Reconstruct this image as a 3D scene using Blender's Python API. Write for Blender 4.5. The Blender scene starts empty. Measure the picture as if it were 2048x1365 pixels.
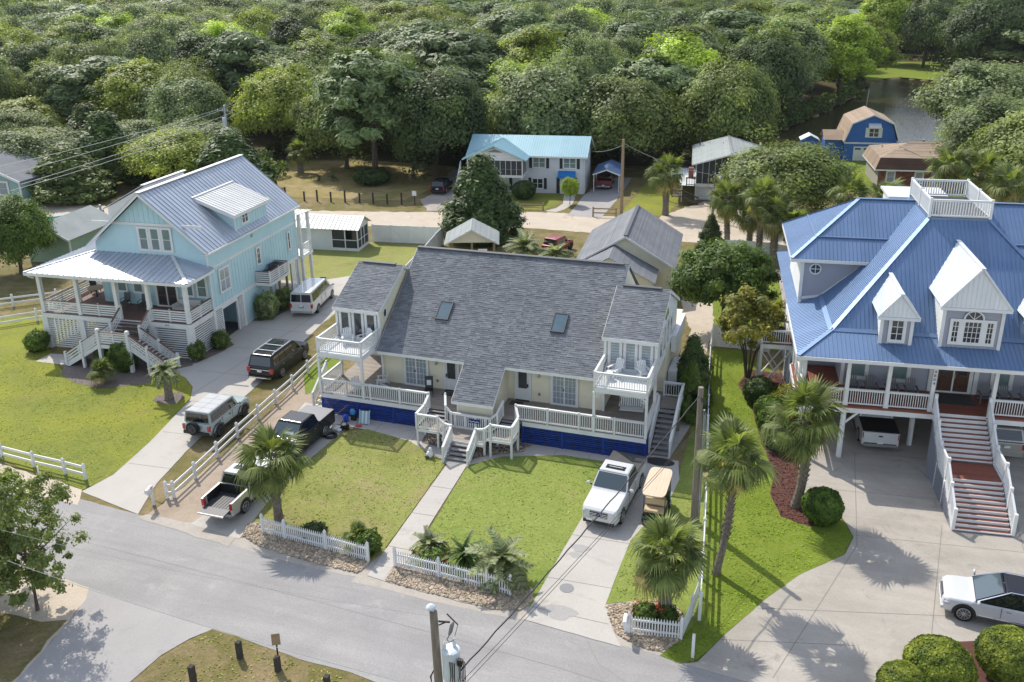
import bpy, math, random
import numpy as np
from mathutils import Vector as V, Matrix, noise as mnoise

# ---------------------------------------------------------------- camera, sky, sun, exposure
SC = bpy.context.scene
COL = SC.collection
R_ = math.radians
rnd = random.Random(11)
cam_d = bpy.data.cameras.new('camera')
cam = bpy.data.objects.new('camera', cam_d)
COL.objects.link(cam)
cam_d.sensor_width = 36.0
cam_d.lens = 31.6
cam_d.shift_y = -0.0452
cam_d.clip_start, cam_d.clip_end = 0.5, 3000
CAMX, CAMF, CAMU = ((0.948806, 0.315571, -0.013513), (-0.301525, 0.892174, -0.336314), (-0.094075, 0.323171, 0.941653))
cam.matrix_world = Matrix(((CAMX[0], CAMU[0], -CAMF[0], 0), (CAMX[1], CAMU[1], -CAMF[1], 0),
                           (CAMX[2], CAMU[2], -CAMF[2], 26.5), (0, 0, 0, 1)))
CAMP = V((0, 0, 26.5))
SC.camera = cam
world = bpy.data.worlds.new('World')
SC.world = world
world.use_nodes = True
wn = world.node_tree
wn.nodes.clear()
sky = wn.nodes.new('ShaderNodeTexSky')
sky.sky_type = 'NISHITA'
sky.sun_disc = False
sky.sun_elevation = R_(47)
sky.sun_rotation = R_(-49)
sky.air_density, sky.dust_density, sky.ozone_density = 1.0, 0.8, 1.2
bg = wn.nodes.new('ShaderNodeBackground')
bg.inputs['Strength'].default_value = 0.15
wo = wn.nodes.new('ShaderNodeOutputWorld')
hz = wn.nodes.new('ShaderNodeHueSaturation')
hz.inputs['Saturation'].default_value = 0.6
wn.links.new(sky.outputs[0], hz.inputs['Color'])
wn.links.new(hz.outputs[0], bg.inputs[0])
wn.links.new(bg.outputs[0], wo.inputs[0])
sun_d = bpy.data.lights.new('sun', 'SUN')
sun_d.energy = 2.7
sun_d.angle = R_(0.5)
sun_d.color = (1.0, 0.94, 0.84)
sun = bpy.data.objects.new('sun', sun_d)
COL.objects.link(sun)
SUNV = V((math.cos(R_(139)) * math.cos(R_(47)), math.sin(R_(139)) * math.cos(R_(47)), math.sin(R_(47))))
sun.rotation_euler = (-SUNV).to_track_quat('-Z', 'Y').to_euler()
sun.location = (-30, 60, 80)
SC.view_settings.view_transform = 'Standard'
SC.view_settings.look = 'None'
SC.view_settings.exposure = 0.8
SC.view_settings.gamma = 1.0
SC.view_settings.use_curve_mapping = False
SC.cycles.max_bounces = 5
SC.cycles.diffuse_bounces = 2
SC.cycles.glossy_bounces = 2
SC.cycles.transmission_bounces = 3
SC.cycles.transparent_max_bounces = 6

# ---------------------------------------------------------------- materials
def nt(m):
 m.use_nodes = True
 t = m.node_tree
 t.nodes.clear()
 return t, (lambda k, **kw: _n(t, k, kw)), t.links.new

def _n(t, k, kw):
 n = t.nodes.new('ShaderNode' + k)
 for a, b in kw.items():
  if a.startswith('i_'):
   n.inputs[a[2:]].default_value = b
  else:
   setattr(n, a, b)
 return n

def ramp(N, L, fac, stops):
 r = N('ValToRGB')
 e = r.color_ramp.elements
 while len(e) < len(stops):
  e.new(0.5)
 for x, (p, c) in zip(e, stops):
  x.position = p
  x.color = (*c, 1) if len(c) == 3 else c
 L(fac, r.inputs[0])
 return r.outputs[0]

def noise_(N, L, vec, sc, det=5, rough=0.6, dist=0.0):
 n = N('TexNoise')
 n.inputs['Scale'].default_value = sc
 n.inputs['Detail'].default_value = det
 n.inputs['Roughness'].default_value = rough
 n.inputs['Distortion'].default_value = dist
 L(vec, n.inputs['Vector'])
 return n.outputs['Fac']

def mixc(N, L, fac, a, b, mode='MIX'):
 m = N('Mix', data_type='RGBA', blend_type=mode)
 for s, x in ((0, fac), (6, a), (7, b)):
  if isinstance(x, (int, float)):
   m.inputs[s].default_value = x
  elif isinstance(x, tuple):
   m.inputs[s].default_value = (*x, 1)
  else:
   L(x, m.inputs[s])
 return m.outputs[2]

def scl(N, L, col, src, amt):
 """multiply a colour by 1 + amt*(src-.5)*2"""
 ma = N('Math', operation='MULTIPLY_ADD')
 ma.inputs[1].default_value = 2 * amt
 ma.inputs[2].default_value = 1 - amt
 L(src, ma.inputs[0])
 return mixc(N, L, 1.0, col, ma.outputs[0], 'MULTIPLY')

def mat(name, c, c2=None, r=0.6, sc=1.5, lo=0.35, hi=0.65, bump=0.0, bsc=30.0, metal=0.0, rv=0.0, ov=0.0, stretch=None, spec=0.5, grime=0.0, coat=0.0):
 m = bpy.data.materials.new(name)
 t, N, L = nt(m)
 b = N('BsdfPrincipled')
 o = N('OutputMaterial')
 L(b.outputs[0], o.inputs[0])
 g = N('NewGeometry')
 vec = g.outputs['Position']
 if stretch:
  mp = N('Mapping')
  mp.inputs['Scale'].default_value = stretch
  L(vec, mp.inputs[0])
  vec = mp.outputs[0]
 col = None
 if c2:
  f = noise_(N, L, vec, sc)
  col = ramp(N, L, f, ((lo, c), (hi, c2)))
 if rv or ov or grime:
  if col is None:
   rgb = N('RGB')
   rgb.outputs[0].default_value = (*c, 1)
   col = rgb.outputs[0]
  if rv:
   a = N('Attribute', attribute_name='rv')
   col = scl(N, L, col, a.outputs['Fac'], rv)
  if ov:
   a = N('ObjectInfo')
   col = scl(N, L, col, a.outputs['Random'], ov)
  if grime:
   f2 = noise_(N, L, vec, 0.9, 8, 0.7)
   col = scl(N, L, col, f2, grime)
 if col is None:
  b.inputs['Base Color'].default_value = (*c, 1)
 else:
  L(col, b.inputs['Base Color'])
 b.inputs['Roughness'].default_value = r
 b.inputs['Metallic'].default_value = metal
 b.inputs['Specular IOR Level'].default_value = spec
 if coat:
  b.inputs['Coat Weight'].default_value = coat
  b.inputs['Coat Roughness'].default_value = 0.05
 if bump:
  f = noise_(N, L, vec, bsc, 4)
  bu = N('Bump')
  bu.inputs['Strength'].default_value = bump
  bu.inputs['Distance'].default_value = 0.03
  L(f, bu.inputs['Height'])
  L(bu.outputs[0], b.inputs['Normal'])
 return m

def leafmat(name, c, c2, rv=0.3, ov=0.22, tr=0.4):
 c, c2 = (tuple(x * k for x, k in zip(q, (1.78, 1.90, 1.45))) for q in (c, c2))
 m = bpy.data.materials.new(name)
 t, N, L = nt(m)
 o = N('OutputMaterial')
 oi = N('ObjectInfo')
 a = N('Attribute', attribute_name='rv')
 col = mixc(N, L, a.outputs['Fac'], c, c2)
 g = N('NewGeometry')
 f = noise_(N, L, g.outputs['Position'], 0.45, 3)
 col = scl(N, L, col, f, 0.45)
 col = scl(N, L, col, a.outputs['Fac'], rv)
 col = scl(N, L, col, oi.outputs['Random'], ov)
 d = N('BsdfPrincipled')
 d.inputs['Roughness'].default_value = 0.55
 d.inputs['Specular IOR Level'].default_value = 0.35
 L(col, d.inputs['Base Color'])
 tl = N('BsdfTranslucent')
 L(mixc(N, L, 1.0, col, (1.3, 1.35, 0.6), 'MULTIPLY'), tl.inputs[0])
 mx = N('MixShader')
 mx.inputs[0].default_value = tr
 L(d.outputs[0], mx.inputs[1])
 L(tl.outputs[0], mx.inputs[2])
 L(mx.outputs[0], o.inputs[0])
 return m

def grassmat(name, a, b, brown, brownlo=0.55, brownhi=0.75, yellow=None):
 m = bpy.data.materials.new(name)
 t, N, L = nt(m)
 o = N('OutputMaterial')
 d = N('BsdfPrincipled')
 L(d.outputs[0], o.inputs[0])
 g = N('NewGeometry')
 p = g.outputs['Position']
 c = ramp(N, L, noise_(N, L, p, 0.55, 6, 0.65, 0.4), ((0.32, a), (0.68, b)))
 if yellow:
  c = mixc(N, L, ramp(N, L, noise_(N, L, p, 0.16, 4, 0.6, 0.5), ((0.4, (0, 0, 0)), (0.62, (1, 1, 1)))), c, yellow)
 c = mixc(N, L, ramp(N, L, noise_(N, L, p, 0.33, 9, 0.72, 0.8), ((brownlo, (0, 0, 0)), (brownhi, (1, 1, 1)))), c, brown)
 c = scl(N, L, c, noise_(N, L, p, 2.4, 5, 0.7, 0.5), 0.28)
 f = noise_(N, L, p, 8.0, 6, 0.8)
 c = scl(N, L, c, f, 0.75)
 L(c, d.inputs['Base Color'])
 d.inputs['Roughness'].default_value = 0.9
 d.inputs['Specular IOR Level'].default_value = 0.15
 bu = N('Bump')
 bu.inputs['Strength'].default_value = 0.6
 bu.inputs['Distance'].default_value = 0.06
 L(noise_(N, L, p, 14.0, 5, 0.8), bu.inputs['Height'])
 L(bu.outputs[0], d.inputs['Normal'])
 return m

def pavemat(name, a, b, stain, r=0.85, fine=22.0, amt=0.18, big=0.25, crack=0.0):
 m = bpy.data.materials.new(name)
 t, N, L = nt(m)
 o = N('OutputMaterial')
 d = N('BsdfPrincipled')
 L(d.outputs[0], o.inputs[0])
 p = N('NewGeometry').outputs['Position']
 c = ramp(N, L, noise_(N, L, p, big, 7, 0.65, 0.6), ((0.33, a), (0.67, b)))
 c = mixc(N, L, ramp(N, L, noise_(N, L, p, 0.5, 8, 0.7, 1.2), ((0.56, (0, 0, 0)), (0.78, (1, 1, 1)))), c, stain)
 c = scl(N, L, c, noise_(N, L, p, fine, 4, 0.8), amt)
 if crack:
  ms = N('Mapping')
  ms.inputs['Scale'].default_value = (0.10, 1.3, 1)
  ms.inputs['Rotation'].default_value = (0, 0, 0.06)
  L(p, ms.inputs[0])
  c = scl(N, L, c, noise_(N, L, ms.outputs[0], 1.0, 5, 0.6, 0.4), 0.22)
  vo = N('TexVoronoi', feature='DISTANCE_TO_EDGE')
  vo.inputs['Scale'].default_value = 0.16
  mp = N('Mix', data_type='RGBA', blend_type='MIX')
  wob = N('TexNoise')
  wob.inputs['Scale'].default_value = 0.8
  wob.inputs['Detail'].default_value = 6
  L(p, wob.inputs['Vector'])
  mp.inputs[0].default_value = 0.35
  ml = N('VectorMath', operation='SCALE')
  ml.inputs['Scale'].default_value = 3.0
  L(wob.outputs['Color'], ml.inputs[0])
  ad = N('VectorMath', operation='ADD')
  L(p, ad.inputs[0])
  L(ml.outputs[0], ad.inputs[1])
  L(ad.outputs[0], vo.inputs['Vector'])
  c = mixc(N, L, ramp(N, L, vo.outputs['Distance'], ((0.0, (crack,) * 3), (0.006, (0, 0, 0)))), c, tuple(x * 0.45 for x in a))
 L(c, d.inputs['Base Color'])
 d.inputs['Roughness'].default_value = r
 d.inputs['Specular IOR Level'].default_value = 0.25
 bu = N('Bump')
 bu.inputs['Strength'].default_value = 0.25
 bu.inputs['Distance'].default_value = 0.02
 L(noise_(N, L, p, 35.0, 3), bu.inputs['Height'])
 L(bu.outputs[0], d.inputs['Normal'])
 return m

M = {}
M['white'] = mat('white_paint', (0.72, 0.72, 0.71), (0.65, 0.66, 0.65), r=0.5, sc=1.2, grime=0.10)
M['white2'] = mat('white_vinyl', (0.74, 0.75, 0.75), (0.68, 0.69, 0.69), r=0.35, sc=0.8, grime=0.06)
M['cream'] = mat('cream_siding', (0.74, 0.69, 0.52), (0.69, 0.64, 0.49), r=0.55, sc=0.7, grime=0.12)
M['navy'] = mat('navy_boards', (0.012, 0.045, 0.24), (0.010, 0.035, 0.19), r=0.55, sc=2, ov=0.25, spec=0.3)
M['shingle'] = mat('grey_blue_shingle', (0.150, 0.161, 0.178), (0.185, 0.193, 0.208), r=0.9, sc=0.6, rv=0.2, bump=0.3, bsc=60, spec=0.2, grime=0.1)
M['shingle2'] = mat('grey_shingle', (0.17, 0.18, 0.195), (0.22, 0.225, 0.24), r=0.9, sc=0.5, rv=0.07, bump=0.3, bsc=50, spec=0.2)
M['shingle_lt'] = mat('pale_grey_shingle', (0.27, 0.295, 0.29), (0.32, 0.34, 0.33), r=0.9, sc=0.5, rv=0.06, spec=0.2)
M['shingle_tan'] = mat('tan_shingle', (0.36, 0.27, 0.20), (0.30, 0.23, 0.17), r=0.9, sc=0.6, rv=0.1, spec=0.2)
M['shingle_brn'] = mat('brown_shingle', (0.12, 0.07, 0.05), (0.09, 0.055, 0.04), r=0.9, sc=0.6, rv=0.25, spec=0.2)
M['zinc'] = mat('grey_metal_roof', (0.42, 0.46, 0.53), (0.48, 0.51, 0.56), r=0.38, sc=0.4, metal=0.35, ov=0.07, grime=0.08)
M['zincw'] = mat('white_metal_roof', (0.66, 0.66, 0.63), (0.58, 0.58, 0.56), r=0.45, sc=0.5, metal=0.1, ov=0.05, grime=0.15)
M['bluemetal'] = mat('blue_metal_roof', (0.130, 0.215, 0.37), (0.15, 0.235, 0.39), r=0.5, sc=0.5, spec=0.9, metal=0.5, ov=0.06, grime=0.10)
M['whitemetal'] = mat('white_dormer_metal', (0.74, 0.77, 0.80), (0.68, 0.72, 0.77), r=0.35, sc=0.5, metal=0.15, ov=0.03)
M['aquametal'] = mat('aqua_metal_roof', (0.27, 0.46, 0.52), (0.31, 0.49, 0.55), r=0.4, sc=0.4, metal=0.1, ov=0.05, grime=0.08)
M['aqua'] = mat('aqua_siding', (0.47, 0.66, 0.70), (0.43, 0.62, 0.67), r=0.55, sc=0.6, grime=0.08)
M['lilac'] = mat('grey_lilac_siding', (0.33, 0.34, 0.40), (0.30, 0.31, 0.37), r=0.6, sc=0.6, grime=0.08)
M['ltsiding'] = mat('pale_grey_siding', (0.62, 0.64, 0.67), (0.57, 0.59, 0.63), r=0.6, sc=0.5, grime=0.1)
M['sage'] = mat('sage_siding', (0.26, 0.36, 0.25), (0.23, 0.33, 0.23), r=0.6, sc=0.5)
M['seafoam'] = mat('blue_green_siding', (0.27, 0.42, 0.40), (0.25, 0.39, 0.38), r=0.6)
M['barn'] = mat('bright_blue_siding', (0.03, 0.13, 0.42), (0.025, 0.115, 0.38), r=0.6)
M['glass'] = mat('window_glass', (0.03, 0.04, 0.045), r=0.06, spec=0.9)
M['glass_lt'] = mat('glass_with_blinds', (0.22, 0.27, 0.31), (0.30, 0.34, 0.37), r=0.08, sc=3, spec=0.8)
M['glass_grn'] = mat('glass_with_shade', (0.13, 0.20, 0.20), (0.17, 0.24, 0.24), r=0.08, sc=2, spec=0.8)
M['carglass'] = mat('car_glass', (0.012, 0.016, 0.02), r=0.04, spec=1.0)
M['windscreen'] = mat('windscreen_glass', (0.05, 0.075, 0.085), r=0.04, spec=1.0)
M['skyglass'] = mat('skylight_glass', (0.075, 0.125, 0.15), (0.10, 0.15, 0.175), r=0.08, spec=0.8)
M['screen'] = mat('dark_mesh_screen', (0.028, 0.033, 0.037), (0.045, 0.05, 0.055), r=0.7, sc=1.0)
M['deck'] = mat('weathered_deck', (0.33, 0.28, 0.24), (0.26, 0.225, 0.20), r=0.8, sc=3, ov=0.14, stretch=(0.6, 4, 1))
M['deckgrey'] = mat('grey_deck', (0.28, 0.27, 0.27), (0.22, 0.21, 0.21), r=0.85, sc=3, ov=0.15)
M['reddeck'] = mat('red_brown_deck', (0.22, 0.065, 0.04), (0.19, 0.055, 0.034), r=0.6, sc=2, ov=0.12)
M['browndeck'] = mat('brown_deck', (0.17, 0.095, 0.075), (0.14, 0.08, 0.065), r=0.7, sc=2, ov=0.15)
M['wood'] = mat('dark_door_wood', (0.10, 0.045, 0.025), (0.06, 0.028, 0.016), r=0.4, sc=4)
M['timber'] = mat('treated_timber', (0.33, 0.24, 0.14), (0.26, 0.19, 0.12), r=0.8, sc=4)
M['oldwood'] = mat('old_pole_wood', (0.26, 0.215, 0.175), (0.17, 0.145, 0.12), r=0.9, sc=6, stretch=(3, 3, 0.3), bump=0.4, bsc=20)
M['darkwood'] = mat('creosote_post', (0.035, 0.03, 0.026), (0.06, 0.05, 0.042), r=0.9, sc=6)
M['black'] = mat('black_plastic', (0.012, 0.012, 0.013), r=0.5)
M['blackmatte'] = mat('black_cover', (0.035, 0.036, 0.038), (0.05, 0.051, 0.053), r=0.6, sc=2)
M['rubber'] = mat('tyre_rubber', (0.018, 0.018, 0.019), r=0.85, spec=0.2)
M['rim'] = mat('alloy_rim', (0.42, 0.42, 0.43), r=0.3, metal=0.8)
M['rimdark'] = mat('dark_alloy_rim', (0.09, 0.09, 0.095), r=0.35, metal=0.7)
M['chrome'] = mat('chrome', (0.7, 0.71, 0.73), r=0.12, metal=1.0)
M['steel'] = mat('galvanised_steel', (0.42, 0.44, 0.46), (0.36, 0.38, 0.40), r=0.4, metal=0.6)
M['greyplas'] = mat('grey_plastic', (0.20, 0.20, 0.21), r=0.6)
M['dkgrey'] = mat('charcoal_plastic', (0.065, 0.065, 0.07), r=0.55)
M['carwhite'] = mat('white_car_paint', (0.58, 0.58, 0.58), r=0.28, coat=0.8, grime=0.05)
M['carpearl'] = mat('pearl_white_car_paint', (0.56, 0.57, 0.59), r=0.25, coat=0.8)
M['carsilver'] = mat('silver_car_paint', (0.52, 0.51, 0.48), r=0.3, metal=0.35, coat=0.7)
M['carchamp'] = mat('champagne_car_paint', (0.40, 0.38, 0.34), r=0.3, metal=0.35, coat=0.7)
M['carblack'] = mat('black_car_paint', (0.012, 0.012, 0.014), r=0.22, coat=0.12, spec=0.3)
M['carcharc'] = mat('dark_grey_car_paint', (0.022, 0.023, 0.027), r=0.25, coat=0.15, spec=0.35)
M['carsage'] = mat('pale_sage_car_paint', (0.31, 0.37, 0.365), r=0.3, coat=0.7)
M['carred'] = mat('red_car_paint', (0.30, 0.02, 0.022), r=0.25, coat=0.8)
M['carmaroon'] = mat('maroon_car_paint', (0.14, 0.012, 0.015), r=0.25, coat=0.8)
M['hardtop'] = mat('grey_hardtop', (0.36, 0.37, 0.38), (0.33, 0.34, 0.35), r=0.6, sc=2)
M['redlens'] = mat('red_lamp_lens', (0.42, 0.012, 0.012), r=0.15, spec=0.8)
M['amber'] = mat('amber_lens', (0.6, 0.2, 0.02), r=0.15)
M['lamp'] = mat('headlamp_glass', (0.45, 0.47, 0.50), r=0.08, spec=0.9)
M['tan'] = mat('tan_vinyl', (0.56, 0.42, 0.26), (0.52, 0.39, 0.24), r=0.55)
M['beige'] = mat('beige_roof_shell', (0.62, 0.50, 0.36), (0.57, 0.455, 0.325), r=0.5, sc=2, stretch=(4, 0.7, 1), grime=0.12)
M['dkgreen'] = mat('dark_green_paint', (0.01, 0.05, 0.035), r=0.3, coat=0.6)
M['bluefab'] = mat('royal_blue_canvas', (0.015, 0.19, 0.50), (0.013, 0.17, 0.46), r=0.8)
M['cobalt'] = mat('cobalt_plastic', (0.01, 0.08, 0.55), r=0.4)
M['aquaplas'] = mat('aqua_plastic', (0.25, 0.45, 0.55), r=0.6)
M['redplas'] = mat('red_plastic', (0.55, 0.04, 0.05), r=0.5)
M['cloth'] = mat('white_cloth', (0.72, 0.74, 0.75), r=0.9, c2=(0.62, 0.65, 0.66), sc=6)
M['greyrat'] = mat('grey_resin_chair', (0.13, 0.13, 0.14), r=0.6)
M['cushion'] = mat('pale_cushion', (0.55, 0.53, 0.5), r=0.9)
M['brick'] = mat('red_brick', (0.24, 0.09, 0.06), (0.16, 0.065, 0.05), r=0.9, sc=5, rv=0.35)
M['mortar'] = mat('mortar', (0.32, 0.29, 0.26), r=0.95)
M['shutter'] = mat('navy_black_shutter', (0.008, 0.017, 0.026), r=0.5)
M['trunk'] = mat('bark', (0.13, 0.10, 0.08), (0.08, 0.06, 0.048), r=0.95, sc=5, bump=0.5, bsc=14)
M['palmtrunk'] = mat('palm_trunk', (0.21, 0.175, 0.14), (0.12, 0.10, 0.083), r=0.95, sc=7, rv=0.3, bump=0.5, bsc=18)
M['mulch'] = mat('red_mulch', (0.115, 0.045, 0.032), (0.075, 0.03, 0.024), r=0.95, sc=8, bump=0.8, bsc=18)
M['chip'] = mat('mulch_chips', (0.17, 0.065, 0.045), (0.11, 0.045, 0.033), r=0.95, sc=4, rv=0.5)
M['mulchgrey'] = mat('grey_mulch', (0.20, 0.165, 0.145), (0.13, 0.105, 0.095), r=0.95, sc=6, bump=0.8, bsc=16)
M['stone'] = mat('river_stone', (0.42, 0.34, 0.25), (0.33, 0.26, 0.19), r=0.8, sc=2, rv=0.45)
M['flower'] = mat('red_flower', (0.55, 0.05, 0.03), (0.6, 0.09, 0.05), r=0.7, sc=5)
M['porcelain'] = mat('pale_transformer_paint', (0.60, 0.66, 0.68), (0.54, 0.60, 0.62), r=0.35, sc=1.5, grime=0.1)
M['wire'] = mat('black_cable', (0.02, 0.02, 0.022), r=0.7)
M['wirelt'] = mat('aluminium_cable', (0.33, 0.34, 0.33), r=0.5)
M['flood'] = mat('blue_black_trim', (0.03, 0.03, 0.05), r=0.5)
M['pool'] = mat('pool_water', (0.05, 0.25, 0.28), r=0.05, spec=0.6)

G1 = grassmat('lawn_olive', (0.150, 0.180, 0.032), (0.205, 0.220, 0.042), (0.23, 0.185, 0.085), 0.56, 0.80, (0.235, 0.245, 0.034))
G2 = grassmat('lawn_dry', (0.175, 0.200, 0.048), (0.275, 0.270, 0.085), (0.30, 0.24, 0.125), 0.50, 0.70, (0.245, 0.265, 0.075))
G3 = grassmat('lawn_fresh', (0.155, 0.220, 0.040), (0.250, 0.285, 0.075), (0.29, 0.26, 0.105), 0.55, 0.80, (0.22, 0.265, 0.062))
G4 = grassmat('lawn_vivid', (0.135, 0.185, 0.020), (0.190, 0.238, 0.034), (0.22, 0.225, 0.06), 0.62, 0.90)
G5 = grassmat('turf_rug', (0.16, 0.22, 0.03), (0.17, 0.23, 0.035), (0.16, 0.21, 0.035), 0.8, 0.95)
GB = grassmat('rough_grass', (0.120, 0.115, 0.035), (0.200, 0.165, 0.065), (0.27, 0.20, 0.115), 0.47, 0.66)
GD = grassmat('wood_floor', (0.06, 0.055, 0.022), (0.095, 0.075, 0.036), (0.12, 0.09, 0.05), 0.5, 0.7)
ASPH = pavemat('worn_asphalt', (0.265, 0.256, 0.250), (0.325, 0.312, 0.302), (0.385, 0.365, 0.345), fine=11, amt=0.34, crack=0.05)
CONC = pavemat('pale_concrete', (0.42, 0.395, 0.355), (0.47, 0.44, 0.40), (0.37, 0.34, 0.30), amt=0.08)
CONC2 = pavemat('grey_concrete', (0.42, 0.395, 0.365), (0.48, 0.45, 0.41), (0.31, 0.275, 0.24), fine=10, amt=0.18)
CONC3 = pavemat('stained_concrete', (0.33, 0.30, 0.26), (0.42, 0.385, 0.34), (0.215, 0.19, 0.165), fine=10, amt=0.2, crack=0.06)
CONC4 = pavemat('smooth_drive', (0.33, 0.315, 0.305), (0.37, 0.352, 0.34), (0.27, 0.255, 0.245), fine=10, amt=0.16)
DUST = pavemat('dusty_verge', (0.36, 0.325, 0.285), (0.42, 0.38, 0.33), (0.30, 0.25, 0.20), amt=0.3, fine=9, big=0.8)
SAND = pavemat('sandy_dirt', (0.46, 0.385, 0.30), (0.53, 0.46, 0.375), (0.35, 0.27, 0.19), amt=0.3, fine=9, big=0.5)
DIRT = pavemat('brown_dirt', (0.30, 0.235, 0.175), (0.38, 0.31, 0.24), (0.22, 0.165, 0.12), amt=0.3, fine=9, big=0.6)
GRAVEL = pavemat('grey_gravel', (0.32, 0.28, 0.25), (0.40, 0.36, 0.32), (0.25, 0.22, 0.2), amt=0.35, fine=9)
JOINT = mat('dark_joint', (0.21, 0.19, 0.17), r=0.9)  # plain dark tone of the paving joints and road cracks

LF = {}
LF['oak'] = leafmat('oak_leaves', (0.058, 0.078, 0.025), (0.153, 0.169, 0.065))
LF['oakgrey'] = leafmat('grey_oak_leaves', (0.068, 0.086, 0.044), (0.176, 0.195, 0.114))
LF['oakdark'] = leafmat('dark_leaves', (0.034, 0.052, 0.021), (0.083, 0.107, 0.044))
LF['bright'] = leafmat('bright_leaves', (0.111, 0.150, 0.021), (0.240, 0.280, 0.047))
LF['yellow'] = leafmat('yellow_green_leaves', (0.088, 0.108, 0.022), (0.200, 0.210, 0.048))
LF['pine'] = leafmat('pine_needles', (0.052, 0.075, 0.034), (0.120, 0.146, 0.075), tr=0.260)
LF['cedar'] = leafmat('cedar_foliage', (0.020, 0.036, 0.012), (0.056, 0.078, 0.024), tr=0.2)
LF['cedarolive'] = leafmat('olive_cedar_foliage', (0.036, 0.050, 0.016), (0.090, 0.105, 0.036), tr=0.25)
LF['maple'] = leafmat('maple_leaves', (0.030, 0.056, 0.012), (0.098, 0.132, 0.030), ov=0.06)
LF['rust'] = leafmat('rusty_leaves', (0.075, 0.085, 0.018), (0.205, 0.172, 0.040), ov=0.06)
LF['hedge'] = leafmat('hedge_leaves', (0.028, 0.055, 0.009), (0.090, 0.130, 0.026), ov=0.1)
LF['hedgeyel'] = leafmat('yellow_hedge_leaves', (0.040, 0.072, 0.012), (0.170, 0.178, 0.032), ov=0.1)
LF['palm'] = leafmat('fan_palm_fronds', (0.040, 0.058, 0.018), (0.128, 0.138, 0.060), ov=0.3)
LF['palmtan'] = leafmat('dry_palm_fronds', (0.120, 0.100, 0.050), (0.235, 0.195, 0.105), ov=0.3)
LF['pindo'] = leafmat('grey_palm_fronds', (0.072, 0.082, 0.050), (0.165, 0.172, 0.115), ov=0.25)
LF['sago'] = leafmat('dark_sago_fronds', (0.018, 0.042, 0.012), (0.052, 0.085, 0.022), ov=0.2)
LF['tuft'] = leafmat('grass_tufts', (0.156, 0.179, 0.042), (0.234, 0.244, 0.073), ov=0.000)
LF['tuftv'] = leafmat('vivid_grass_tufts', (0.114, 0.176, 0.013), (0.176, 0.240, 0.023), ov=0.000)

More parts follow.
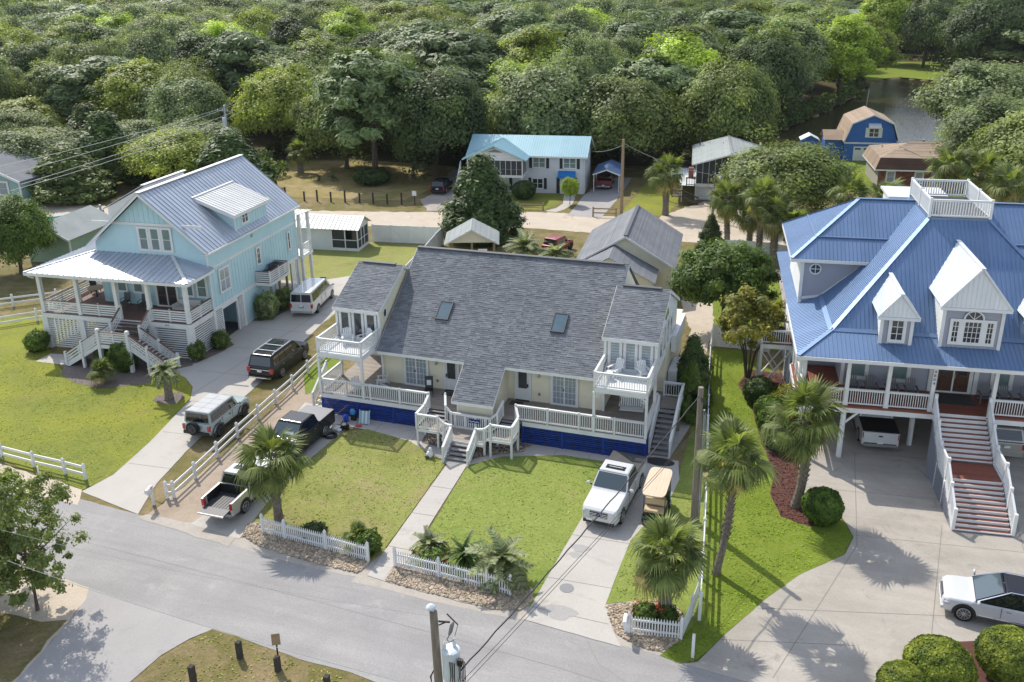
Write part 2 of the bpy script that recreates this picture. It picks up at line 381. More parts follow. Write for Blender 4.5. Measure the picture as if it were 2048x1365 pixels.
# ---------------------------------------------------------------- mesh helpers
class MB:
 def __init__(s):
  s.v, s.f, s.r, s.mi, s.cr, s.cm = [], [], [], [], 0.650, 0

 def face(s, pts):
  i = len(s.v)
  s.v.extend(tuple(p) for p in pts)
  s.f.append(tuple(range(i, i + len(pts))))
  s.r.append(s.cr)
  s.mi.append(s.cm)

 def idx(s, pts, faces):
  i = len(s.v)
  s.v.extend(tuple(p) for p in pts)
  for f in faces:
   s.f.append(tuple(i + k for k in f))
   s.r.append(s.cr)
   s.mi.append(s.cm)

 def hexa(s, p):
  s.idx(p, ((3, 2, 1, 0), (4, 5, 6, 7), (0, 1, 5, 4), (1, 2, 6, 5), (2, 3, 7, 6), (3, 0, 4, 7)))

 def box(s, x0, y0, z0, x1, y1, z1):
  s.hexa(((x0, y0, z0), (x1, y0, z0), (x1, y1, z0), (x0, y1, z0), (x0, y0, z1), (x1, y0, z1), (x1, y1, z1), (x0, y1, z1)))

 def beam(s, p, q, w, h, up=(0, 0, 1)):
  p, q = V(p), V(q)
  d = (q - p).normalized()
  up = V(up)
  sd = d.cross(up)
  if sd.length < 1e-4:
   sd = d.cross(V((0, 1, 0)))
  sd.normalize()
  u = sd.cross(d)
  a, b = sd * (w / 2), u * (h / 2)
  s.hexa((p - a - b, p + a - b, q + a - b, q - a - b, p - a + b, p + a + b, q + a + b, q - a + b))

 def prism(s, poly, vec):
  poly = [V(p) for p in poly]
  vec = V(vec)
  n = len(poly)
  s.idx(poly + [p + vec for p in poly], [tuple(range(n - 1, -1, -1)), tuple(range(n, 2 * n))] + [(i, (i + 1) % n, n + (i + 1) % n, n + i) for i in range(n)])

 def tube(s, pts, r, n=8, caps=True):
  pts = [V(p) for p in pts]
  rs = r if isinstance(r, (list, tuple)) else [r] * len(pts)
  ring = []
  vv = []
  for i, p in enumerate(pts):
   d = (pts[min(i + 1, len(pts) - 1)] - pts[max(i - 1, 0)]).normalized()
   a = d.cross(V((0, 0, 1)))
   if a.length < 1e-3:
    a = V((1, 0, 0))
   a.normalize()
   b = d.cross(a)
   for k in range(n):
    t = 2 * math.pi * k / n
    vv.append(p + (a * math.cos(t) + b * math.sin(t)) * rs[i])
  fs = []
  for i in range(len(pts) - 1):
   for k in range(n):
    fs.append((i * n + k, i * n + (k + 1) % n, (i + 1) * n + (k + 1) % n, (i + 1) * n + k))
  if caps:
   fs.append(tuple(range(n)))
   fs.append(tuple((len(pts) - 1) * n + k for k in range(n - 1, -1, -1)))
  s.idx(vv, fs)

 def ell(s, c, rx, ry, rz, n=10, m=6, z0=-1.0, z1=1.0):
  vv, fs = [], []
  a0, a1 = math.asin(z0), math.asin(z1)
  for j in range(m + 1):
   t = a0 + (a1 - a0) * j / m
   for k in range(n):
    p = 2 * math.pi * k / n
    vv.append((c[0] + rx * math.cos(t) * math.cos(p), c[1] + ry * math.cos(t) * math.sin(p), c[2] + rz * math.sin(t)))
  for j in range(m):
   for k in range(n):
    fs.append((j * n + k, j * n + (k + 1) % n, (j + 1) * n + (k + 1) % n, (j + 1) * n + k))
  fs.append(tuple(range(n - 1, -1, -1)))
  fs.append(tuple(m * n + k for k in range(n)))
  s.idx(vv, fs)

 def mesh(s, name, mats, smooth=False):
  me = bpy.data.meshes.new(name)
  me.from_pydata(s.v, [], s.f)
  for m in (mats if isinstance(mats, (list, tuple)) else [mats]):
   me.materials.append(m)
  a = me.attributes.new('rv', 'FLOAT', 'FACE')
  a.data.foreach_set('value', s.r)
  if any(s.mi):
   me.polygons.foreach_set('material_index', s.mi)
  if smooth:
   me.polygons.foreach_set('use_smooth', [True] * len(s.f))
  me.update()
  return me

 def build(s, name, mats, parent=None, smooth=False, kind=None, label=None):
  return put(name, s.mesh(name, mats, smooth), parent, kind=kind, label=label)

def put(name, me, parent=None, loc=None, rot=None, scale=None, mtx=None, kind=None, label=None):
 o = bpy.data.objects.new(name, me)
 COL.objects.link(o)
 if parent:
  o.parent = parent
 if mtx is not None:
  o.matrix_local = mtx
 else:
  if loc is not None:
   o.location = loc
  if rot is not None:
   o.rotation_euler = rot if isinstance(rot, (tuple, list)) else (0, 0, rot)
  if scale is not None:
   o.scale = scale if isinstance(scale, (tuple, list)) else (scale,) * 3
 if kind:
  o['kind'] = kind
 if label:
  o['label'] = label
 return o

def tag(o, label, cat, group=None):
 o['label'] = label
 o['category'] = cat
 if group:
  o['group'] = group
 return o

def thing(name, label, cat, loc=(0, 0, 0), rz=0.0, group=None, scale=1.0):
 o = bpy.data.objects.new(name, None)
 COL.objects.link(o)
 o.location = loc
 o.rotation_euler = (0, 0, rz)
 o.scale = (scale,) * 3
 o.empty_display_size = 0.3
 return tag(o, label, cat, group)

def dup(root, loc, rz=0.0, label=None, group=None, scale=None):
 def cp(o, par):
  c = o.copy()
  COL.objects.link(c)
  if par:
   c.parent = par
  for ch in list(o.children):
   cp(ch, c)
  return c
 r = cp(root, None)
 r.location = loc
 r.rotation_euler = (0, 0, rz)
 if scale is not None:
  r.scale = (scale,) * 3 if not isinstance(scale, tuple) else scale
 if label:
  r['label'] = label
 if group:
  r['group'] = group
 return r

_cube = {}
def cube(m):
 if m not in _cube:
  b = MB()
  b.box(-.5, -.5, -.5, .5, .5, .5)
  _cube[m] = b.mesh('block', m)
 return _cube[m]

def pbox(name, par, m, x0, y0, z0, x1, y1, z1):
 return put(name, cube(m), par, loc=((x0 + x1) / 2, (y0 + y1) / 2, (z0 + z1) / 2), scale=(abs(x1 - x0), abs(y1 - y0), abs(z1 - z0)))

def pbeam(name, par, m, p, q, w, h, up=(0, 0, 1)):
 p, q = V(p), V(q)
 d = q - p
 ln = d.length
 d.normalize()
 sd = d.cross(V(up))
 if sd.length < 1e-4:
  sd = d.cross(V((0, 1, 0)))
 sd.normalize()
 u = sd.cross(d)
 c = (p + q) / 2
 mt = Matrix(((sd.x * w, d.x * ln, u.x * h, c.x), (sd.y * w, d.y * ln, u.y * h, c.y), (sd.z * w, d.z * ln, u.z * h, c.z), (0, 0, 0, 1)))
 return put(name, cube(m), par, mtx=mt)

# plane slicing -------------------------------------------------
def clip2(poly, axis, lim, keep_less):
 out = []
 n = len(poly)
 for i in range(n):
  a, b = poly[i], poly[(i + 1) % n]
  da = (a[axis] - lim) * (1 if keep_less else -1)
  db = (b[axis] - lim) * (1 if keep_less else -1)
  if da <= 0:
   out.append(a)
  if (da < 0 < db) or (db < 0 < da):
   t = da / (da - db)
   out.append((a[0] + (b[0] - a[0]) * t, a[1] + (b[1] - a[1]) * t))
 return out

class Plane:
 """2-D frame on a planar convex polygon: x along run, y across (up the slope when run is level)"""
 def __init__(s, poly, run, up_hint=(0, 0, 1)):
  s.p = [V(p) for p in poly]
  n = V((0, 0, 0))
  for i in range(len(s.p)):
   a, b = s.p[i], s.p[(i + 1) % len(s.p)]
   n += a.cross(b)
  n.normalize()
  if n.dot(V(up_hint)) < 0:
   n = -n
  s.n = n
  r = V(run)
  r = (r - n * r.dot(n)).normalized()
  s.ex, s.ey, s.o = r, n.cross(r), s.p[0]
  s.q = [((p - s.o).dot(s.ex), (p - s.o).dot(s.ey)) for p in s.p]

 def up(s, q, h=0.0):
  return s.o + s.ex * q[0] + s.ey * q[1] + s.n * h

 def rows(s, pitch, off=0.0):
  lo, hi = min(q[1] for q in s.q), max(q[1] for q in s.q)
  y = lo - off
  out = []
  while y < hi - 1e-6:
   c = clip2(clip2(s.q, 1, y, False), 1, y + pitch, True)
   if len(c) > 2:
    out.append((y, c))
   y += pitch
  return out

def siding(name, par, m, poly, out, pitch=0.19, run=None, thick=(0.035, 0.012)):
 """lap boards: every course proud at its foot; one joined part"""
 run = run or V((0, 0, 1)).cross(V(out))
 P = Plane(poly, run, out)
 if P.ey.z < 0:
  P = Plane(poly, -V(run), out)
 b = MB()
 for y, c in P.rows(pitch):
  lo = [P.up(q, -0.02) for q in c]
  hi = [P.up(q, thick[0] + (thick[1] - thick[0]) * (q[1] - y) / pitch) for q in c]
  n = len(c)
  b.cr = rnd.random()
  b.idx(lo + hi, [tuple(range(n, 2 * n))] + [(i, (i + 1) % n, n + (i + 1) % n, n + i) for i in range(n)])
 return b.build(name, m, par)

def battens(name, par, m, poly, out, pitch=0.4):
 P = Plane(poly, (0, 0, 1), out)
 b = MB()
 b.prism([P.up(q, -0.03) for q in P.q], P.n * 0.04)
 for y, c in P.rows(pitch):
  c2 = clip2(c, 1, y + 0.05, True)
  if len(c2) > 2:
   b.prism([P.up(q, 0.011) for q in c2], P.n * 0.022)
 return b.build(name, m, par)

def roof_panels(par, m, poly, pitch=0.42, ribw=0.035, ribh=0.045, nribs=1, name='roof_panel', run=None, up=(0, 0, 1)):
 P0 = Plane(poly, (1, 0, 0), up)
 upsl = V((0, 0, 1)) - P0.n * P0.n.z
 P = Plane(poly, run or upsl, up)
 for y, c in P.rows(pitch):
  b = MB()
  b.prism([P.up(q, 0.0) for q in c], P.n * 0.02)
  for k in range(nribs):
   yy = y + pitch * k / nribs
   c2 = clip2(clip2(c, 1, yy, False), 1, yy + ribw, True)
   if len(c2) > 2:
    b.prism([P.up(q, 0.019) for q in c2], P.n * ribh)
  b.build(name, m, par)

SHQ = []
def shingles(par, m, poly, course=0.15, tab=0.33, up=(0, 0, 1)):
 """queue single shingle tabs; flush_shingles() builds the 300 nearest to view as objects and joins the rest"""
 P0 = Plane(poly, (1, 0, 0), up)
 P = Plane(poly, V((0, 0, 1)).cross(P0.n), up)
 if P.ey.z < 0:
  P = Plane(poly, -V((0, 0, 1)).cross(P0.n), up)
 lo = min(q[0] for q in P.q)
 hi = max(q[0] for q in P.q)
 for k, (y, c) in enumerate(P.rows(course)):
  x = lo - rnd.random() * tab
  while x < hi:
   w = tab * rnd.uniform(0.55, 1.35)
   c2 = clip2(clip2(c, 0, x + 0.006, False), 0, x + w, True)
   if len(c2) > 2:
    t = rnd.choice((0.012, 0.016, 0.026))
    SHQ.append((par, m, [P.up(q, 0.0) for q in c2], [P.up(q, 0.004 + t * (1 - 0.8 * (q[1] - y) / course)) for q in c2], rnd.random()))
   x += w
 b = MB()
 b.prism([P.up(q, -0.06) for q in P.q], P.n * 0.058)
 b.build('roof_sheathing', m, par)

def flush_shingles(n_single=300):
 global SHQ
 byp = {}
 for t in SHQ:
  byp.setdefault(t[0], []).append(t)
 for par, lst in byp.items():
  lst.sort(key=lambda t: (par.matrix_world @ t[3][0] - CAMP).length)
  rest = MB()
  for i, (p, m, lo, hi, r) in enumerate(lst):
   b = MB() if i < n_single else rest
   b.cr = r
   n = len(lo)
   b.idx(lo + hi, [tuple(range(n, 2 * n))] + [(j, (j + 1) % n, n + (j + 1) % n, n + j) for j in range(n)])
   if i < n_single:
    b.build('shingle', m, par)
  rest.build('shingle_field', lst[0][1], par, kind='stuff')
 SHQ = []

def window(par, p, a, n, w, h, cols=1, rows=2, trim=0.12, glass=None, tm=None, mw=0.025, name='window', sashes=1):
 """window part: trim frame; children pane and muntin. p = bottom centre on the wall, a = level direction, n = outward"""
 p, a, n = V(p), V(a).normalized(), V(n).normalized()
 up = n.cross(a)
 if up.z < 0 or (abs(up.z) < 1e-6):
  up = a.cross(n)
 glass = glass or M['glass']
 tm = tm or M['white']
 b = MB()
 def bar(t, x0, x1, y0, y1, d0, d1):
  q = [p + a * x + up * y for x, y in ((x0, y0), (x1, y0), (x1, y1), (x0, y1))]
  t.prism([k + n * d0 for k in q], n * (d1 - d0))
 hw = w / 2
 bar(b, -hw - trim, hw + trim, -trim, 0, 0.0, 0.08)
 bar(b, -hw - trim, hw + trim, h, h + trim, 0.0, 0.075)
 bar(b, -hw - trim, -hw, 0, h, 0.0, 0.07)
 bar(b, hw, hw + trim, 0, h, 0.0, 0.07)
 f = b.build(name, tm, par)
 sw = w / sashes
 for s_ in range(sashes):
  x0 = -hw + s_ * sw
  g = MB()
  bar(g, x0, x0 + sw, 0, h, 0.028, 0.042)
  g.build('pane', glass, f)
  mu = MB()
  e = 0.045
  bar(mu, x0, x0 + e, 0, h, 0.041, 0.06)
  bar(mu, x0 + sw - e, x0 + sw, 0, h, 0.041, 0.06)
  bar(mu, x0 + e, x0 + sw - e, 0, e, 0.041, 0.059)
  bar(mu, x0 + e, x0 + sw - e, h - e, h, 0.041, 0.059)
  for i in range(1, cols):
   x = x0 + sw * i / cols
   bar(mu, x - mw / 2, x + mw / 2, e, h - e, 0.041, 0.056)
  for j in range(1, rows):
   y = h * j / rows
   bar(mu, x0 + e, x0 + sw - e, y - mw / 2, y + mw / 2, 0.041, 0.055)
  mu.build('sash', tm, f)
 return f

def railing(par, pts, h=0.95, m=None, pitch=0.14, style='bal', post=0.1, cap=0.04, posts=None, single=True, capm=None, bw=0.035, posth=0.06, slats=4, capw=0.13, name='railing', first=True, last=True):
 """railing part (cap and bottom rail) with baluster / slat and post children along a 3-D path of floor points"""
 m = m or M['white']
 b = MB()
 pts = [V(p) for p in pts]
 Z = V((0, 0, 1))
 for p, q in zip(pts[:-1], pts[1:]):
  b.beam(p + Z * h, q + Z * h, capw, cap)
  if style == 'bal':
   b.beam(p + Z * (h - 0.075), q + Z * (h - 0.075), 0.045, 0.08)
   b.beam(p + Z * 0.1, q + Z * 0.1, 0.045, 0.08)
 rl = b.build(name, capm or m, par)
 jb = MB()
 for p, q in zip(pts[:-1], pts[1:]):
  d = q - p
  L = math.hypot(d.x, d.y)
  if style == 'bal':
   k = max(1, int(round(L / pitch)))
   for i in range(1, k):
    c = p + d * (i / k)
    if single:
     pbox('baluster', rl, m, c.x - bw / 2, c.y - bw / 2, c.z + 0.1, c.x + bw / 2, c.y + bw / 2, c.z + h - 0.07)
    else:
     jb.box(c.x - bw / 2, c.y - bw / 2, c.z + 0.1, c.x + bw / 2, c.y + bw / 2, c.z + h - 0.07)
  else:
   for i in range(slats):
    z = 0.12 + (h - 0.24) * (i + 0.0) / max(1, slats - 1)
    pbeam('slat', rl, m, p + Z * z, q + Z * z, 0.025, 0.11)
 if jb.f:
  jb.build('balusters', m, rl, kind='stuff')
 use = posts if posts is not None else pts
 for i, p in enumerate(use):
  p = V(p)
  if (i == 0 and not first) or (i == len(use) - 1 and not last):
   continue
  pbox('post', rl, m, p.x - post / 2, p.y - post / 2, p.z - 0.02, p.x + post / 2, p.y + post / 2, p.z + h + posth)
 return rl

# point-cloud leaf cards ---------------------------------------------------------------
def cards(name, P, size, m, rng, nrm=None, spread=1.0, aspect=1.6, rv=None):
 """P (N,3) centres; folded leaf quads; returns a mesh"""
 N_ = len(P)
 d = rng.normal(size=(N_, 3))
 if nrm is not None:
  d = d * spread + nrm
 d /= np.linalg.norm(d, axis=1)[:, None] + 1e-9
 t = rng.normal(size=(N_, 3))
 t -= (t * d).sum(1)[:, None] * d
 t /= np.linalg.norm(t, axis=1)[:, None] + 1e-9
 b = np.cross(d, t)
 sz = (size * rng.uniform(0.65, 1.35, N_))[:, None]
 v = np.empty((N_, 4, 3))
 v[:, 0] = P - t * sz * aspect / 2
 v[:, 1] = P + b * sz / 2 + d * sz * 0.12
 v[:, 2] = P + t * sz * aspect / 2
 v[:, 3] = P - b * sz / 2 + d * sz * 0.12
 me = bpy.data.meshes.new(name)
 me.vertices.add(N_ * 4)
 me.vertices.foreach_set('co', v.reshape(-1))
 me.loops.add(N_ * 4)
 me.loops.foreach_set('vertex_index', np.arange(N_ * 4, dtype=np.int32))
 me.polygons.add(N_)
 me.polygons.foreach_set('loop_start', np.arange(0, N_ * 4, 4, dtype=np.int32))
 me.polygons.foreach_set('loop_total', np.full(N_, 4, dtype=np.int32))
 me.materials.append(m)
 a = me.attributes.new('rv', 'FLOAT', 'FACE')
 a.data.foreach_set('value', (rng.random(N_) if rv is None else np.clip(rv + rng.normal(0, .1, N_), 0, 1)).astype(np.float32))
 me.update(calc_edges=True)
 return me

def in_poly(P, poly):
 x, y = P[:, 0], P[:, 1]
 r = np.zeros(len(P), bool)
 n = len(poly)
 for i in range(n):
  x0, y0 = poly[i]
  x1, y1 = poly[(i + 1) % n]
  c = ((y0 > y) != (y1 > y)) & (x < (x1 - x0) * (y - y0) / (y1 - y0 + 1e-12) + x0)
  r ^= c
 return r

def scatter(poly, n, rng):
 a = np.array(poly)
 lo, hi = a.min(0), a.max(0)
 P = rng.uniform(lo, hi, (n, 2))
 return P[in_poly(P, poly)]
# ---------------------------------------------------------------- ground and setting
POND = [(-24, 141), (-14, 147), (-4, 147), (8, 152), (20, 150), (34, 149), (60, 150), (80, 185), (62, 236), (34, 241), (28, 248), (19, 256), (13, 244), (6.7, 209), (-1, 181), (-5.5, 164), (-16, 155)]
def base_ground():
 xs = np.concatenate([np.arange(-700, -170, 40), np.arange(-170, 150, 2.5), np.arange(150, 700, 40)])
 ys = np.concatenate([np.arange(-60, 10, 14), np.arange(10, 300, 2.5), np.arange(300, 1400, 50)])
 X, Y = np.meshgrid(xs, ys)
 P = np.stack([X.ravel(), Y.ravel()], 1)
 z = np.where(in_poly(P, POND), -1.0, 0.0)
 v = np.column_stack([P, z])
 nx, ny = len(xs), len(ys)
 i = np.arange(nx * ny).reshape(ny, nx)
 q = np.stack([i[:-1, :-1], i[:-1, 1:], i[1:, 1:], i[1:, :-1]], -1).reshape(-1, 4)
 me = bpy.data.meshes.new('ground')
 me.from_pydata(v.tolist(), [], q.tolist())
 me.materials.append(GB)
 return put('ground', me, kind='structure')
base_ground()

def sheet(name, poly, z, m, wob=0.0, kind='structure', par=None, seg=0.6):
 """level ground sheet; wob makes an uneven edge"""
 pts = []
 n = len(poly)
 for i in range(n):
  a, b = V((*poly[i], 0)), V((*poly[(i + 1) % n], 0))
  k = max(1, int((b - a).length / seg)) if wob else 1
  for j in range(k):
   p = a + (b - a) * (j / k)
   if wob:
    p.x += wob * mnoise.noise(V((p.x * 1.1, p.y * 1.1, 3.0))) + wob * 0.5 * mnoise.noise(V((p.x * 3.7, p.y * 3.7, 9.0)))
    p.y += wob * mnoise.noise(V((p.x * 1.1, p.y * 1.1, 17.0))) + wob * 0.5 * mnoise.noise(V((p.x * 3.7, p.y * 3.7, 29.0)))
   pts.append((p.x, p.y, z))
 b = MB()
 from mathutils.geometry import tessellate_polygon
 tri = tessellate_polygon([[V(p) for p in pts]])
 nrm = sum(((V(pts[t[1]]) - V(pts[t[0]])).cross(V(pts[t[2]]) - V(pts[t[0]])).z for t in tri))
 b.idx(pts, [tuple(t) if nrm > 0 else tuple(reversed(t)) for t in tri])
 return b.build(name, m, par, kind=kind)

b = MB()
b.face([(-40, 135, -0.28), (95, 135, -0.28), (95, 265, -0.28), (-40, 265, -0.28)])
WATER = bpy.data.materials.new('pond_water')
t, N, L = nt(WATER)
o = N('OutputMaterial')
d = N('BsdfPrincipled')
d.inputs['Base Color'].default_value = (0.045, 0.038, 0.022, 1)
d.inputs['Roughness'].default_value = 0.12
g = N('NewGeometry')
mp = N('Mapping')
mp.inputs['Scale'].default_value = (0.8, 1.6, 1)
L(g.outputs['Position'], mp.inputs[0])
bu = N('Bump')
bu.inputs['Strength'].default_value = 0.5
bu.inputs['Distance'].default_value = 0.10
L(noise_(N, L, mp.outputs[0], 1.3, 4, 0.6, 0.8), bu.inputs['Height'])
L(bu.outputs[0], d.inputs['Normal'])
L(d.outputs[0], o.inputs[0])
b.build('pond_water', WATER, kind='structure')

FOREST = [(-420, 108), (-98, 108), (-80, 118), (-66, 122), (-58, 118), (-46, 121), (-42, 124), (-24, 128), (-10, 130), (-8, 138), (-24, 141), (-16, 155), (-5.5, 164), (-1, 181), (6.7, 209), (12, 240), (4, 262), (6, 300), (34, 300), (34, 262), (62, 238), (84, 185), (120, 150), (420, 150), (420, 900), (-420, 900)]
sheet('forest_floor', FOREST, 0.004, GD)
sheet('far_lawn', [(2, 258), (6, 300), (34, 300), (35, 262), (28.5, 250), (19, 257.5), (13, 247)], 0.008, G4, 0.4)
sheet('back_lawn', [(-58, 63), (-36, 60), (-29, 58), (-34, 83), (-60, 80)], 0.004, G2, 0.2)
# back lane of pale sand
sheet('sand_lane', [(-170, 76), (-140, 79), (-100, 84.5), (-61.7, 91), (-52.7, 92.8), (-46.5, 94.2), (-41.8, 95.3), (-35.5, 97.5), (-28.6, 98.9), (-22.5, 98.9), (-11.3, 99.6), (-5.7, 98.8), (6, 99.5), (30, 103), (70, 108), (70, 101), (30, 96), (4, 93.6), (-6, 91.3), (-11, 90.8), (-20.4, 91.6), (-29.2, 91.6), (-38.5, 89.3), (-48.8, 87.0), (-56.5, 85.0), (-100, 78), (-140, 73), (-170, 70)], 0.008, SAND, 0.45)
sheet('gravel_drive', [(-42.9, 95.7), (-45.9, 100.6), (-45.8, 105), (-48, 113), (-48.8, 119), (-46.2, 120), (-43.8, 111.5), (-43.2, 105.3), (-40, 96.5)], 0.012, GRAVEL, 0.25)
sheet('paved_parking', [(-26.2, 97.8), (-26.4, 103), (-26.8, 107.6), (-26.5, 119), (-23, 120), (-22.3, 107), (-22.2, 98)], 0.012, CONC4, 0.08)
sheet('curving_path', [(-29.4, 99.2), (-28.4, 101), (-28.2, 103.5), (-28.9, 106), (-29.4, 108.6), (-28.1, 108.7), (-27.4, 106), (-27.0, 103), (-27.3, 100.6), (-27.9, 99.2)], 0.012, CONC2)
sheet('cottage_lawn', [(-36, 99.8), (-29.6, 99.8), (-28.6, 103), (-29.2, 107.8), (-37, 108.2)], 0.010, G1, 0.15)
sheet('sandy_yard', [(-16.5, 98.5), (-6, 98.2), (-4, 108), (-11.8, 109), (-14, 105)], 0.006, SAND, 0.4)
sheet('sunlit_yard', [(-20.5, 100.5), (-15.2, 100.8), (-14.6, 118), (-20.5, 119)], 0.010, G1, 0.2)
sheet('paddock', [(-98, 96), (-64, 97.5), (-48, 99.5), (-47, 106), (-49, 121), (-62, 122), (-98, 112)], 0.008, grassmat('sparse_paddock', (0.20, 0.18, 0.05), (0.31, 0.25, 0.10), (0.38, 0.28, 0.17), 0.45, 0.66), 0.3)
sheet('sandy_side_yard', [(-7, 56.5), (-5.8, 56), (-6.2, 72), (-3, 90), (-9, 91), (-9.5, 73), (-7.6, 66)], 0.006, SAND, 0.2)
sheet('barn_yard', [(2, 120), (20, 118), (22, 147), (4, 147), (-6, 140)], 0.006, G4, 0.2)

# street
sheet('street', [(-190, 34.0), (-120, 33.6), (-80, 33.4), (-52, 33.0), (-41.5, 32.6), (-35.7, 32.5), (-31.8, 32.2), (-28.3, 31.9), (-25.7, 31.5), (-23.7, 31.15), (-20.3, 30.95), (-17.5, 31.0), (-14.5, 30.85), (-11.1, 30.65), (-9.7, 30.6), (-5.8, 30.25), (-3.8, 30.1), (-2.4, 30.0), (-0.3, 29.7), (10, 28.7), (40, 25.8), (140, 16), (140, 8), (40, 19), (0, 23.4), (-14.3, 25.2), (-15.7, 25.4), (-18.1, 25.45), (-20.7, 25.75), (-22.7, 25.85), (-26, 26.1), (-29.8, 26.5), (-33.5, 26.8), (-37, 27.0), (-52, 27.3), (-120, 28), (-190, 28.5)], 0.012, ASPH, 0.05)
sheet('sandy_verge', [(-60, 35.5), (-46, 34.9), (-41.7, 33.9), (-38.4, 33.6), (-36.3, 33.2), (-35.6, 32.0), (-41.5, 32.2), (-60, 32.6)], 0.016, SAND, 0.2)
sheet('sandy_verge', [(-37.4, 27.1), (-33.5, 26.9), (-29.8, 26.6), (-29.3, 25.8), (-29.0, 24.5), (-28.6, 22.7), (-28.2, 20.4), (-28.8, 16), (-38, 16)], 0.016, SAND, 0.15)
sheet('roadside_sand', [(-31.4, 32.3), (-30.0, 32.35), (-28.3, 32.35), (-25.7, 31.95), (-25.5, 31.2), (-28.3, 31.55), (-31.6, 31.9)], 0.022, DUST, 0.12)
sheet('dusty_edge', [(-18.3, 31.5), (-14.4, 31.4), (-11.3, 31.2), (-10, 31.4), (-9.8, 30.4), (-14.4, 30.45), (-18.4, 30.6)], 0.016, DUST, 0.12)
sheet('dusty_verge', [(-26.5, 33.2), (-24, 33.8), (-18, 33.4), (-10, 33), (-6, 33), (-3, 33), (-2.6, 30.2), (-6, 30), (-10, 30.3), (-18, 30.6), (-24, 31), (-26.5, 31.4)], 0.010, DUST)
sheet('near_drive', [(-29.84, 26.55), (-26.2, 26.15), (-22.6, 25.9), (-23.19, 25.1), (-23.7, 23.9), (-23.9, 22.2), (-23.6, 19), (-22.8, 14), (-28.5, 14), (-28.33, 20.86), (-28.62, 22.69), (-29.03, 24.52), (-29.35, 25.82)], 0.020, CONC4)
sheet('near_lawn', [(-22.6, 25.88), (-20.7, 25.72), (-18.1, 25.4), (-15.7, 25.35), (-13.5, 25.0), (0, 23.2), (0, 10), (-22.4, 10), (-23.5, 19), (-23.8, 22.2), (-23.6, 23.9), (-23.1, 25.1)], 0.022, GB, 0.12)
sheet('near_verge_grass', [(-38, 23.8), (-30.2, 24.0), (-29.2, 24.4), (-28.7, 22.6), (-28.4, 20.4), (-28.8, 16), (-38, 16)], 0.024, GB, 0.2)

# left plot
sheet('left_lawn', [(-70, 42), (-62, 53.6), (-55.5, 54.5), (-53.8, 48.6), (-50.1, 45.9), (-44.8, 44.0), (-41.7, 47.65), (-40.3, 47.3), (-38.9, 46.2), (-37.8, 44.5), (-36.5, 38.9), (-35.9, 35.1), (-36.3, 33.2), (-38.4, 33.8), (-41.7, 34.1), (-46, 35.1), (-60, 35.7), (-75, 36)], 0.020, G1, 0.18)
sheet('left_drive', [(-36.3, 33.1), (-35.9, 35.1), (-36.5, 38.9), (-37.8, 44.5), (-38.9, 46.2), (-40.3, 47.3), (-42.2, 48.1), (-42.3, 48.4), (-41.2, 49.8), (-40.8, 51.4), (-40.6, 53.5), (-41.9, 54.4), (-45, 54.6), (-45, 58), (-42.6, 58.4), (-41.2, 60), (-41.2, 63), (-45, 63), (-46, 68), (-42.5, 68.5), (-39, 72), (-36.6, 70), (-36.6, 63.9), (-36.3, 59.1), (-35.7, 55), (-35.2, 51.4), (-34.9, 48.9), (-34.3, 43.6), (-33.6, 38.5), (-32.9, 35), (-31.8, 32.2)], 0.024, CONC, 0.03)
sheet('drive_verge', [(-32.3, 33.6), (-31.3, 33.5), (-31.2, 36), (-31.4, 40.6), (-31.9, 45.8), (-32.6, 51), (-33.8, 58), (-35.6, 64), (-36.5, 64), (-36.2, 59.1), (-35.6, 55), (-35.1, 51.4), (-34.8, 48.9), (-34.2, 43.6), (-33.5, 38.5), (-32.8, 35)], 0.028, GB, 0.12)
sheet('planting_bed', [(-50.6, 46.9), (-50.8, 48.4), (-48.4, 49.4), (-41.7, 50.2), (-41.2, 49.2), (-42.2, 48.3), (-41.8, 47.2), (-41.8, 46.3), (-43.0, 45.3), (-44.9, 44.2), (-47.2, 44.3), (-49.4, 45.3)], 0.028, M['mulchgrey'], 0.12)
sheet('side_bed', [(-41.9, 50.1), (-42.3, 54.2), (-41.0, 53.6), (-40.6, 52.3), (-40.9, 51), (-41.2, 49.7)], 0.028, M['mulchgrey'], 0.08)
sheet('wall_bed', [(-42.7, 58.2), (-42.2, 63.2), (-40.6, 62.6), (-40.8, 60), (-41.4, 58.4)], 0.028, M['mulchgrey'], 0.08)
sheet('palm_ring', [(-40.4, 44.2), (-39.8, 45.1), (-38.9, 45.2), (-38.3, 44.5), (-38.4, 43.6), (-39.2, 43.3), (-40.1, 43.6)], 0.032, M['mulchgrey'], 0.1)
sheet('entry_slab', [(-52.9, 46.5), (-53.0, 48.0), (-51.2, 48.3), (-50.1, 47.4), (-50.4, 46.6)], 0.032, CONC)
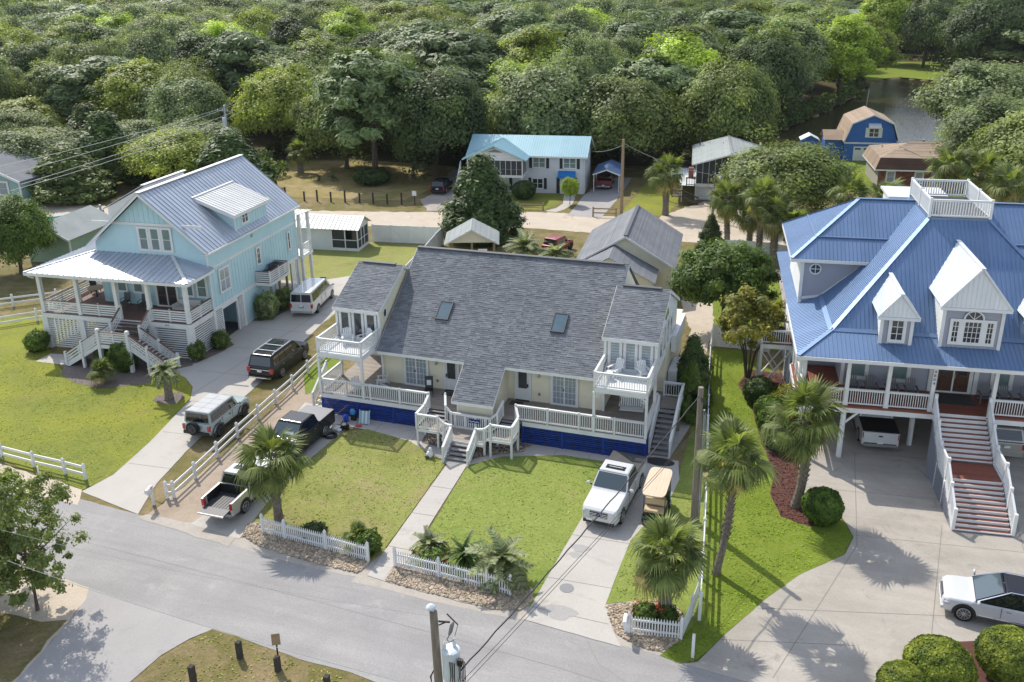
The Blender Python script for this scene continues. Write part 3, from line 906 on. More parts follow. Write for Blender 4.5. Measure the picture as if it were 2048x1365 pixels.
# middle plot
sheet('parking_strip', [(-31.3, 32.3), (-31.2, 36), (-31.4, 40.6), (-31.9, 45.8), (-32.4, 49.8), (-30.6, 48.2), (-29.0, 45.6), (-25.7, 43.7), (-26.1, 39), (-26.0, 36), (-25.3, 32), (-28.4, 31.9)], 0.020, DIRT, 0.2)
sheet('parking_slab', [(-28.6, 32.3), (-25.4, 31.9), (-26.0, 36), (-26.15, 39), (-25.9, 43.2), (-28.2, 44.5), (-29.4, 46.2), (-30.2, 46.4), (-29.6, 42.6), (-28.6, 38), (-28.2, 34.6)], 0.024, CONC2, 0.04)
sheet('turf_rug', [(-32.6, 50.2), (-32.7, 53.5), (-30.9, 53), (-30.2, 48.6), (-30.8, 47.4)], 0.028, G5)
sheet('west_lawn', [(-25.4, 32.0), (-26.0, 36), (-26.1, 39), (-25.8, 43.6), (-24.5, 44.2), (-21.45, 43.6), (-18.3, 41.9), (-18.0, 32.9), (-18.3, 31.9), (-22, 32.6), (-24.6, 32.6)], 0.028, G2, 0.05)
sheet('east_lawn', [(-17.0, 42.0), (-15.4, 43.5), (-12.1, 44.7), (-9.3, 44.7), (-9.45, 42.7), (-9.4, 40.1), (-9.95, 31.4), (-11.1, 31.6), (-16.4, 32.2)], 0.028, G3, 0.05)
sheet('apron_slab', [(-28.4, 45.6), (-28.2, 44.4), (-24.5, 44.1), (-21.4, 43.4), (-18.3, 41.75), (-17.0, 41.9), (-15.3, 43.3), (-12.1, 44.6), (-9.2, 44.6), (-6.3, 44.9), (-5.5, 50.6), (-5.5, 56), (-7.4, 56), (-7.4, 46)], 0.026, CONC2)
sheet('front_walk', [(-18.2, 41.8), (-17.05, 41.95), (-16.75, 36), (-16.5, 31.0), (-17.9, 31.2), (-18.05, 36)], 0.034, CONC2)
sheet('pebble_bed', [(-21, 45.3), (-20.6, 43.6), (-19, 43.4), (-18.4, 42.6), (-17.1, 42.6), (-16.2, 43.4), (-14.5, 44.3), (-14.2, 45.3)], 0.034, M['mulchgrey'])
sheet('east_drive', [(-7.3, 45.8), (-5.6, 46), (-5.25, 44), (-5.4, 42.2), (-6.7, 37.6), (-6.8, 34.2), (-6.8, 32.5), (-6.1, 30.9), (-5.6, 30.1), (-10, 30.5), (-9.95, 31.5), (-9.4, 40.1), (-9.3, 44.7)], 0.030, CONC2, 0.02)
sheet('fence_strip', [(-5.3, 44), (-5.45, 50), (-5.5, 56.5), (-5.0, 57), (-4.6, 52), (-3.9, 45), (-2.7, 32.8), (-2.6, 31), (-3.5, 31.5), (-4.1, 33.8), (-6.8, 32.6), (-6.8, 34.2), (-6.7, 37.6), (-5.4, 42.2)], 0.026, G3, 0.05)
# right plot
sheet('right_lawn', [(-5.1, 56.5), (-5.6, 63.2), (-3.4, 63.4), (-1.0, 60), (0.0, 56), (-1.1, 51.5), (0.1, 44.6), (0.2, 42.1), (1.2, 41.5), (2.6, 41.9), (3.26, 42.58), (3.71, 41.14), (3.33, 39.53), (1.33, 37.31), (-0.1, 35.0), (-1.56, 32.17), (-2.48, 30.34), (-3.12, 29.9), (-4.0, 30.1), (-3.3, 31.3), (-2.75, 32.8), (-3.9, 45)], 0.028, G4, 0.04)
sheet('back_right_lawn', [(-5.5, 63.6), (-8.8, 87), (-0.5, 84), (1.5, 76), (-1, 64)], 0.012, G4, 0.15)
sheet('side_path', [(0.3, 65), (-0.8, 68), (-1.2, 76), (-2.2, 84), (2.5, 84), (3, 64)], 0.02, GRAVEL, 0.1)
sheet('mulch_bed', [(-3.3, 57.4), (-2.7, 60.1), (0.1, 60), (2.2, 56), (2.2, 52), (1.05, 50.2), (0.9, 45.9), (1.15, 44.5), (2.6, 44.0), (3.05, 42.7), (2.7, 41.85), (1.7, 41.45), (0.22, 41.9), (-0.4, 43.9), (-0.3, 46.1), (-1.3, 49.9), (-2.3, 55.2)], 0.034, M['mulch'], 0.1)
sheet('right_drive', [(-3.0, 29.9), (-2.46, 30.19), (-1.56, 32.17), (-0.1, 35.0), (1.33, 37.31), (3.33, 39.53), (3.75, 41.14), (3.37, 42.45), (2.65, 43.9), (1.15, 44.7), (0.9, 49.9), (2, 56), (2, 64), (32, 67), (36, 28), (20, 27.6), (4, 29.3)], 0.024, CONC3)
sheet('shrub_bed', [(5.2, 31.2), (5.7, 33.2), (6.9, 34.3), (8.6, 35.0), (11, 35.4), (20, 36), (20, 30), (6, 30.4)], 0.032, M['mulch'], 0.1)

def joints(name, segs, z, w=0.035):
 b = MB()
 for p, q in segs:
  d = (V((*q, 0)) - V((*p, 0))).normalized()
  n = V((-d.y, d.x, 0)) * w / 2
  a, c = V((*p, z)), V((*q, z))
  b.face([a - n, c - n, c + n, a + n])
 return b.build(name, JOINT, kind='structure')
joints('walk_joint', [((-18.12, 39.3), (-16.9, 39.35)), ((-18.1, 36.6), (-16.78, 36.65)), ((-18.0, 33.6), (-16.65, 33.6))], 0.038)
joints('drive_joint', [((-35.95, 36.4), (-33.2, 36.6)), ((-36.6, 40.2), (-33.85, 40.4)), ((-37.8, 44.3), (-34.4, 44.7)), ((-40.3, 48.6), (-35.0, 49)), ((-40.8, 53), (-35.6, 53.4)), ((-38.2, 45.2), (-37.6, 70)), ((-41, 57), (-36.1, 57.3)), ((-41, 61), (-36.5, 61.3))], 0.028)
joints('drive_joint', [((-9.6, 37.2), (-6.7, 37.3)), ((-9.9, 33.6), (-6.8, 33.7)), ((-9.9, 31.4), (-6.4, 31.3))], 0.034, 0.03)
joints('drive_joint', [((3.7, 41.3), (18, 43)), ((1.2, 45.2), (18, 47.2)), ((4.0, 50), (3.9, 40.5)), ((3.9, 40.5), (0.5, 30.2)), ((8.0, 43.5), (6.0, 30)), ((-0.4, 34.3), (16, 38.3)), ((12, 55), (11, 30)), ((-1.7, 31.8), (3.6, 33.1)), ((1, 49.6), (18, 51.5))], 0.028, 0.03)
joints('apron_joint', [((-24, 45.2), (-24, 44.1)), ((-21.4, 45.2), (-21.3, 43.4)), ((-12.6, 45.2), (-12.6, 44.5)), ((-10.6, 45.2), (-10.6, 44.6)), ((-7.3, 48), (-5.6, 48)), ((-7.3, 51), (-5.6, 51))], 0.030, 0.03)

def crack(pts, z, w):
 segs = []
 for p, q in zip(pts[:-1], pts[1:]):
  n = max(1, int(math.hypot(q[0] - p[0], q[1] - p[1]) / .5))
  f = lambda k: (p[0] + (q[0] - p[0]) * k / n + .04 * mnoise.noise(V((p[0] + k * .9, p[1], 2))), p[1] + (q[1] - p[1]) * k / n + .04 * mnoise.noise(V((p[0] + k * .9, p[1], 7))))
  segs += [(f(k), f(k + 1)) for k in range(n)]
 joints('road_crack', segs, z, w)
for pts in ([(-60, 30.2), (-33, 29.4), (-20, 28.9), (-8, 28.2), (4, 27), (20, 25.3)], [(-7, 30), (-6.3, 28.9), (-4.8, 28.1)]):
 crack(pts, .0165, .016)
RNG = np.random.default_rng(5)
def stones(name, poly, n, size, z, m=None, flat=0.55):
 P = scatter(poly, n, RNG)
 b = MB()
 for x, y in P:
  s = size * rnd.uniform(0.6, 1.5)
  a = rnd.random() * 3.14
  b.cr = rnd.random()
  k = 6
  ca, sa = math.cos(a), math.sin(a)
  asp = rnd.uniform(0.6, 1)
  bt, tp = [], []
  for i in range(k):
   t = 2 * math.pi * i / k
   r = s * rnd.uniform(0.8, 1.15)
   px, py = r * math.cos(t), r * asp * math.sin(t)
   bt.append((x + px * ca - py * sa, y + px * sa + py * ca, z))
   tp.append((x + 0.62 * (px * ca - py * sa), y + 0.62 * (px * sa + py * ca), z + s * flat * rnd.uniform(0.8, 1.3)))
  b.idx(bt + tp, [tuple(range(k, 2 * k))] + [(i, (i + 1) % k, k + (i + 1) % k, k + i) for i in range(k)])
 return b.build(name, m or M['stone'], kind='stuff')
ROCK1 = [(-25.7, 33.1), (-25.0, 33.6), (-22, 33.2), (-18.6, 32.8), (-18.25, 32.0), (-18.4, 31.25), (-19.2, 31.25), (-21.5, 31.4), (-24.1, 31.7), (-25.4, 32.2)]
ROCK2 = [(-16.9, 31.1), (-17.0, 32.4), (-14, 32.5), (-11.1, 32.5), (-10.2, 32.6), (-10.0, 31.9), (-10.3, 31.05), (-11.5, 30.75), (-14.4, 30.9)]
ROCK3 = [(-6.75, 32.4), (-5.8, 33.0), (-4.3, 33.6), (-3.5, 33.0), (-3.3, 31.3), (-3.9, 30.4), (-4.7, 30.3), (-6.0, 30.85)]
for k, pl in enumerate((ROCK1, ROCK2, ROCK3)):
 sheet('rock_bed', pl, 0.036, DUST, 0.15)
 o = stones('river_stones', pl, 3400, 0.07, 0.036)
 tag(o, ('tan river stones under the left picket fence by the street', 'tan river stones under the middle picket fence by the street', 'tan river stones round the palm and short corner picket fence')[k], 'stones', 'river stone beds')
o = stones('pebbles', [(-20.9, 45.2), (-20.4, 43.7), (-18.9, 43.5), (-18.5, 42.9), (-17.0, 42.9), (-16.1, 43.5), (-14.4, 44.4), (-14.2, 45.2)], 1500, 0.055, 0.034, M['stone'])
tag(o, 'brown pebbles under the white front stair landings', 'pebbles')
def chips(name, polys, n, size, z, m, label, cat):
 P = np.concatenate([scatter(p, n, RNG) for p in polys])
 P3 = np.column_stack([P, np.full(len(P), z)])
 me = cards(name, P3, size, m, RNG, nrm=np.array([0, 0, 1.0]), spread=0.5, aspect=3.0)
 tag(put(name, me, kind='stuff'), label, cat)
chips('mulch_chips', [[(-3.2, 57.4), (-2.7, 60), (0.1, 59.5), (2.1, 55), (2, 52), (0.95, 50.2), (0.85, 45.9), (1.1, 44.4), (2.6, 43.9), (2.95, 42.6), (2.6, 41.9), (1.7, 41.5), (0.25, 42), (-0.35, 43.9), (-0.25, 46.1), (-1.2, 50), (-2.2, 55.2)]], 12000, 0.05, 0.05, M['chip'], 'red brown mulch chips in the bed beside the bright green lawn', 'mulch')
def tufts(name, polys, dens, size, z, m, label):
 out = []
 for p in polys:
  a = np.array(p)
  area = np.prod(a.max(0) - a.min(0))
  P = scatter(p, int(area * dens), RNG)
  if len(P):
   keep = np.array([mnoise.noise(V((x * 0.55, y * 0.55, 4.0))) + 0.5 * mnoise.noise(V((x * 2.1, y * 2.1, 8.0))) for x, y in P]) + RNG.normal(0, .3, len(P)) > -0.15
   P = P[keep]
  out.append(P)
 P = np.concatenate(out)
 P3 = np.column_stack([P, np.full(len(P), z) + RNG.uniform(0, size * .35, len(P))])
 rv = np.array([0.5 + 0.8 * mnoise.noise(V((x * 0.4, y * 0.4, 1.0))) for x, y in P])
 me = cards(name, P3, size, m, RNG, nrm=np.array([-.3, .25, 1.3]), spread=0.45, aspect=2.2, rv=rv)
 tag(put(name, me, kind='stuff'), label, 'grass')
tufts('grass_tufts', [[(-60, 46), (-54, 48), (-50, 45.8), (-44.8, 44), (-41.7, 47.2), (-38.9, 46), (-37.9, 44.4), (-36.6, 39), (-36, 35.2), (-36.4, 33.4), (-41.7, 34.3), (-60, 36)]], 20, 0.06, 0.03, LF['tuft'], 'short olive grass blades of the left front lawn')
tufts('grass_tufts', [[(-25.5, 32.2), (-26, 36), (-26.1, 39), (-25.8, 43.5), (-24.5, 44.1), (-21.4, 43.5), (-18.3, 41.8), (-18.1, 33), (-18.4, 32), (-24.6, 32.8)], [(-17, 41.9), (-15.4, 43.4), (-12.1, 44.6), (-9.4, 44.6), (-9.5, 40), (-10, 31.5), (-16.4, 32.3)], [(-5.5, 42), (-4.2, 44), (-3, 34), (-6.6, 33), (-6.7, 37)]], 26, 0.055, 0.035, LF['tuft'], 'grass blades of the two lawns beside the front walk')
tufts('grass_tufts', [[(-4.6, 56), (-5.3, 63), (-3.4, 63.2), (-1.2, 59), (-2.4, 55), (-1.3, 50), (-0.3, 46), (-0.4, 43.9), (0.1, 42), (1.7, 41.3), (2.7, 41.7), (3.3, 42.3), (3.6, 41.1), (3.2, 39.6), (1.2, 37.4), (-0.2, 35.1), (-1.7, 32.2), (-2.6, 30.4), (-3.9, 30.2), (-2.8, 33), (-3.9, 45)]], 45, 0.055, 0.035, LF['tuftv'], 'thick vivid green grass of the right front lawn')
tufts('grass_tufts', [[(-22.6, 25.8), (-20.7, 25.6), (-18, 25.3), (-14, 25), (-13, 22), (-22.4, 21), (-23.6, 23.8)]], 30, 0.06, 0.03, LF['tuft'], 'rough grass on the near side of the street')
# ---------------------------------------------------------------- middle house (cream duplex with grey shingle roof)
mh = thing('duplex_house', 'cream two-unit house with wide grey shingle roof and twin balcony towers', 'house', (-17.85, 45.35, 0))
bpy.context.view_layer.update()
W, Wv = M['white'], M['white2']
def mh_build():
 h = mh
 # skirting of navy slats
 for x0, x1 in ((-10.4, -2.95), (3.05, 10.4)):
  n = 3
  for i in range(n + 1):
   x = x0 + (x1 - x0) * i / n
   pbox('skirt_post', h, M['navy'], x - .07, 0.0, 0, x + .07, .09, 1.2)
  for i in range(n):
   a, c = x0 + (x1 - x0) * i / n + .07, x0 + (x1 - x0) * (i + 1) / n - .07
   for j in range(9):
    pbox('slat', h, M['navy'], a, .02, .06 + j * .125, c, .045, .06 + j * .125 + .088)
 for s in (-1, 1):
  for j in range(9):
   pbox('slat', h, M['navy'], s * 10.4 - .012, .1, .06 + j * .125, s * 10.4 + .012, 3.2, .148 + j * .125)
 # deck
 pbox('fascia', h, W, -10.45, -.05, 1.2, -2.95, -.002, 1.46)
 pbox('fascia', h, W, 3.05, -.05, 1.2, 10.45, -.002, 1.46)
 for k in range(20):
  y = k * .14
  pbox('deck_board', h, M['deck'], -10.45, y, 1.46, 10.45, y + .133, 1.5)
 for s in (-1, 1):
  for k in range(26):
   y = 2.8 + k * .14
   x0, x1 = sorted((s * 7.3, s * 10.45))
   pbox('deck_board', h, M['deck'], x0, y, 1.46, x1, y + .133, 1.5)
 b = MB()
 b.box(-7.2, 2.8, 0, 7.2, 15, 4.2)
 b.box(-10.35, 6.45, 0, -7.2, 14, 4.3)
 b.box(7.2, 6.45, 0, 10.35, 14, 4.3)
 b.build('core_wall', M['cream'], h)
 siding('wall', h, M['cream'], [(-7.3, 2.75, 1.5), (7.3, 2.75, 1.5), (7.3, 2.75, 4.35), (-7.3, 2.75, 4.35)], (0, -1, 0), .15)
 for s in (-1, 1):
  siding('side_wall', h, M['cream'], [(s * 7.28, 2.75, 1.5), (s * 7.28, 6.45, 1.5), (s * 7.28, 6.45, 4.3), (s * 7.28, 2.75, 4.3)], (s, 0, 0), .15)
  siding('rear_porch_wall', h, M['cream'], [(s * 7.28, 6.42, 1.5), (s * 10.35, 6.42, 1.5), (s * 10.35, 6.42, 4.3), (s * 7.28, 6.42, 4.3)], (0, -1, 0), .15)
  siding('side_wall', h, M['cream'], [(s * 10.36, 6.45, 0.3), (s * 10.36, 14, 0.3), (s * 10.36, 14, 4.3), (s * 10.36, 6.45, 4.3)], (s, 0, 0), .15)
  pbox('corner_board', h, W, s * 7.33 - .07, 2.66, 1.5, s * 7.33 + .07, 2.8, 4.2)
 # main roof, shingled front; plain back
 m_ = .685
 zp = lambda y: 4.12 + m_ * (y - 1.6)
 xl, xr = -7.15, 7.5
 for x0, x1, y0 in ((xl, -1.16, 1.6), (-1.16, 1.46, -.68), (1.46, xr, 1.6)):
  shingles(h, M['shingle'], [(x0, y0, zp(y0)), (x1, y0, zp(y0)), (x1, 8.65, zp(8.65)), (x0, 8.65, zp(8.65))], .15, .34)
 rz = zp(8.65)
 b = MB()
 b.prism([(xl, 8.65, rz), (xr, 8.65, rz), (xr, 15.6, 4.2), (xl, 15.6, 4.2)], (0, 0, .04))
 b.build('rear_roof_slope', M['shingle'], h)
 b = MB()
 b.beam((xl, 8.65, rz + .03), (xr - .3, 8.65, rz + .03), .34, .07)
 b.build('ridge_cap', M['dkgrey'], h)
 b = MB()
 for x0, x1, y0 in ((xl, -1.16, 1.6), (1.46, xr, 1.6), (-1.16, 1.46, -.68)):
  b.box(x0, y0 - .03, zp(y0) - .2, x1, y0 + .002, zp(y0) - .01)
 for x in (xl, xr):
  b.prism([(x - .03, 1.57, zp(1.6) - .2), (x - .03, 8.65, rz - .2), (x - .03, 8.65, rz - .01), (x - .03, 1.57, zp(1.6) - .02)], (.06, 0, 0))
 for x in (-1.16, 1.46):
  b.prism([(x - .03, -.68, zp(-.68) - .18), (x - .03, 1.58, zp(1.58) - .18), (x - .03, 1.58, zp(1.58) - .012), (x - .03, -.68, zp(-.68) - .012)], (.06, 0, 0))
 b.build('roof_trim', W, h)
 # gable ends of the main block
 for x, s in ((xl + .1, -1), (xr - .1, 1)):
  siding('gable_wall', h, M['cream'], [(x, 2.75, 4.2), (x, 15, 4.2), (x, 8.65, rz - .15)], (s, 0, 0), .16)
 # bay below the long roof tongue
 siding('bay_wall', h, M['cream'], [(-.92, -.2, .8), (1.22, -.2, .8), (1.22, -.2, 2.86), (-.92, -.2, 2.86)], (0, -1, 0), .15)
 for x, s in ((-.95, -1), (1.25, 1)):
  siding('bay_side_wall', h, M['cream'], [(x, -.2, 1.0), (x, 2.75, 1.0), (x, 2.75, zp(2.75) - .1), (x, -.2, zp(-.2) - .1)], (s, 0, 0), .15)
 pbox('corner_board', h, W, -1.0, -.27, .8, -.88, -.18, 2.8)
 pbox('corner_board', h, W, 1.18, -.27, .8, 1.3, -.18, 2.8)
 # skylights
 for x0 in (-3.98, 3.68):
  y0, y1 = 3.98, 5.05
  b = MB()
  for a, c, d, e in ((x0 - .06, x0, y0 - .06, y1 + .06), (x0 + .78, x0 + .84, y0 - .06, y1 + .06), (x0, x0 + .78, y0 - .06, y0), (x0, x0 + .78, y1, y1 + .06)):
   b.prism([(a, d, zp(d)), (c, d, zp(d)), (c, e, zp(e)), (a, e, zp(e))], (0, -.07, .12))
  s_ = b.build('skylight', M['dkgrey'], h)
  b = MB()
  b.prism([(x0, y0, zp(y0)), (x0 + .78, y0, zp(y0)), (x0 + .78, y1, zp(y1)), (x0, y1, zp(y1))], (0, -.05, .09))
  b.build('pane', M['skyglass'], s_)
  b = MB()
  b.tube([(x0 + .4, y1 + .12, zp(y1) + .08), (x0 + .4, y1 + .2, zp(y1 + .2) + .08)], .03, 6)
  b.build('flashing', M['steel'], s_)
 # french doors and entry doors on the deck
 for x, fl in ((-4.95, 1), (4.9, -1)):
  window(h, (x, 2.70, 1.58), (1, 0, 0), (0, -1, 0), 1.5, 2.05, 3, 5, .13, M['glass_lt'], W, .025, 'french_door', 2)
  pbox('door_handle', h, M['black'], x - .05, 2.56, 2.5, x - .01, 2.62, 2.64)
 for x in (-2.5, 2.25):
  f = window(h, (x, 2.70, 1.56), (1, 0, 0), (0, -1, 0), .86, 2.05, 1, 1, .11, M['white'], W, .02, 'entry_door', 1)
  pbox('door_glass', f, M['screen'], x - .26, 2.585, 2.35, x + .26, 2.625, 3.45)
  pbox('door_handle', f, M['black'], x + .3 * (1 if x > 0 else -1), 2.55, 2.45, x + .36 * (1 if x > 0 else -1), 2.62, 2.65)
  pbox('threshold', f, M['black'], x - .45, 2.5, 1.51, x + .45, 2.62, 1.56)
 for x in (-3.5, 3.3):
  b = MB()
  b.box(x - .05, 2.58, 3.2, x + .05, 2.68, 3.4)
  b.ell((x, 2.56, 3.3), .07, .07, .13, 8, 5)
  b.build('wall_lantern', M['steel'], h)
  pbox('outlet_cover', h, M['greyplas'], x - .06, 2.66, 1.95, x + .06, 2.7, 2.12)
 b = MB()
 b.tube([(-7.15, 1.62, 4.0), (-7.2, 2.5, 3.9), (-7.2, 2.6, 1.6)], .045, 8)
 b.build('downpipe', W, h)

 # towers
 for s in (-1, 1):
  xi, xo = s * 7.38, s * 10.4
  x0, x1 = min(xi, xo), max(xi, xo)
  b = MB()
  b.prism([(x0 + .03, 2.8, 4.2), (x0 + .03, 10.4, 4.2), (x0 + .03, 10.4, 6.5), (x0 + .03, 6.4, 8.2), (x0 + .03, 2.8, 6.5)], (x1 - x0 - .06, 0, 0))
  b.build('tower_core', M['white'], h)
  siding('tower_wall', h, M['white'], [(x0, 2.75, 4.35), (x1, 2.75, 4.35), (x1, 2.75, 6.5), (x0, 2.75, 6.5)], (0, -1, 0), .16)
  siding('tower_outer_wall', h, M['white'], [(xo, 2.75, 4.2), (xo, 10.4, 4.2), (xo, 10.4, 6.45), (xo, 6.4, 8.2), (xo, 2.75, 6.5)], (s, 0, 0), .16)
  siding('tower_inner_wall', h, M['cream'], [(xi, 2.75, 4.3), (xi, 9.5, 5.8), (xi, 9.5, 6.75), (xi, 6.4, 8.2), (xi, 2.75, 6.5)], (-s, 0, 0), .16)
  ex0, ex1 = x0 - .14, x1 + .14
  shingles(h, M['shingle'], [(ex0, 2.4, 6.42), (ex1, 2.4, 6.42), (ex1, 6.4, 8.32), (ex0, 6.4, 8.32)], .15, .34)
  shingles(h, M['shingle'], [(ex1, 10.6, 6.35), (ex0, 10.6, 6.35), (ex0, 6.4, 8.32), (ex1, 6.4, 8.32)], .15, .5)
  b = MB()
  b.beam((ex0 + .35, 6.4, 8.36), (ex1 - .55, 6.4, 8.36), .3, .06)
  b.build('ridge_cap', M['dkgrey'], h)
  b = MB()
  b.box(ex0, 2.36, 6.22, ex1, 2.4, 6.43)
  b.box(ex0, 2.4, 6.24, ex1, 2.75, 6.28)
  for x in (ex0, ex1):
   b.prism([(x - .025, 2.4, 6.22), (x - .025, 6.4, 8.12), (x - .025, 10.6, 6.15), (x - .025, 10.6, 6.34), (x - .025, 6.4, 8.31), (x - .025, 2.4, 6.41)], (.05, 0, 0))
  b.build('tower_trim', W, h)
  for x in (x0, x1):
   pbox('corner_board', h, W, x - .08, 2.62, 4.3, x + .08, 2.78, 6.3)
  # tower front: door with two side lights
  cx = (x0 + x1) / 2
  for dx in (-.92, 0, .92):
   window(h, (cx + dx, 2.69, 4.42 if dx == 0 else 4.55), (1, 0, 0), (0, -1, 0), .6, 1.72 if dx == 0 else 1.55, 1, 9 if s > 0 else 1, .12, M['glass'] if s < 0 else M['glass_lt'], W, .014, 'balcony_door' if dx == 0 else 'side_light', 1)
  # outer wall windows
  for k in range(4):
   yy = 4.0 + k * 1.25
   window(h, (xo + .02 * s, yy, 4.75), (0, 1, 0), (s, 0, 0), .85, 1.35 + (.3 if k in (1, 2) else 0), 1, 2, .09, M['glass_lt'], W)
  b = MB()
  b.prism([(xo + .05 * s, 5.9 + .55 * math.cos(t), 6.75 + .55 * math.sin(t)) for t in [math.pi * k / 10 for k in range(11)]], (.03 * s, 0, 0))
  b.build('arch_window', M['glass'], h)
  b = MB()
  b.tube([(xi - .05 * s, 3.45 + .22 * math.cos(t), 6.0 + .3 * math.sin(t)) for t in [2 * math.pi * k / 16 for k in range(17)]], .04, 6)
  rw = b.build('round_window', W, h)
  b = MB()
  b.prism([(xi - .035 * s, 3.45 + .22 * math.cos(t), 6.0 + .3 * math.sin(t)) for t in [2 * math.pi * k / 16 for k in range(16)]], (-.03 * s, 0, 0))
  b.build('pane', M['glass'], rw)
  # balcony
  bx0, bx1 = (x0 - .03, x1 + .06)
  pbox('balcony_beam', h, W, bx0, -.06, 4.02, bx1, .06, 4.3)
  pbox('balcony_beam', h, W, xo - .06, .06, 4.02, xo + .06, 2.75, 4.3)
  pbox('balcony_beam', h, W, xi - .06, .06, 4.02, xi + .06, 2.75, 4.3)
  pbox('porch_ceiling', h, W, bx0, .06, 4.2, bx1, 6.4, 4.24)
  for k in range(19):
   pbox('balcony_board', h, M['white2'], bx0, .0 + k * .145, 4.3, bx1, k * .145 + .138, 4.345)
  railing(h, [(xi, 2.6, 4.345), (xi, 0, 4.345), (xo, 0, 4.345), (xo, 2.6, 4.345)], .92, W, .145, post=.1, single=(True), capw=.12)
  for x in (xi, xo):
   pbox('porch_post', h, W, x - .075, -.07, 1.5, x + .075, .07, 4.02)
  for x, d in ((xi, s), (xo, -s)):
   b = MB()
   b.tube([(x + d * .5 * (1 - math.cos(t)), -.02, 3.5 + .5 * math.sin(t)) for t in [math.pi / 2 * k / 6 for k in range(7)]], .035, 6)
   b.tube([(x + d * (.2 + .12 * math.cos(t)), -.02, 3.82 + .12 * math.sin(t)) for t in [2 * math.pi * k / 8 for k in range(9)]], .025, 6)
   b.build('corner_bracket', W, h)
  pbox('porch_post', h, W, xo - .075, 2.68, 1.5, xo + .075, 2.83, 4.3)
  # side rail of the deck
  railing(h, [(s * 10.38, 0, 1.5), (s * 10.38, 2.7 if s < 0 else 3.9, 1.5)], 1.0, W, .14, single=False, capw=.12, first=False)
 # front deck rails
 for pts, ps in (([(-10.38, 0, 1.5), (-2.95, 0, 1.5)], [-10.38, -8.6, -6.9, -4.9, -2.95]), ([(2.65, 0, 1.5), (10.38, 0, 1.5)], [2.65, 4.6, 6.5, 8.6, 10.38])):
  railing(h, pts, 1.0, W, .135, posts=[(x, 0, 1.5) for x in ps], capw=.14, single=True)
 # front stairs: centre landing, two side landings, steps
 P_ = M['deckgrey']
 for k in range(10):
  pbox('landing_board', h, M['deck'], -1.25, -2.05 + k * .145, .71, 1.4, -2.05 + k * .145 + .138, .75)
 for x0, x1 in ((-2.9, -1.55), (1.75, 3.05)):
  for k in range(9):
   pbox('landing_board', h, M['deck'], x0, -1.95 + k * .14, 1.06, x1, -1.95 + k * .14 + .133, 1.1)
  pbox('landing_rim', h, W, x0 - .03, -2.0, .92, x1 + .03, -1.955, 1.08)
  pbox('landing_rim', h, W, x0 - .03, -1.95, .92, x0 + .01, -.65, 1.06)
  pbox('landing_rim', h, W, x1 - .01, -1.95, .92, x1 + .03, -.65, 1.06)
  for k in range(3):
   pbox('step', h, P_, x0 + .05, -.7 + k * .25, 1.1 + k * .13, x1 - .05, -.45 + k * .25 + .02, 1.14 + k * .13)
 for x0, x1 in ((-1.55, -1.25), (1.4, 1.75)):
  pbox('step', h, P_, x0, -1.9, .88, x1, -.9, .92)
 pbox('landing_rim', h, W, -1.28, -2.1, .55, 1.43, -2.055, .73)
 for k in range(5):
  z = .75 - (k + 1) * .15 + .0
  y = -2.12 - (k + 1) * .27
  pbox('step', h, P_, -.6, y, z - .04, .85, y + .29, z + .02)
  pbox('riser', h, M['deckgrey'], -.58, y + .25, z - .13, .83, y + .275, z - .04)
 for x in (-.63, .88):
  b = MB()
  b.prism([(x - .02, -3.5, 0), (x - .02, -3.2, 0), (x - .02, -2.1, .55), (x - .02, -2.1, .78), (x - .02, -3.5, .08)], (.04, 0, 0))
  b.build('stringer', W, h)
  railing(h, [(x, -3.5, .04), (x, -2.12, .75)], .95, W, .14, single=True, capw=.14)
 for px, py in ((-2.87, -1.95), (-1.55, -1.98), (-2.93, -.75), (3.02, -1.95), (1.77, -2.05), (3.08, -.95), (-1.2, -2.0), (1.38, -2.02), (1.75, -.8), (-1.55, -.8)):
  pbox('landing_post', h, W, px - .06, py - .06, 0, px + .06, py + .06, 1.0)
 railing(h, [(-2.92, 0, 1.5), (-2.92, -.75, 1.12), (-2.92, -1.97, 1.1), (-1.55, -1.97, 1.1), (-1.15, -2.02, .8), (-.66, -2.1, .75)], .96, W, .14, capw=.14, single=True)
 railing(h, [(2.65, 0, 1.5), (3.05, -.75, 1.15), (3.05, -1.97, 1.1), (1.75, -1.97, 1.1), (1.4, -2.05, .8), (.9, -2.1, .75)], .96, W, .14, capw=.14, single=True)
 railing(h, [(-1.95, .25, 1.5), (-1.6, -.6, 1.15), (-1.2, -.7, .8)], .96, W, .14, capw=.14, single=False)
 railing(h, [(1.75, .3, 1.5), (1.7, -.6, 1.15), (1.3, -.7, .8)], .96, W, .14, capw=.14, single=False)
 # slatted front between the landings
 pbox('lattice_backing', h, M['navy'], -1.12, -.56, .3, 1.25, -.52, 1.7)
 pbox('lattice_rail', h, W, -1.15, -.66, 1.62, 1.28, -.56, 1.76)
 pbox('lattice_rail', h, W, -1.15, -.64, .76, 1.28, -.57, .88)
 for k in range(19):
  x = -1.1 + k * .13
  pbox('lattice_slat', h, W, x, -.62, .88, x + .065 + (.05 if k % 5 == 0 else 0), -.58, 1.62)
 s_ = pbox('name_sign', h, M['navy'], -.1, -.67, 1.25, .62, -.635, 1.5)
 b = MB()
 b.tube([(-.06 + .64 * k / 12, -.685, 1.36 + .035 * math.sin(k * 1.5)) for k in range(13)], .022, 5)
 b.build('sign_wave', W, h)
 pbox('bay_sill', h, M['deckgrey'], -1.05, -.55, 1.44, 1.25, -.2, 1.5)
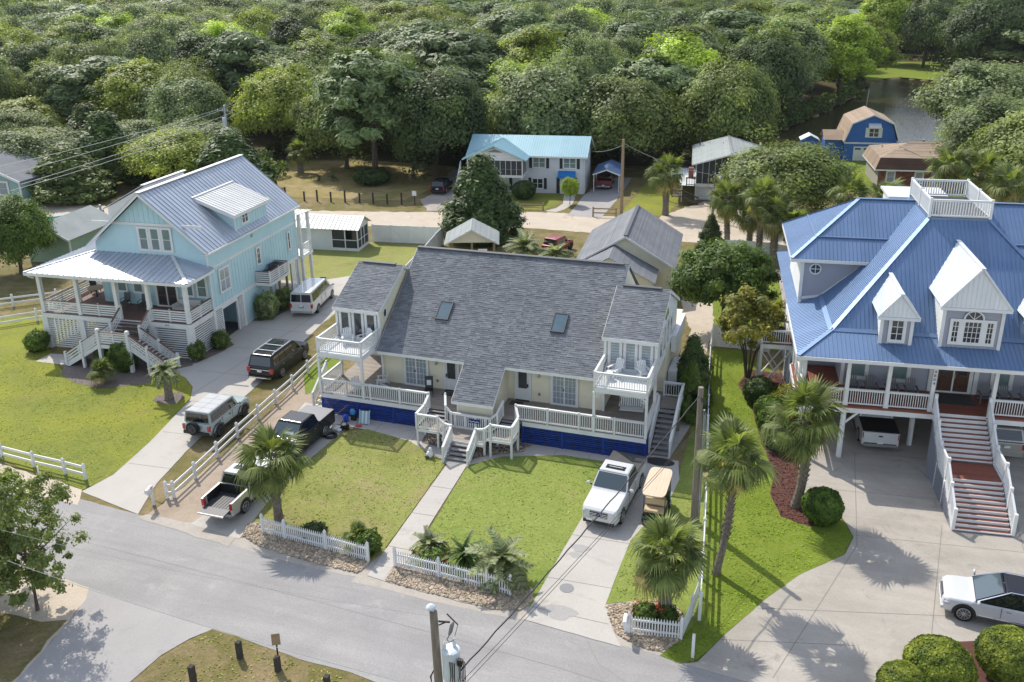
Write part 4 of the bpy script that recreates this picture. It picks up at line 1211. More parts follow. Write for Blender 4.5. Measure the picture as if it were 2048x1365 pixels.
 # right side stair
 for k in range(9):
  z = 1.5 - (k + 1) * .155
  y = 4.2 - (k + 1) * .37
  pbox('step', h, P_, 10.55, y, z, 11.65, y + .4, z + .045)
  pbox('riser', h, P_, 10.57, y + .36, z - .12, 11.63, y + .38, z)
 for k in range(11):
  pbox('landing_board', h, M['deck'], 10.47, 4.2 + k * .15, 1.455, 11.65, 4.34 + k * .15, 1.498)
 railing(h, [(11.7, .75, .1), (11.7, 4.2, 1.5), (11.7, 5.8, 1.5), (10.5, 5.8, 1.5)], .98, W, .15, capw=.14, single=False)
 railing(h, [(10.5, .9, .12), (10.5, 3.9, 1.42)], .98, W, .15, capw=.13, single=False)
 for y in (4.25, 5.75):
  pbox('stair_post', h, M['timber'], 11.62, y - .06, 0, 11.74, y + .06, 1.45)
 # left side stair
 for k in range(7):
  z = 1.5 - (k + 1) * .2
  y = 2.5 - (k + 1) * .28
  pbox('step', h, W, -11.35, y, z, -10.5, y + .3, z + .045)
 railing(h, [(-11.4, .5, .1), (-11.4, 2.5, 1.5)], .98, W, .15, capw=.13, single=False)
 for k in range(6):
  pbox('landing_board', h, M['deck'], -11.4, 2.5 + k * .15, 1.455, -10.5, 2.64 + k * .15, 1.498)
 # rear terrace visible at the right side
 pbox('rear_deck_panel', h, W, 10.45, 8.2, 3.5, 10.75, 12.5, 4.6)
 pbox('rear_deck_panel', h, W, 10.45, 7.4, 1.5, 11.0, 9.8, 2.5)
mh_build()

# ---------------------------------------------------------------- left house (aqua, grey standing seam)
lh = thing('beach_house', 'tall aqua beach house with grey metal roof and white wraparound porch', 'house', (-41.71, 52.18, 0), 0.0812)
bpy.context.view_layer.update()
def slat_panel(par, m, p, q, z0, z1, pitch=.17, w=.1, nrm=(0, -1, 0)):
 p, q, n = V((*p, 0)), V((*q, 0)), V(nrm)
 z = z0 + pitch / 2
 while z < z1:
  pbeam('slat', par, m, p + V((0, 0, z)), q + V((0, 0, z)), .025, w)
  z += pitch
def lh_build():
 h = lh
 UL, V0, V1 = -9.35, .95, 14.95
 # body
 b = MB()
 b.box(UL + .05, V0 + .05, 2.7, -.05, V1, 7.55)
 b.build('core_wall', M['aqua'], h)
 battens('side_wall', h, M['aqua'], [(0, V0, 2.95), (0, V1, 2.95), (0, V1, 5.95), (0, V0, 5.95)], (1, 0, 0), .45)
 siding('upper_side_wall', h, M['aqua'], [(0, V0, 6.15), (0, V1, 6.15), (0, V1, 7.75), (0, V0, 7.75)], (1, 0, 0), .16)
 battens('porch_wall', h, M['aqua'], [(UL, V0, 2.9), (0, V0, 2.9), (0, V0, 6.9), (UL, V0, 6.9)], (0, -1, 0), .42)
 siding('gable_wall', h, M['aqua'], [(UL, V0, 6.8), (0, V0, 6.8), (0, V0, 7.75), (-1.85, V0, 9.3), (-7.5, V0, 9.3), (UL, V0, 7.75)], (0, -1, 0), .16)
 battens('gable_peak', h, M['aqua'], [(-7.5, V0, 9.3), (-1.85, V0, 9.3), (-4.67, V0, 11.6)], (0, -1, 0), .42)
 battens('left_wall', h, M['aqua'], [(UL, V0, 2.95), (UL, V1, 2.95), (UL, V1, 7.6), (UL, V0, 7.6)], (-1, 0, 0), .45)
 b = MB()
 b.box(-.01, V0 - .02, 5.95, .06, V1 + .02, 6.15)
 b.box(-.01, V0 - .02, 2.68, .06, V1 + .02, 2.95)
 b.box(UL - .02, V0 - .07, 9.22, .0, V0 - .02, 9.42)
 for v in (V0, V1):
  b.box(-.03, v - .06, 2.95, .07, v + .07, 7.6)
 b.build('white_bands', W, h)
 # roof
 er, rg, el = (.45, 7.52), (-4.67, 11.78), (-9.8, 7.52)
 v0, v1 = .42, 15.25
 roof_panels(h, M['zinc'], [(er[0], v0, er[1]), (er[0], v1, er[1]), (rg[0], v1, rg[1]), (rg[0], v0, rg[1])], .46)
 roof_panels(h, M['zinc'], [(el[0], v1, el[1]), (el[0], v0, el[1]), (rg[0], v0, rg[1]), (rg[0], v1, rg[1])], .46)
 b = MB()
 b.beam((rg[0], v0 - .03, rg[1] + .05), (rg[0], v1 + .03, rg[1] + .05), .4, .05)
 b.build('ridge_cap', M['zincw'], h)
 b = MB()
 for v in (v0 - .04, v1):
  for e in (er, el):
   b.prism([(e[0], v, e[1] - .22), (rg[0], v, rg[1] - .22), (rg[0], v, rg[1] - .005), (e[0], v, e[1] - .005)], (0, .045, 0))
 b.box(er[0] - .01, v0, 7.36, er[0] + .1, v1, 7.5)
 b.box(-.02, v0 + .05, 7.3, .4, v1, 7.36)
 b.build('roof_trim', W, h)
 # dormers (right in view, left one only shows its top)
 roof_panels(h, M['zincw'], [(.42, 4.6, 9.22), (.42, 10.4, 9.22), (-3.1, 10.7, 10.5), (-3.1, 4.7, 10.5)], .4)
 b = MB()
 b.beam((-3.1, 4.65, 10.53), (-3.1, 10.75, 10.53), .3, .05)
 b.box(.36, 4.6, 9.02, .44, 10.4, 9.2)
 b.prism([(.42, 4.58, 9.0), (-3.1, 4.68, 10.3), (-3.1, 4.68, 10.5), (.42, 4.58, 9.22)], (0, .04, 0))
 b.prism([(.42, 10.38, 9.0), (-3.1, 10.66, 10.3), (-3.1, 10.66, 10.5), (.42, 10.38, 9.22)], (0, .04, 0))
 b.build('dormer_trim', W, h)
 b = MB()
 b.prism([(.0, 5.3, 7.6), (.0, 10.15, 7.6), (.0, 10.15, 9.2), (.0, 5.3, 9.2)], (-3.0, 0, 0))
 b.build('dormer_core', M['aqua'], h)
 battens('dormer_wall', h, M['aqua'], [(0.02, 5.25, 7.85), (0.02, 10.2, 7.85), (0.02, 10.2, 9.15), (0.02, 5.25, 9.15)], (1, 0, 0), .42)
 siding('dormer_cheek', h, M['aqua'], [(0, 5.25, 7.85), (0, 5.25, 9.2), (-3.0, 5.25, 10.35)], (0, -1, 0), .16)
 pbox('corner_board', h, W, -.03, 5.2, 7.8, .07, 5.33, 9.15)
 window(h, (.03, 6.75, 8.2), (0, 1, 0), (1, 0, 0), .9, .85, 1, 2, .1, M['glass'], W, .03, 'dormer_window', 2)
 roof_panels(h, M['zinc'], [(-9.9, 3.0, 9.7), (-9.9, 8.5, 9.7), (-6.0, 8.5, 11.75), (-6.0, 3.0, 11.75)], .46)
 b = MB()
 b.beam((-6.0, 2.9, 11.78), (-6.0, 8.6, 11.78), .3, .06)
 b.prism([(-9.5, 3.1, 7.6), (-6, 3.1, 7.6), (-6, 3.1, 11.65), (-9.5, 3.1, 9.85)], (0, 5.3, 0))
 b.build('left_dormer', M['zincw'], h)
 # windows
 for k in range(3):
  window(h, (-5.05 + k * .98, V0 - .05, 7.38), (1, 0, 0), (0, -1, 0), .68, 1.65, 1, 2, .14, M['glass_grn'], W, .04)
 window(h, (.045, 2.85, 3.85), (0, 1, 0), (1, 0, 0), 1.3, 1.75, 1, 2, .12, M['glass_lt'], W, .05, 'window', 2)
 window(h, (.045, 8.15, 4.3), (0, 1, 0), (1, 0, 0), .5, 1.35, 2, 3, .12, M['glass'], W, .03)
 window(h, (.045, 13.45, 4.0), (0, 1, 0), (1, 0, 0), .32, 1.5, 1, 2, .12, M['glass'], W, .03)
 for u in (-7.6, -6.2, -1.85, -.7):
  window(h, (u, V0 - .05, 3.9), (1, 0, 0), (0, -1, 0), .75, 1.5, 1, 2, .1, M['glass_grn'], W, .04)
 f = window(h, (-3.75, V0 - .05, 2.95), (1, 0, 0), (0, -1, 0), 1.7, 2.3, 1, 1, .12, M['wood'], W, .02, 'front_door', 2)
 for u in (-4.18, -3.32):
  for j in range(3):
   pbox('door_panel', f, M['glass'], u - .26, V0 - .12, 3.15 + j * .7, u + .26, V0 - .1, 3.7 + j * .7)
 b = MB()
 b.box(.03, 7.35, 6.75, .1, 7.6, 7.0)
 b.build('vent_hood', M['steel'], h)
 # ground level: posts, slats, garage opening, rear bay
 b = MB()
 b.box(UL, 5.6, 0, -.06, 10.4, 2.75)
 b.build('ground_store', M['aqua'], h)
 siding('ground_wall', h, M['aqua'], [(0, 5.3, 0), (0, 10.4, 0), (0, 10.4, 2.7), (0, 5.3, 2.7)], (1, 0, 0), .16)
 pbox('dark_inner_backing', h, M['dkgrey'], UL, .7, 0, -.3, .76, 2.6)  # added behind the slats; its dark grey stands in for shade in the gaps
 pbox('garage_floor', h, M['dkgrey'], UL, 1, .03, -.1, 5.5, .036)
 pbox('dark_inner_backing', h, M['dkgrey'], UL - .1, .9, 0, UL, 15, 2.75)
 for v, w_ in ((.95, .3), (5.15, .34), (10.55, .3), (14.85, .32)):
  pbox('ground_post', h, W, -.2, v - w_ / 2, 0, .09, v + w_ / 2, 2.7)
 slat_panel(h, W, (.0, 1.1), (.0, 2.0), .05, 2.65, .16, .1, (1, 0, 0))
 slat_panel(h, W, (.0, 4.3), (.0, 5.0), .05, 2.65, .16, .1, (1, 0, 0))
 slat_panel(h, W, (.0, 10.7), (.0, 11.5), .05, 2.65, .16, .1, (1, 0, 0))
 slat_panel(h, W, (.0, 13.6), (.0, 14.7), .05, 2.65, .16, .1, (1, 0, 0))
 pbox('ground_post', h, W, -.1, 2.0, 0, .05, 2.12, 2.7)
 pbox('ground_post', h, W, -.1, 4.18, 0, .05, 4.3, 2.7)
 pbox('ground_post', h, W, -.1, 13.45, 0, .05, 13.6, 2.7)
 pbox('garage_header', h, W, -.1, 2.12, 2.5, .05, 4.18, 2.7)
 # porch: deck, columns, skirting, rails
 PV = -2.12
 for k in range(21):
  pbox('deck_board', h, M['browndeck'], -12.6, PV + k * .146, 2.84, -.02, PV + k * .146 + .14, 2.88)
 for k in range(34):
  pbox('deck_board', h, M['browndeck'], -12.6, .95 + k * .146, 2.84, UL, .95 + k * .146 + .14, 2.88)
 b = MB()
 b.box(-12.65, PV - .06, 2.5, .03, PV, 2.83)
 b.box(-.03, PV, 2.5, .03, .95, 2.83)
 b.box(-12.65, PV, 2.5, -12.6, 6, 2.83)
 b.build('porch_beam', W, h)
 cols = (-12.5, -9.3, -6.0, -3.3, -.2)
 for u in cols:
  pbox('porch_column', h, W, u - .14, PV + .02, 2.88, u + .14, PV + .3, 5.95)
  pbox('ground_post', h, W, u - .24, PV - .03, 0, u + .24, PV + .35, 2.5)
 for v in (1.7, 5.8):
  pbox('porch_column', h, W, -12.6, v - .12, 2.88, -12.36, v + .12, 5.95)
  pbox('ground_post', h, W, -12.65, v - .2, 0, -12.3, v + .2, 2.5)
 for a, c in zip(cols[:-1], cols[1:]):
  slat_panel(h, W, (a + .24, PV + .1), (c - .24, PV + .1), .05, 2.48, .175, .1)
 slat_panel(h, W, (-.06, PV + .35), (-.06, .8), .05, 2.48, .175, .1, (1, 0, 0))
 slat_panel(h, W, (-12.5, PV + .35), (-12.5, 5.6), .05, 2.48, .175, .1, (-1, 0, 0))
 kw = dict(h=.95, m=W, style='sl', post=.09, capm=M['browndeck'], slats=5, capw=.15)
 railing(h, [(-12.4, PV + .15, 2.88), (-6.25, PV + .15, 2.88)], posts=[(-10.9, PV + .15, 2.88), (-7.7, PV + .15, 2.88)], **kw)
 railing(h, [(-3.15, PV + .15, 2.88), (-.1, PV + .15, 2.88)], posts=[(-1.7, PV + .15, 2.88)], **kw)
 railing(h, [(-.08, PV + .2, 2.88), (-.08, .9, 2.88)], posts=[(-.08, -.6, 2.88)], **kw)
 railing(h, [(-12.48, PV + .2, 2.88), (-12.48, 5.8, 2.88)], posts=[(-12.48, 0, 2.88), (-12.48, 3.8, 2.88)], **kw)
 # porch roof
 et, zt, ze = .95, 7.0, 6.15
 roof_panels(h, M['zinc'], [(-13.1, -2.65, ze), (.5, -2.65, ze), (-2.9, et, zt), (-9.5, et, zt)], .46)
 roof_panels(h, M['zinc'], [(.5, -2.65, ze), (.5, et, ze + .05), (-2.9, et, zt)], .46)
 roof_panels(h, M['zinc'], [(-13.1, 6.2, ze), (-13.1, -2.65, ze), (-9.5, et, zt), (-9.4, 6.2, zt)], .46)
 b = MB()
 b.beam((.5, -2.65, ze + .05), (-2.9, et, zt + .05), .22, .04)
 b.beam((-13.1, -2.65, ze + .05), (-9.5, et, zt + .05), .22, .04)
 b.build('hip_cap', M['zincw'], h)
 b = MB()
 b.box(-13.12, -2.69, ze - .22, .54, -2.645, ze - .01)
 b.box(.49, -2.64, ze - .22, .54, et, ze)
 b.box(-13.12, -2.64, ze - .22, -13.07, 6.2, ze - .01)
 b.box(-12.7, PV, 5.75, .05, PV + .3, 6.0)
 b.box(-.2, PV + .3, 5.75, .05, .95, 6.0)
 b.box(-12.7, PV + .3, 5.75, -12.4, 6.0, 6.0)
 b.box(-13.0, -2.6, 5.98, .4, .9, 6.02)
 b.box(-13.0, .95, 5.98, -9.5, 6.1, 6.02)
 b.build('porch_trim', W, h)
 b = MB()
 b.tube([(-12.95, -2.6, 5.95), (-12.85, -2.5, 5.8), (-12.6, -2.3, 5.65)], .05, 8)
 b.build('downpipe', W, h)
 # porch steps down to a landing, then two flights left and right
 for k in range(5):
  z, v = 2.88 - (k + 1) * .165, PV - (k + 1) * .26
  pbox('step', h, M['browndeck'], -6.15, v, z, -3.4, v + .28, z + .045)
  pbox('riser', h, W, -6.15, v + .245, z - .12, -3.4, v + .262, z)
 for k in range(10):
  pbox('landing_board', h, M['browndeck'], -5.75, -4.9 + k * .146, 1.96, -3.3, -4.76 + k * .146, 2.0)
 pbox('landing_rim', h, W, -5.78, -4.96, 1.7, -3.27, -4.91, 1.98)
 for d, ue in ((-1, -8.75), (1, -.5)):
  us = -5.78 if d < 0 else -3.27
  n = 11
  for k in range(n):
   z = 2.0 - (k + 1) * 2.0 / (n + 1)
   u = us + (ue - us) * (k + .5) / n
   w2 = abs(ue - us) / n / 2 + .02
   pbox('step', h, M['browndeck'], u - w2, -4.85, z, u + w2, -3.5, z + .045)
   pbox('riser', h, W, us + (ue - us) * k / n - .012, -4.83, z + .04, us + (ue - us) * k / n + .012, -3.52, z + .18)
  for v in (-4.88, -3.47):
   pbeam('stringer', h, W, (us, v, 1.84), (ue, v, .06), .05, .26)
   railing(h, [(us, v, 2.0), (ue, v, .1)], .92, W, style='sl', post=.16, capm=M['browndeck'], slats=4, capw=.14, posts=[((us + ue) / 2, v, 1.05), (ue, v, .1)], posth=.14)
   pbox('stair_post', h, W, (us + ue) / 2 - .09, v - .09, 0, (us + ue) / 2 + .09, v + .09, 1.0)
 for u in (-5.7, -3.3):
  pbox('stair_post', h, W, u - .12, -5.0, 0, u + .12, -4.76, 3.05)
  b = MB()
  b.ell((u, -4.88, 3.1), .16, .16, .1, 10, 5)
  b.build('post_cap', W, h)
  railing(h, [(u, PV, 2.88), (u, -3.45, 2.0)], .95, W, style='sl', post=.18, capm=M['browndeck'], slats=4, posts=[(u, PV, 2.88), (u, -3.45, 2.0)], posth=.12)
 railing(h, [(-5.7, -4.88, 2.0), (-3.3, -4.88, 2.0)], .95, W, style='sl', post=.08, capm=M['browndeck'], slats=5, posts=[(-4.5, -4.88, 2.0)])
 # air conditioner shelf on timber legs
 for k in range(8):
  pbox('shelf_board', h, M['browndeck'], .05 + k * .16, 7.35, 2.9, .2 + k * .16, 10.5, 2.94)
 b = MB()
 b.box(1.32, 7.3, 2.68, 1.38, 10.55, 2.93)
 b.box(.05, 7.3, 2.68, 1.32, 7.35, 2.93)
 b.build('shelf_rim', W, h)
 railing(h, [(.1, 7.36, 2.94), (1.34, 7.36, 2.94), (1.34, 10.5, 2.94), (.1, 10.5, 2.94)], .95, W, style='sl', post=.1, capm=M['browndeck'], slats=5, posts=[(1.34, 7.36, 2.94), (1.34, 8.9, 2.94), (1.34, 10.5, 2.94)])
 for v in (7.66, 9.11, 10.4):
  pbox('timber_leg', h, M['timber'], 1.1, v - .08, 0, 1.26, v + .08, 2.9)
 # rear porch stub
 for v in (15.3, 17.0):
  pbox('rear_column', h, W, .1, v - .12, 0, .34, v + .12, 6.6)
 pbox('rear_deck', h, W, -5, 15.0, 2.6, .4, 17.2, 2.85)
 railing(h, [(.3, 15.3, 2.88), (.3, 17.0, 2.88)], .95, W, style='sl', slats=5, post=.08)
 roof_panels(h, M['zincw'], [(.5, 15.0, 6.7), (.5, 17.6, 6.5), (-6, 17.6, 6.5), (-6, 15.0, 6.7)], .5, run=(0, 1, 0))
 b = MB()
 pbox('number_plate', h, M['white2'], -2.25, PV - .075, 2.56, -1.6, PV - .062, 2.78)
lh_build()

def text3d(name, s, size, par, mtx, m, ext=.006):
 c = bpy.data.curves.new(name, 'FONT')
 c.body = s
 c.size = size
 c.extrude = ext
 c.align_x = 'CENTER'
 c.align_y = 'CENTER'
 c.materials.append(m)
 o = bpy.data.objects.new('tmp', c)
 COL.objects.link(o)
 me = bpy.data.meshes.new_from_object(o.evaluated_get(bpy.context.evaluated_depsgraph_get()))
 bpy.data.objects.remove(o)
 return put(name, me, par, mtx=mtx)
def face_front(x, y, z):      # text plane facing -y, reading along +x
 return Matrix(((1, 0, 0, x), (0, 0, -1, y), (0, 1, 0, z), (0, 0, 0, 1)))
text3d('house_number', '4808', .2, lh, face_front(-1.92, -2.12 - .08, 2.67), M['greyplas'])

# ---------------------------------------------------------------- right house (blue metal roof on piles)
rh = thing('stilt_house', 'grey raised house with blue metal roof, white dormers and widow walk', 'house', (3.32, 49.1, 0), 0.1079)
bpy.context.view_layer.update()
def rh_build():
 h = rh
 C_ = 5.95
 mir = lambda u: 2 * C_ - u
 Bm = M['bluemetal']
 kw = dict(pitch=.92, ribw=.03, ribh=.028, nribs=4)
 # lower body
 b = MB()
 b.box(-.05, 2.95, 3.0, mir(-.05), 16.5, 6.35)
 b.box(-2.35, 5.65, 3.0, -.05, 16.5, 6.35)
 b.build('core_wall', M['lilac'], h)
 siding('front_wall', h, M['lilac'], [(-.1, 2.9, 3.35), (mir(-.1), 2.9, 3.35), (mir(-.1), 2.9, 6.3), (-.1, 2.9, 6.3)], (0, -1, 0), .16)
 siding('return_wall', h, M['lilac'], [(-.1, 2.9, 3.35), (-.1, 5.6, 3.35), (-.1, 5.6, 6.3), (-.1, 2.9, 6.3)], (-1, 0, 0), .16)
 siding('set_back_wall', h, M['lilac'], [(-2.4, 5.6, 3.35), (-.1, 5.6, 3.35), (-.1, 5.6, 6.3), (-2.4, 5.6, 6.3)], (0, -1, 0), .16)
 siding('left_wall', h, M['white'], [(-2.4, 5.6, 2.9), (-2.4, 16.5, 2.9), (-2.4, 16.5, 6.3), (-2.4, 5.6, 6.3)], (-1, 0, 0), .16)
 pbox('corner_board', h, W, -2.5, 5.5, 2.9, -2.3, 5.66, 6.2)
 pbox('corner_board', h, W, -.18, 2.82, 3.35, 0, 2.98, 6.2)
 pbox('underside', h, W, -2.45, 3.0, 2.88, 14.3, 16.5, 2.98)
 pbox('base_trim', h, W, -2.48, 5.5, 2.75, -2.36, 16.5, 3.05)
 # piles and ground enclosure
 for v in (.15, 2.35, 6.2, 10.5):
  for u in (-2.5, -.2, 4.0, 7.9, 12, 14.2):
   if v in (.15, 2.35) and u == 12:
    continue
   if (v == .15 and u in (4.0, 7.9)) or (v == 2.35 and u in (-.2, -2.5)):
    continue
   b = MB()
   b.tube([(u, v, 0), (u, v, 3.0)], .15, 14)
   b.build('pile', W, h, smooth=False)
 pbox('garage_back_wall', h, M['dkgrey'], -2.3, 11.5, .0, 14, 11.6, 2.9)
 pbox('garage_side_wall', h, M['lilac'], -2.4, 6.5, .0, -2.3, 16, 2.9)
 for u, du in ((-.2, 1.4), (4.0, 1.2), (4.0, -1.3), (7.9, -1.2), (7.9, 1.4)):
  pbeam('knee_brace', h, W, (u + .1 * (1 if du > 0 else -1), .2 if u < 1 else 2.3, 2.2), (u + du * .62, .2 if u < 1 else 2.3, 3.0), .1, .12)
 # porch deck and rails
 for k in range(19):
  pbox('deck_board', h, M['reddeck'], -2.75, .0 + k * .146, 3.3, 14.65, .14 + k * .146, 3.35)
 for k in range(18):
  pbox('deck_board', h, M['reddeck'], -2.75, 2.775 + k * .146, 3.3, -.1, 2.915 + k * .146, 3.35)
 b = MB()
 b.box(-2.8, -.06, 2.95, 14.7, -.003, 3.24)
 b.box(-2.8, 0, 2.95, -2.74, 5.6, 3.24)
 b.build('porch_fascia', W, h)
 pbox('red_edge', h, M['reddeck'], -2.8, -.075, 3.245, 14.7, -.002, 3.345)
 cols = [-2.55, -.2, 1.95, 4.25, mir(4.55), mir(1.95), mir(-.2), mir(-2.55)]
 for u in cols:
  pbox('porch_column', h, W, u - .1, .06, 3.35, u + .1, .26, 6.1)
  pbox('column_base', h, W, u - .13, .03, 3.35, u + .13, .29, 3.6)
  pbox('column_capital', h, W, u - .13, .03, 5.95, u + .13, .29, 6.1)
 for v in (1.9, 3.7, 5.4):
  pbox('porch_column', h, W, -2.65, v - .1, 3.35, -2.45, v + .1, 6.1)
 for a, c in ((-2.55, -.2), (-.2, 1.95), (1.95, 4.25), (mir(4.55), mir(1.95)), (mir(1.95), mir(-.2)), (mir(-.2), mir(-2.55))):
  railing(h, [(a, .16, 3.35), (c, .16, 3.35)], .98, W, .13, single=True, posts=[], capw=.1)
 railing(h, [(-2.55, .16, 3.35), (-2.55, 5.4, 3.35)], .98, W, .13, single=False, posts=[], capw=.1)
 b = MB()
 b.box(-2.75, .02, 6.1, 14.65, .3, 6.32)
 b.box(-2.75, .3, 6.1, -2.45, 5.6, 6.32)
 b.box(-3.0, -.38, 6.2, 14.9, 5.6, 6.24)
 b.build('porch_beam', W, h)
 # windows and door on the porch
 for u in (.75, 3.05, mir(3.4), mir(1.2), mir(-.9)):
  window(h, (u, 2.85, 3.95), (1, 0, 0), (0, -1, 0), .85, 1.75, 1, 2, .17, M['glass_grn'], W, .04)
 f = window(h, (5.95, 2.85, 3.4), (1, 0, 0), (0, -1, 0), 1.75, 2.3, 1, 1, .16, M['wood'], W, .02, 'front_door', 2)
 for u in (5.5, 6.4):
  pbox('door_glass', f, M['glass'], u - .22, 2.77, 4.5, u + .22, 2.8, 5.3)
  pbox('door_panel', f, M['wood'], u - .24, 2.765, 3.6, u + .24, 2.8, 4.3)
 pbox('door_handle', f, M['steel'], 5.98, 2.72, 4.3, 6.03, 2.79, 4.55)
 pbox('door_mat', h, M['blackmatte'], 5.0, 1.2, 3.352, 6.9, 2.6, 3.37)
 for u in (4.75, 7.15):
  pbox('door_pilaster', h, W, u - .12, 2.78, 3.35, u + .12, 2.9, 6.2)
 # main hip roof
 E0, Z0, Bv, Zb = -.42, 6.35, 1.6, 7.2
 ul, ub, uw = -3.05, -1.15, 4.43
 wv0, wv1, Zw = 7.2, 12.8, 12.5
 ur, urb, uwr = mir(ul), mir(ub), 7.75
 roof_panels(h, Bm, [(ul, E0, Z0), (ur, E0, Z0), (urb, Bv, Zb), (ub, Bv, Zb)], **kw)
 roof_panels(h, Bm, [(ub, Bv, Zb), (urb, Bv, Zb), (uwr, wv0, Zw), (uw, wv0, Zw)], **kw)
 vb = 19.5
 roof_panels(h, Bm, [(ul, vb, Z0), (ul, E0, Z0), (ub, Bv, Zb), (ub, vb - 2, Zb)], **kw)
 roof_panels(h, Bm, [(ub, vb - 2, Zb), (ub, Bv, Zb), (uw, wv0, Zw), (uw, wv1, Zw)], **kw)
 roof_panels(h, Bm, [(ur, E0, Z0), (ur, vb, Z0), (urb, vb - 2, Zb), (urb, Bv, Zb)], **kw)
 roof_panels(h, Bm, [(urb, Bv, Zb), (urb, vb - 2, Zb), (uwr, wv1, Zw), (uwr, wv0, Zw)], **kw)
 b = MB()
 b.prism([(ub, vb - 2, Zb), (urb, vb - 2, Zb), (uwr, wv1, Zw), (uw, wv1, Zw)], (0, 0, .03))
 b.build('rear_roof_slope', Bm, h)
 b = MB()
 for p, q in (((ul, E0, Z0), (ub, Bv, Zb)), ((ub, Bv, Zb), (uw, wv0, Zw)), ((ur, E0, Z0), (urb, Bv, Zb)), ((urb, Bv, Zb), (uwr, wv0, Zw))):
  b.beam(V(p) + V((0, 0, .05)), V(q) + V((0, 0, .05)), .26, .04)
 b.prism([(ub, Bv - .12, Zb - .02), (urb, Bv - .12, Zb - .02), (urb, Bv + .1, Zb + .13), (ub, Bv + .1, Zb + .13)], (0, -.02, .035))
 b.prism([(ub - .14, Bv, Zb - .04), (ub - .14, vb, Zb - .04), (ub + .1, vb, Zb + .13), (ub + .1, Bv, Zb + .13)], (-.02, 0, .035))
 b.build('hip_cap', Bm, h)
 b = MB()
 b.box(ul - .02, E0 - .07, Z0 - .2, ur + .02, E0 - .005, Z0 + .0)
 b.box(ul - .07, E0, Z0 - .2, ul - .005, 8, Z0)
 b.build('gutter', W, h)
 # side wings with hipped roofs
 for s in (0, 1):
  f = (lambda u: u) if s == 0 else mir
  eu, e0, e1, ze, rv, rzz = -3.15, 7.0, 15.4, 9.7, 11.2, 12.62
  roof_panels(h, Bm, [(f(eu), e0, ze), (f(4.6), e0, ze), (f(4.6), rv, rzz), (f(1.05), rv, rzz)], **kw)
  roof_panels(h, Bm, [(f(eu), e1, ze), (f(eu), e0, ze), (f(1.05), rv, rzz)], **kw)
  roof_panels(h, Bm, [(f(4.6), e1, ze), (f(eu), e1, ze), (f(1.05), rv, rzz), (f(4.6), rv, rzz)], **kw)
  b = MB()
  b.beam((f(eu), e0, ze + .05), (f(1.05), rv, rzz + .05), .24, .04)
  b.beam((f(eu), e1, ze + .05), (f(1.05), rv, rzz + .05), .24, .04)
  b.beam((f(1.05), rv, rzz + .05), (f(4.4), rv, rzz + .05), .24, .04)
  k = 1.5 / 4.2
  vbk, zbk = e0 + 1.5, ze + (rzz - ze) * k
  b.beam((f(eu + 1.5), vbk, zbk + .04), (f(3.0), vbk, zbk + .04), .22, .05)
  b.beam((f(eu + 1.5), vbk, zbk + .04), (f(eu + 1.5), e1 - 1.5, zbk + .04), .22, .05)
  b.build('hip_cap', Bm, h)
  u0, u1 = sorted((f(-2.4), f(3.6)))
  b = MB()
  b.box(u0 + .05, 7.6, 6.3, u1, 14.9, 9.6)
  b.build('wing_core', M['lilac'], h)
  siding('wing_front_wall', h, M['lilac'], [(u0, 7.55, 6.3), (u1, 7.55, 6.3), (u1, 7.55, 9.55), (u0, 7.55, 9.55)], (0, -1, 0), .16)
  siding('wing_side_wall', h, M['white'], [(f(-2.4), 7.55, 6.2), (f(-2.4), 14.9, 6.2), (f(-2.4), 14.9, 9.55), (f(-2.4), 7.55, 9.55)], (-1 if s == 0 else 1, 0, 0), .16)
  b = MB()
  a0, a1 = sorted((f(eu), f(4.0)))
  b.box(a0, e0 - .05, ze - .2, a1, e0 - .004, ze)
  b.box(a0, e0, ze - .2, a1, 7.55, ze - .15)
  b.box(f(eu) - .03, e0, ze - .2, f(eu) + .03, e1, ze - .002)
  b.box(f(-2.4) - .1, 7.46, 6.4, f(-2.4) + .1, 7.62, 9.5)
  b.beam((f(-2.4), 7.48, 7.0), (f(-1.2), 7.48, 7.2), .04, .16)
  b.beam((f(-1.2), 7.48, 7.2), (f(1.2), 7.48, 9.35), .04, .16)
  b.build('wing_trim', W, h)
  b = MB()
  cu, cz = f(-1.62), 8.95
  b.tube([(cu + .33 * math.cos(t), 7.47, cz + .33 * math.sin(t)) for t in [2 * math.pi * i / 20 for i in range(21)]], .05, 6)
  b.box(cu - .3, 7.46, cz - .02, cu + .3, 7.49, cz + .02)
  b.box(cu - .02, 7.455, cz - .3, cu + .02, 7.485, cz + .3)
  rw = b.build('round_window', W, h)
  b = MB()
  b.prism([(cu + .32 * math.cos(t), 7.50, cz + .32 * math.sin(t)) for t in [2 * math.pi * i / 20 for i in range(20)]], (0, -.01, 0))
  b.build('pane', M['glass'], rw)
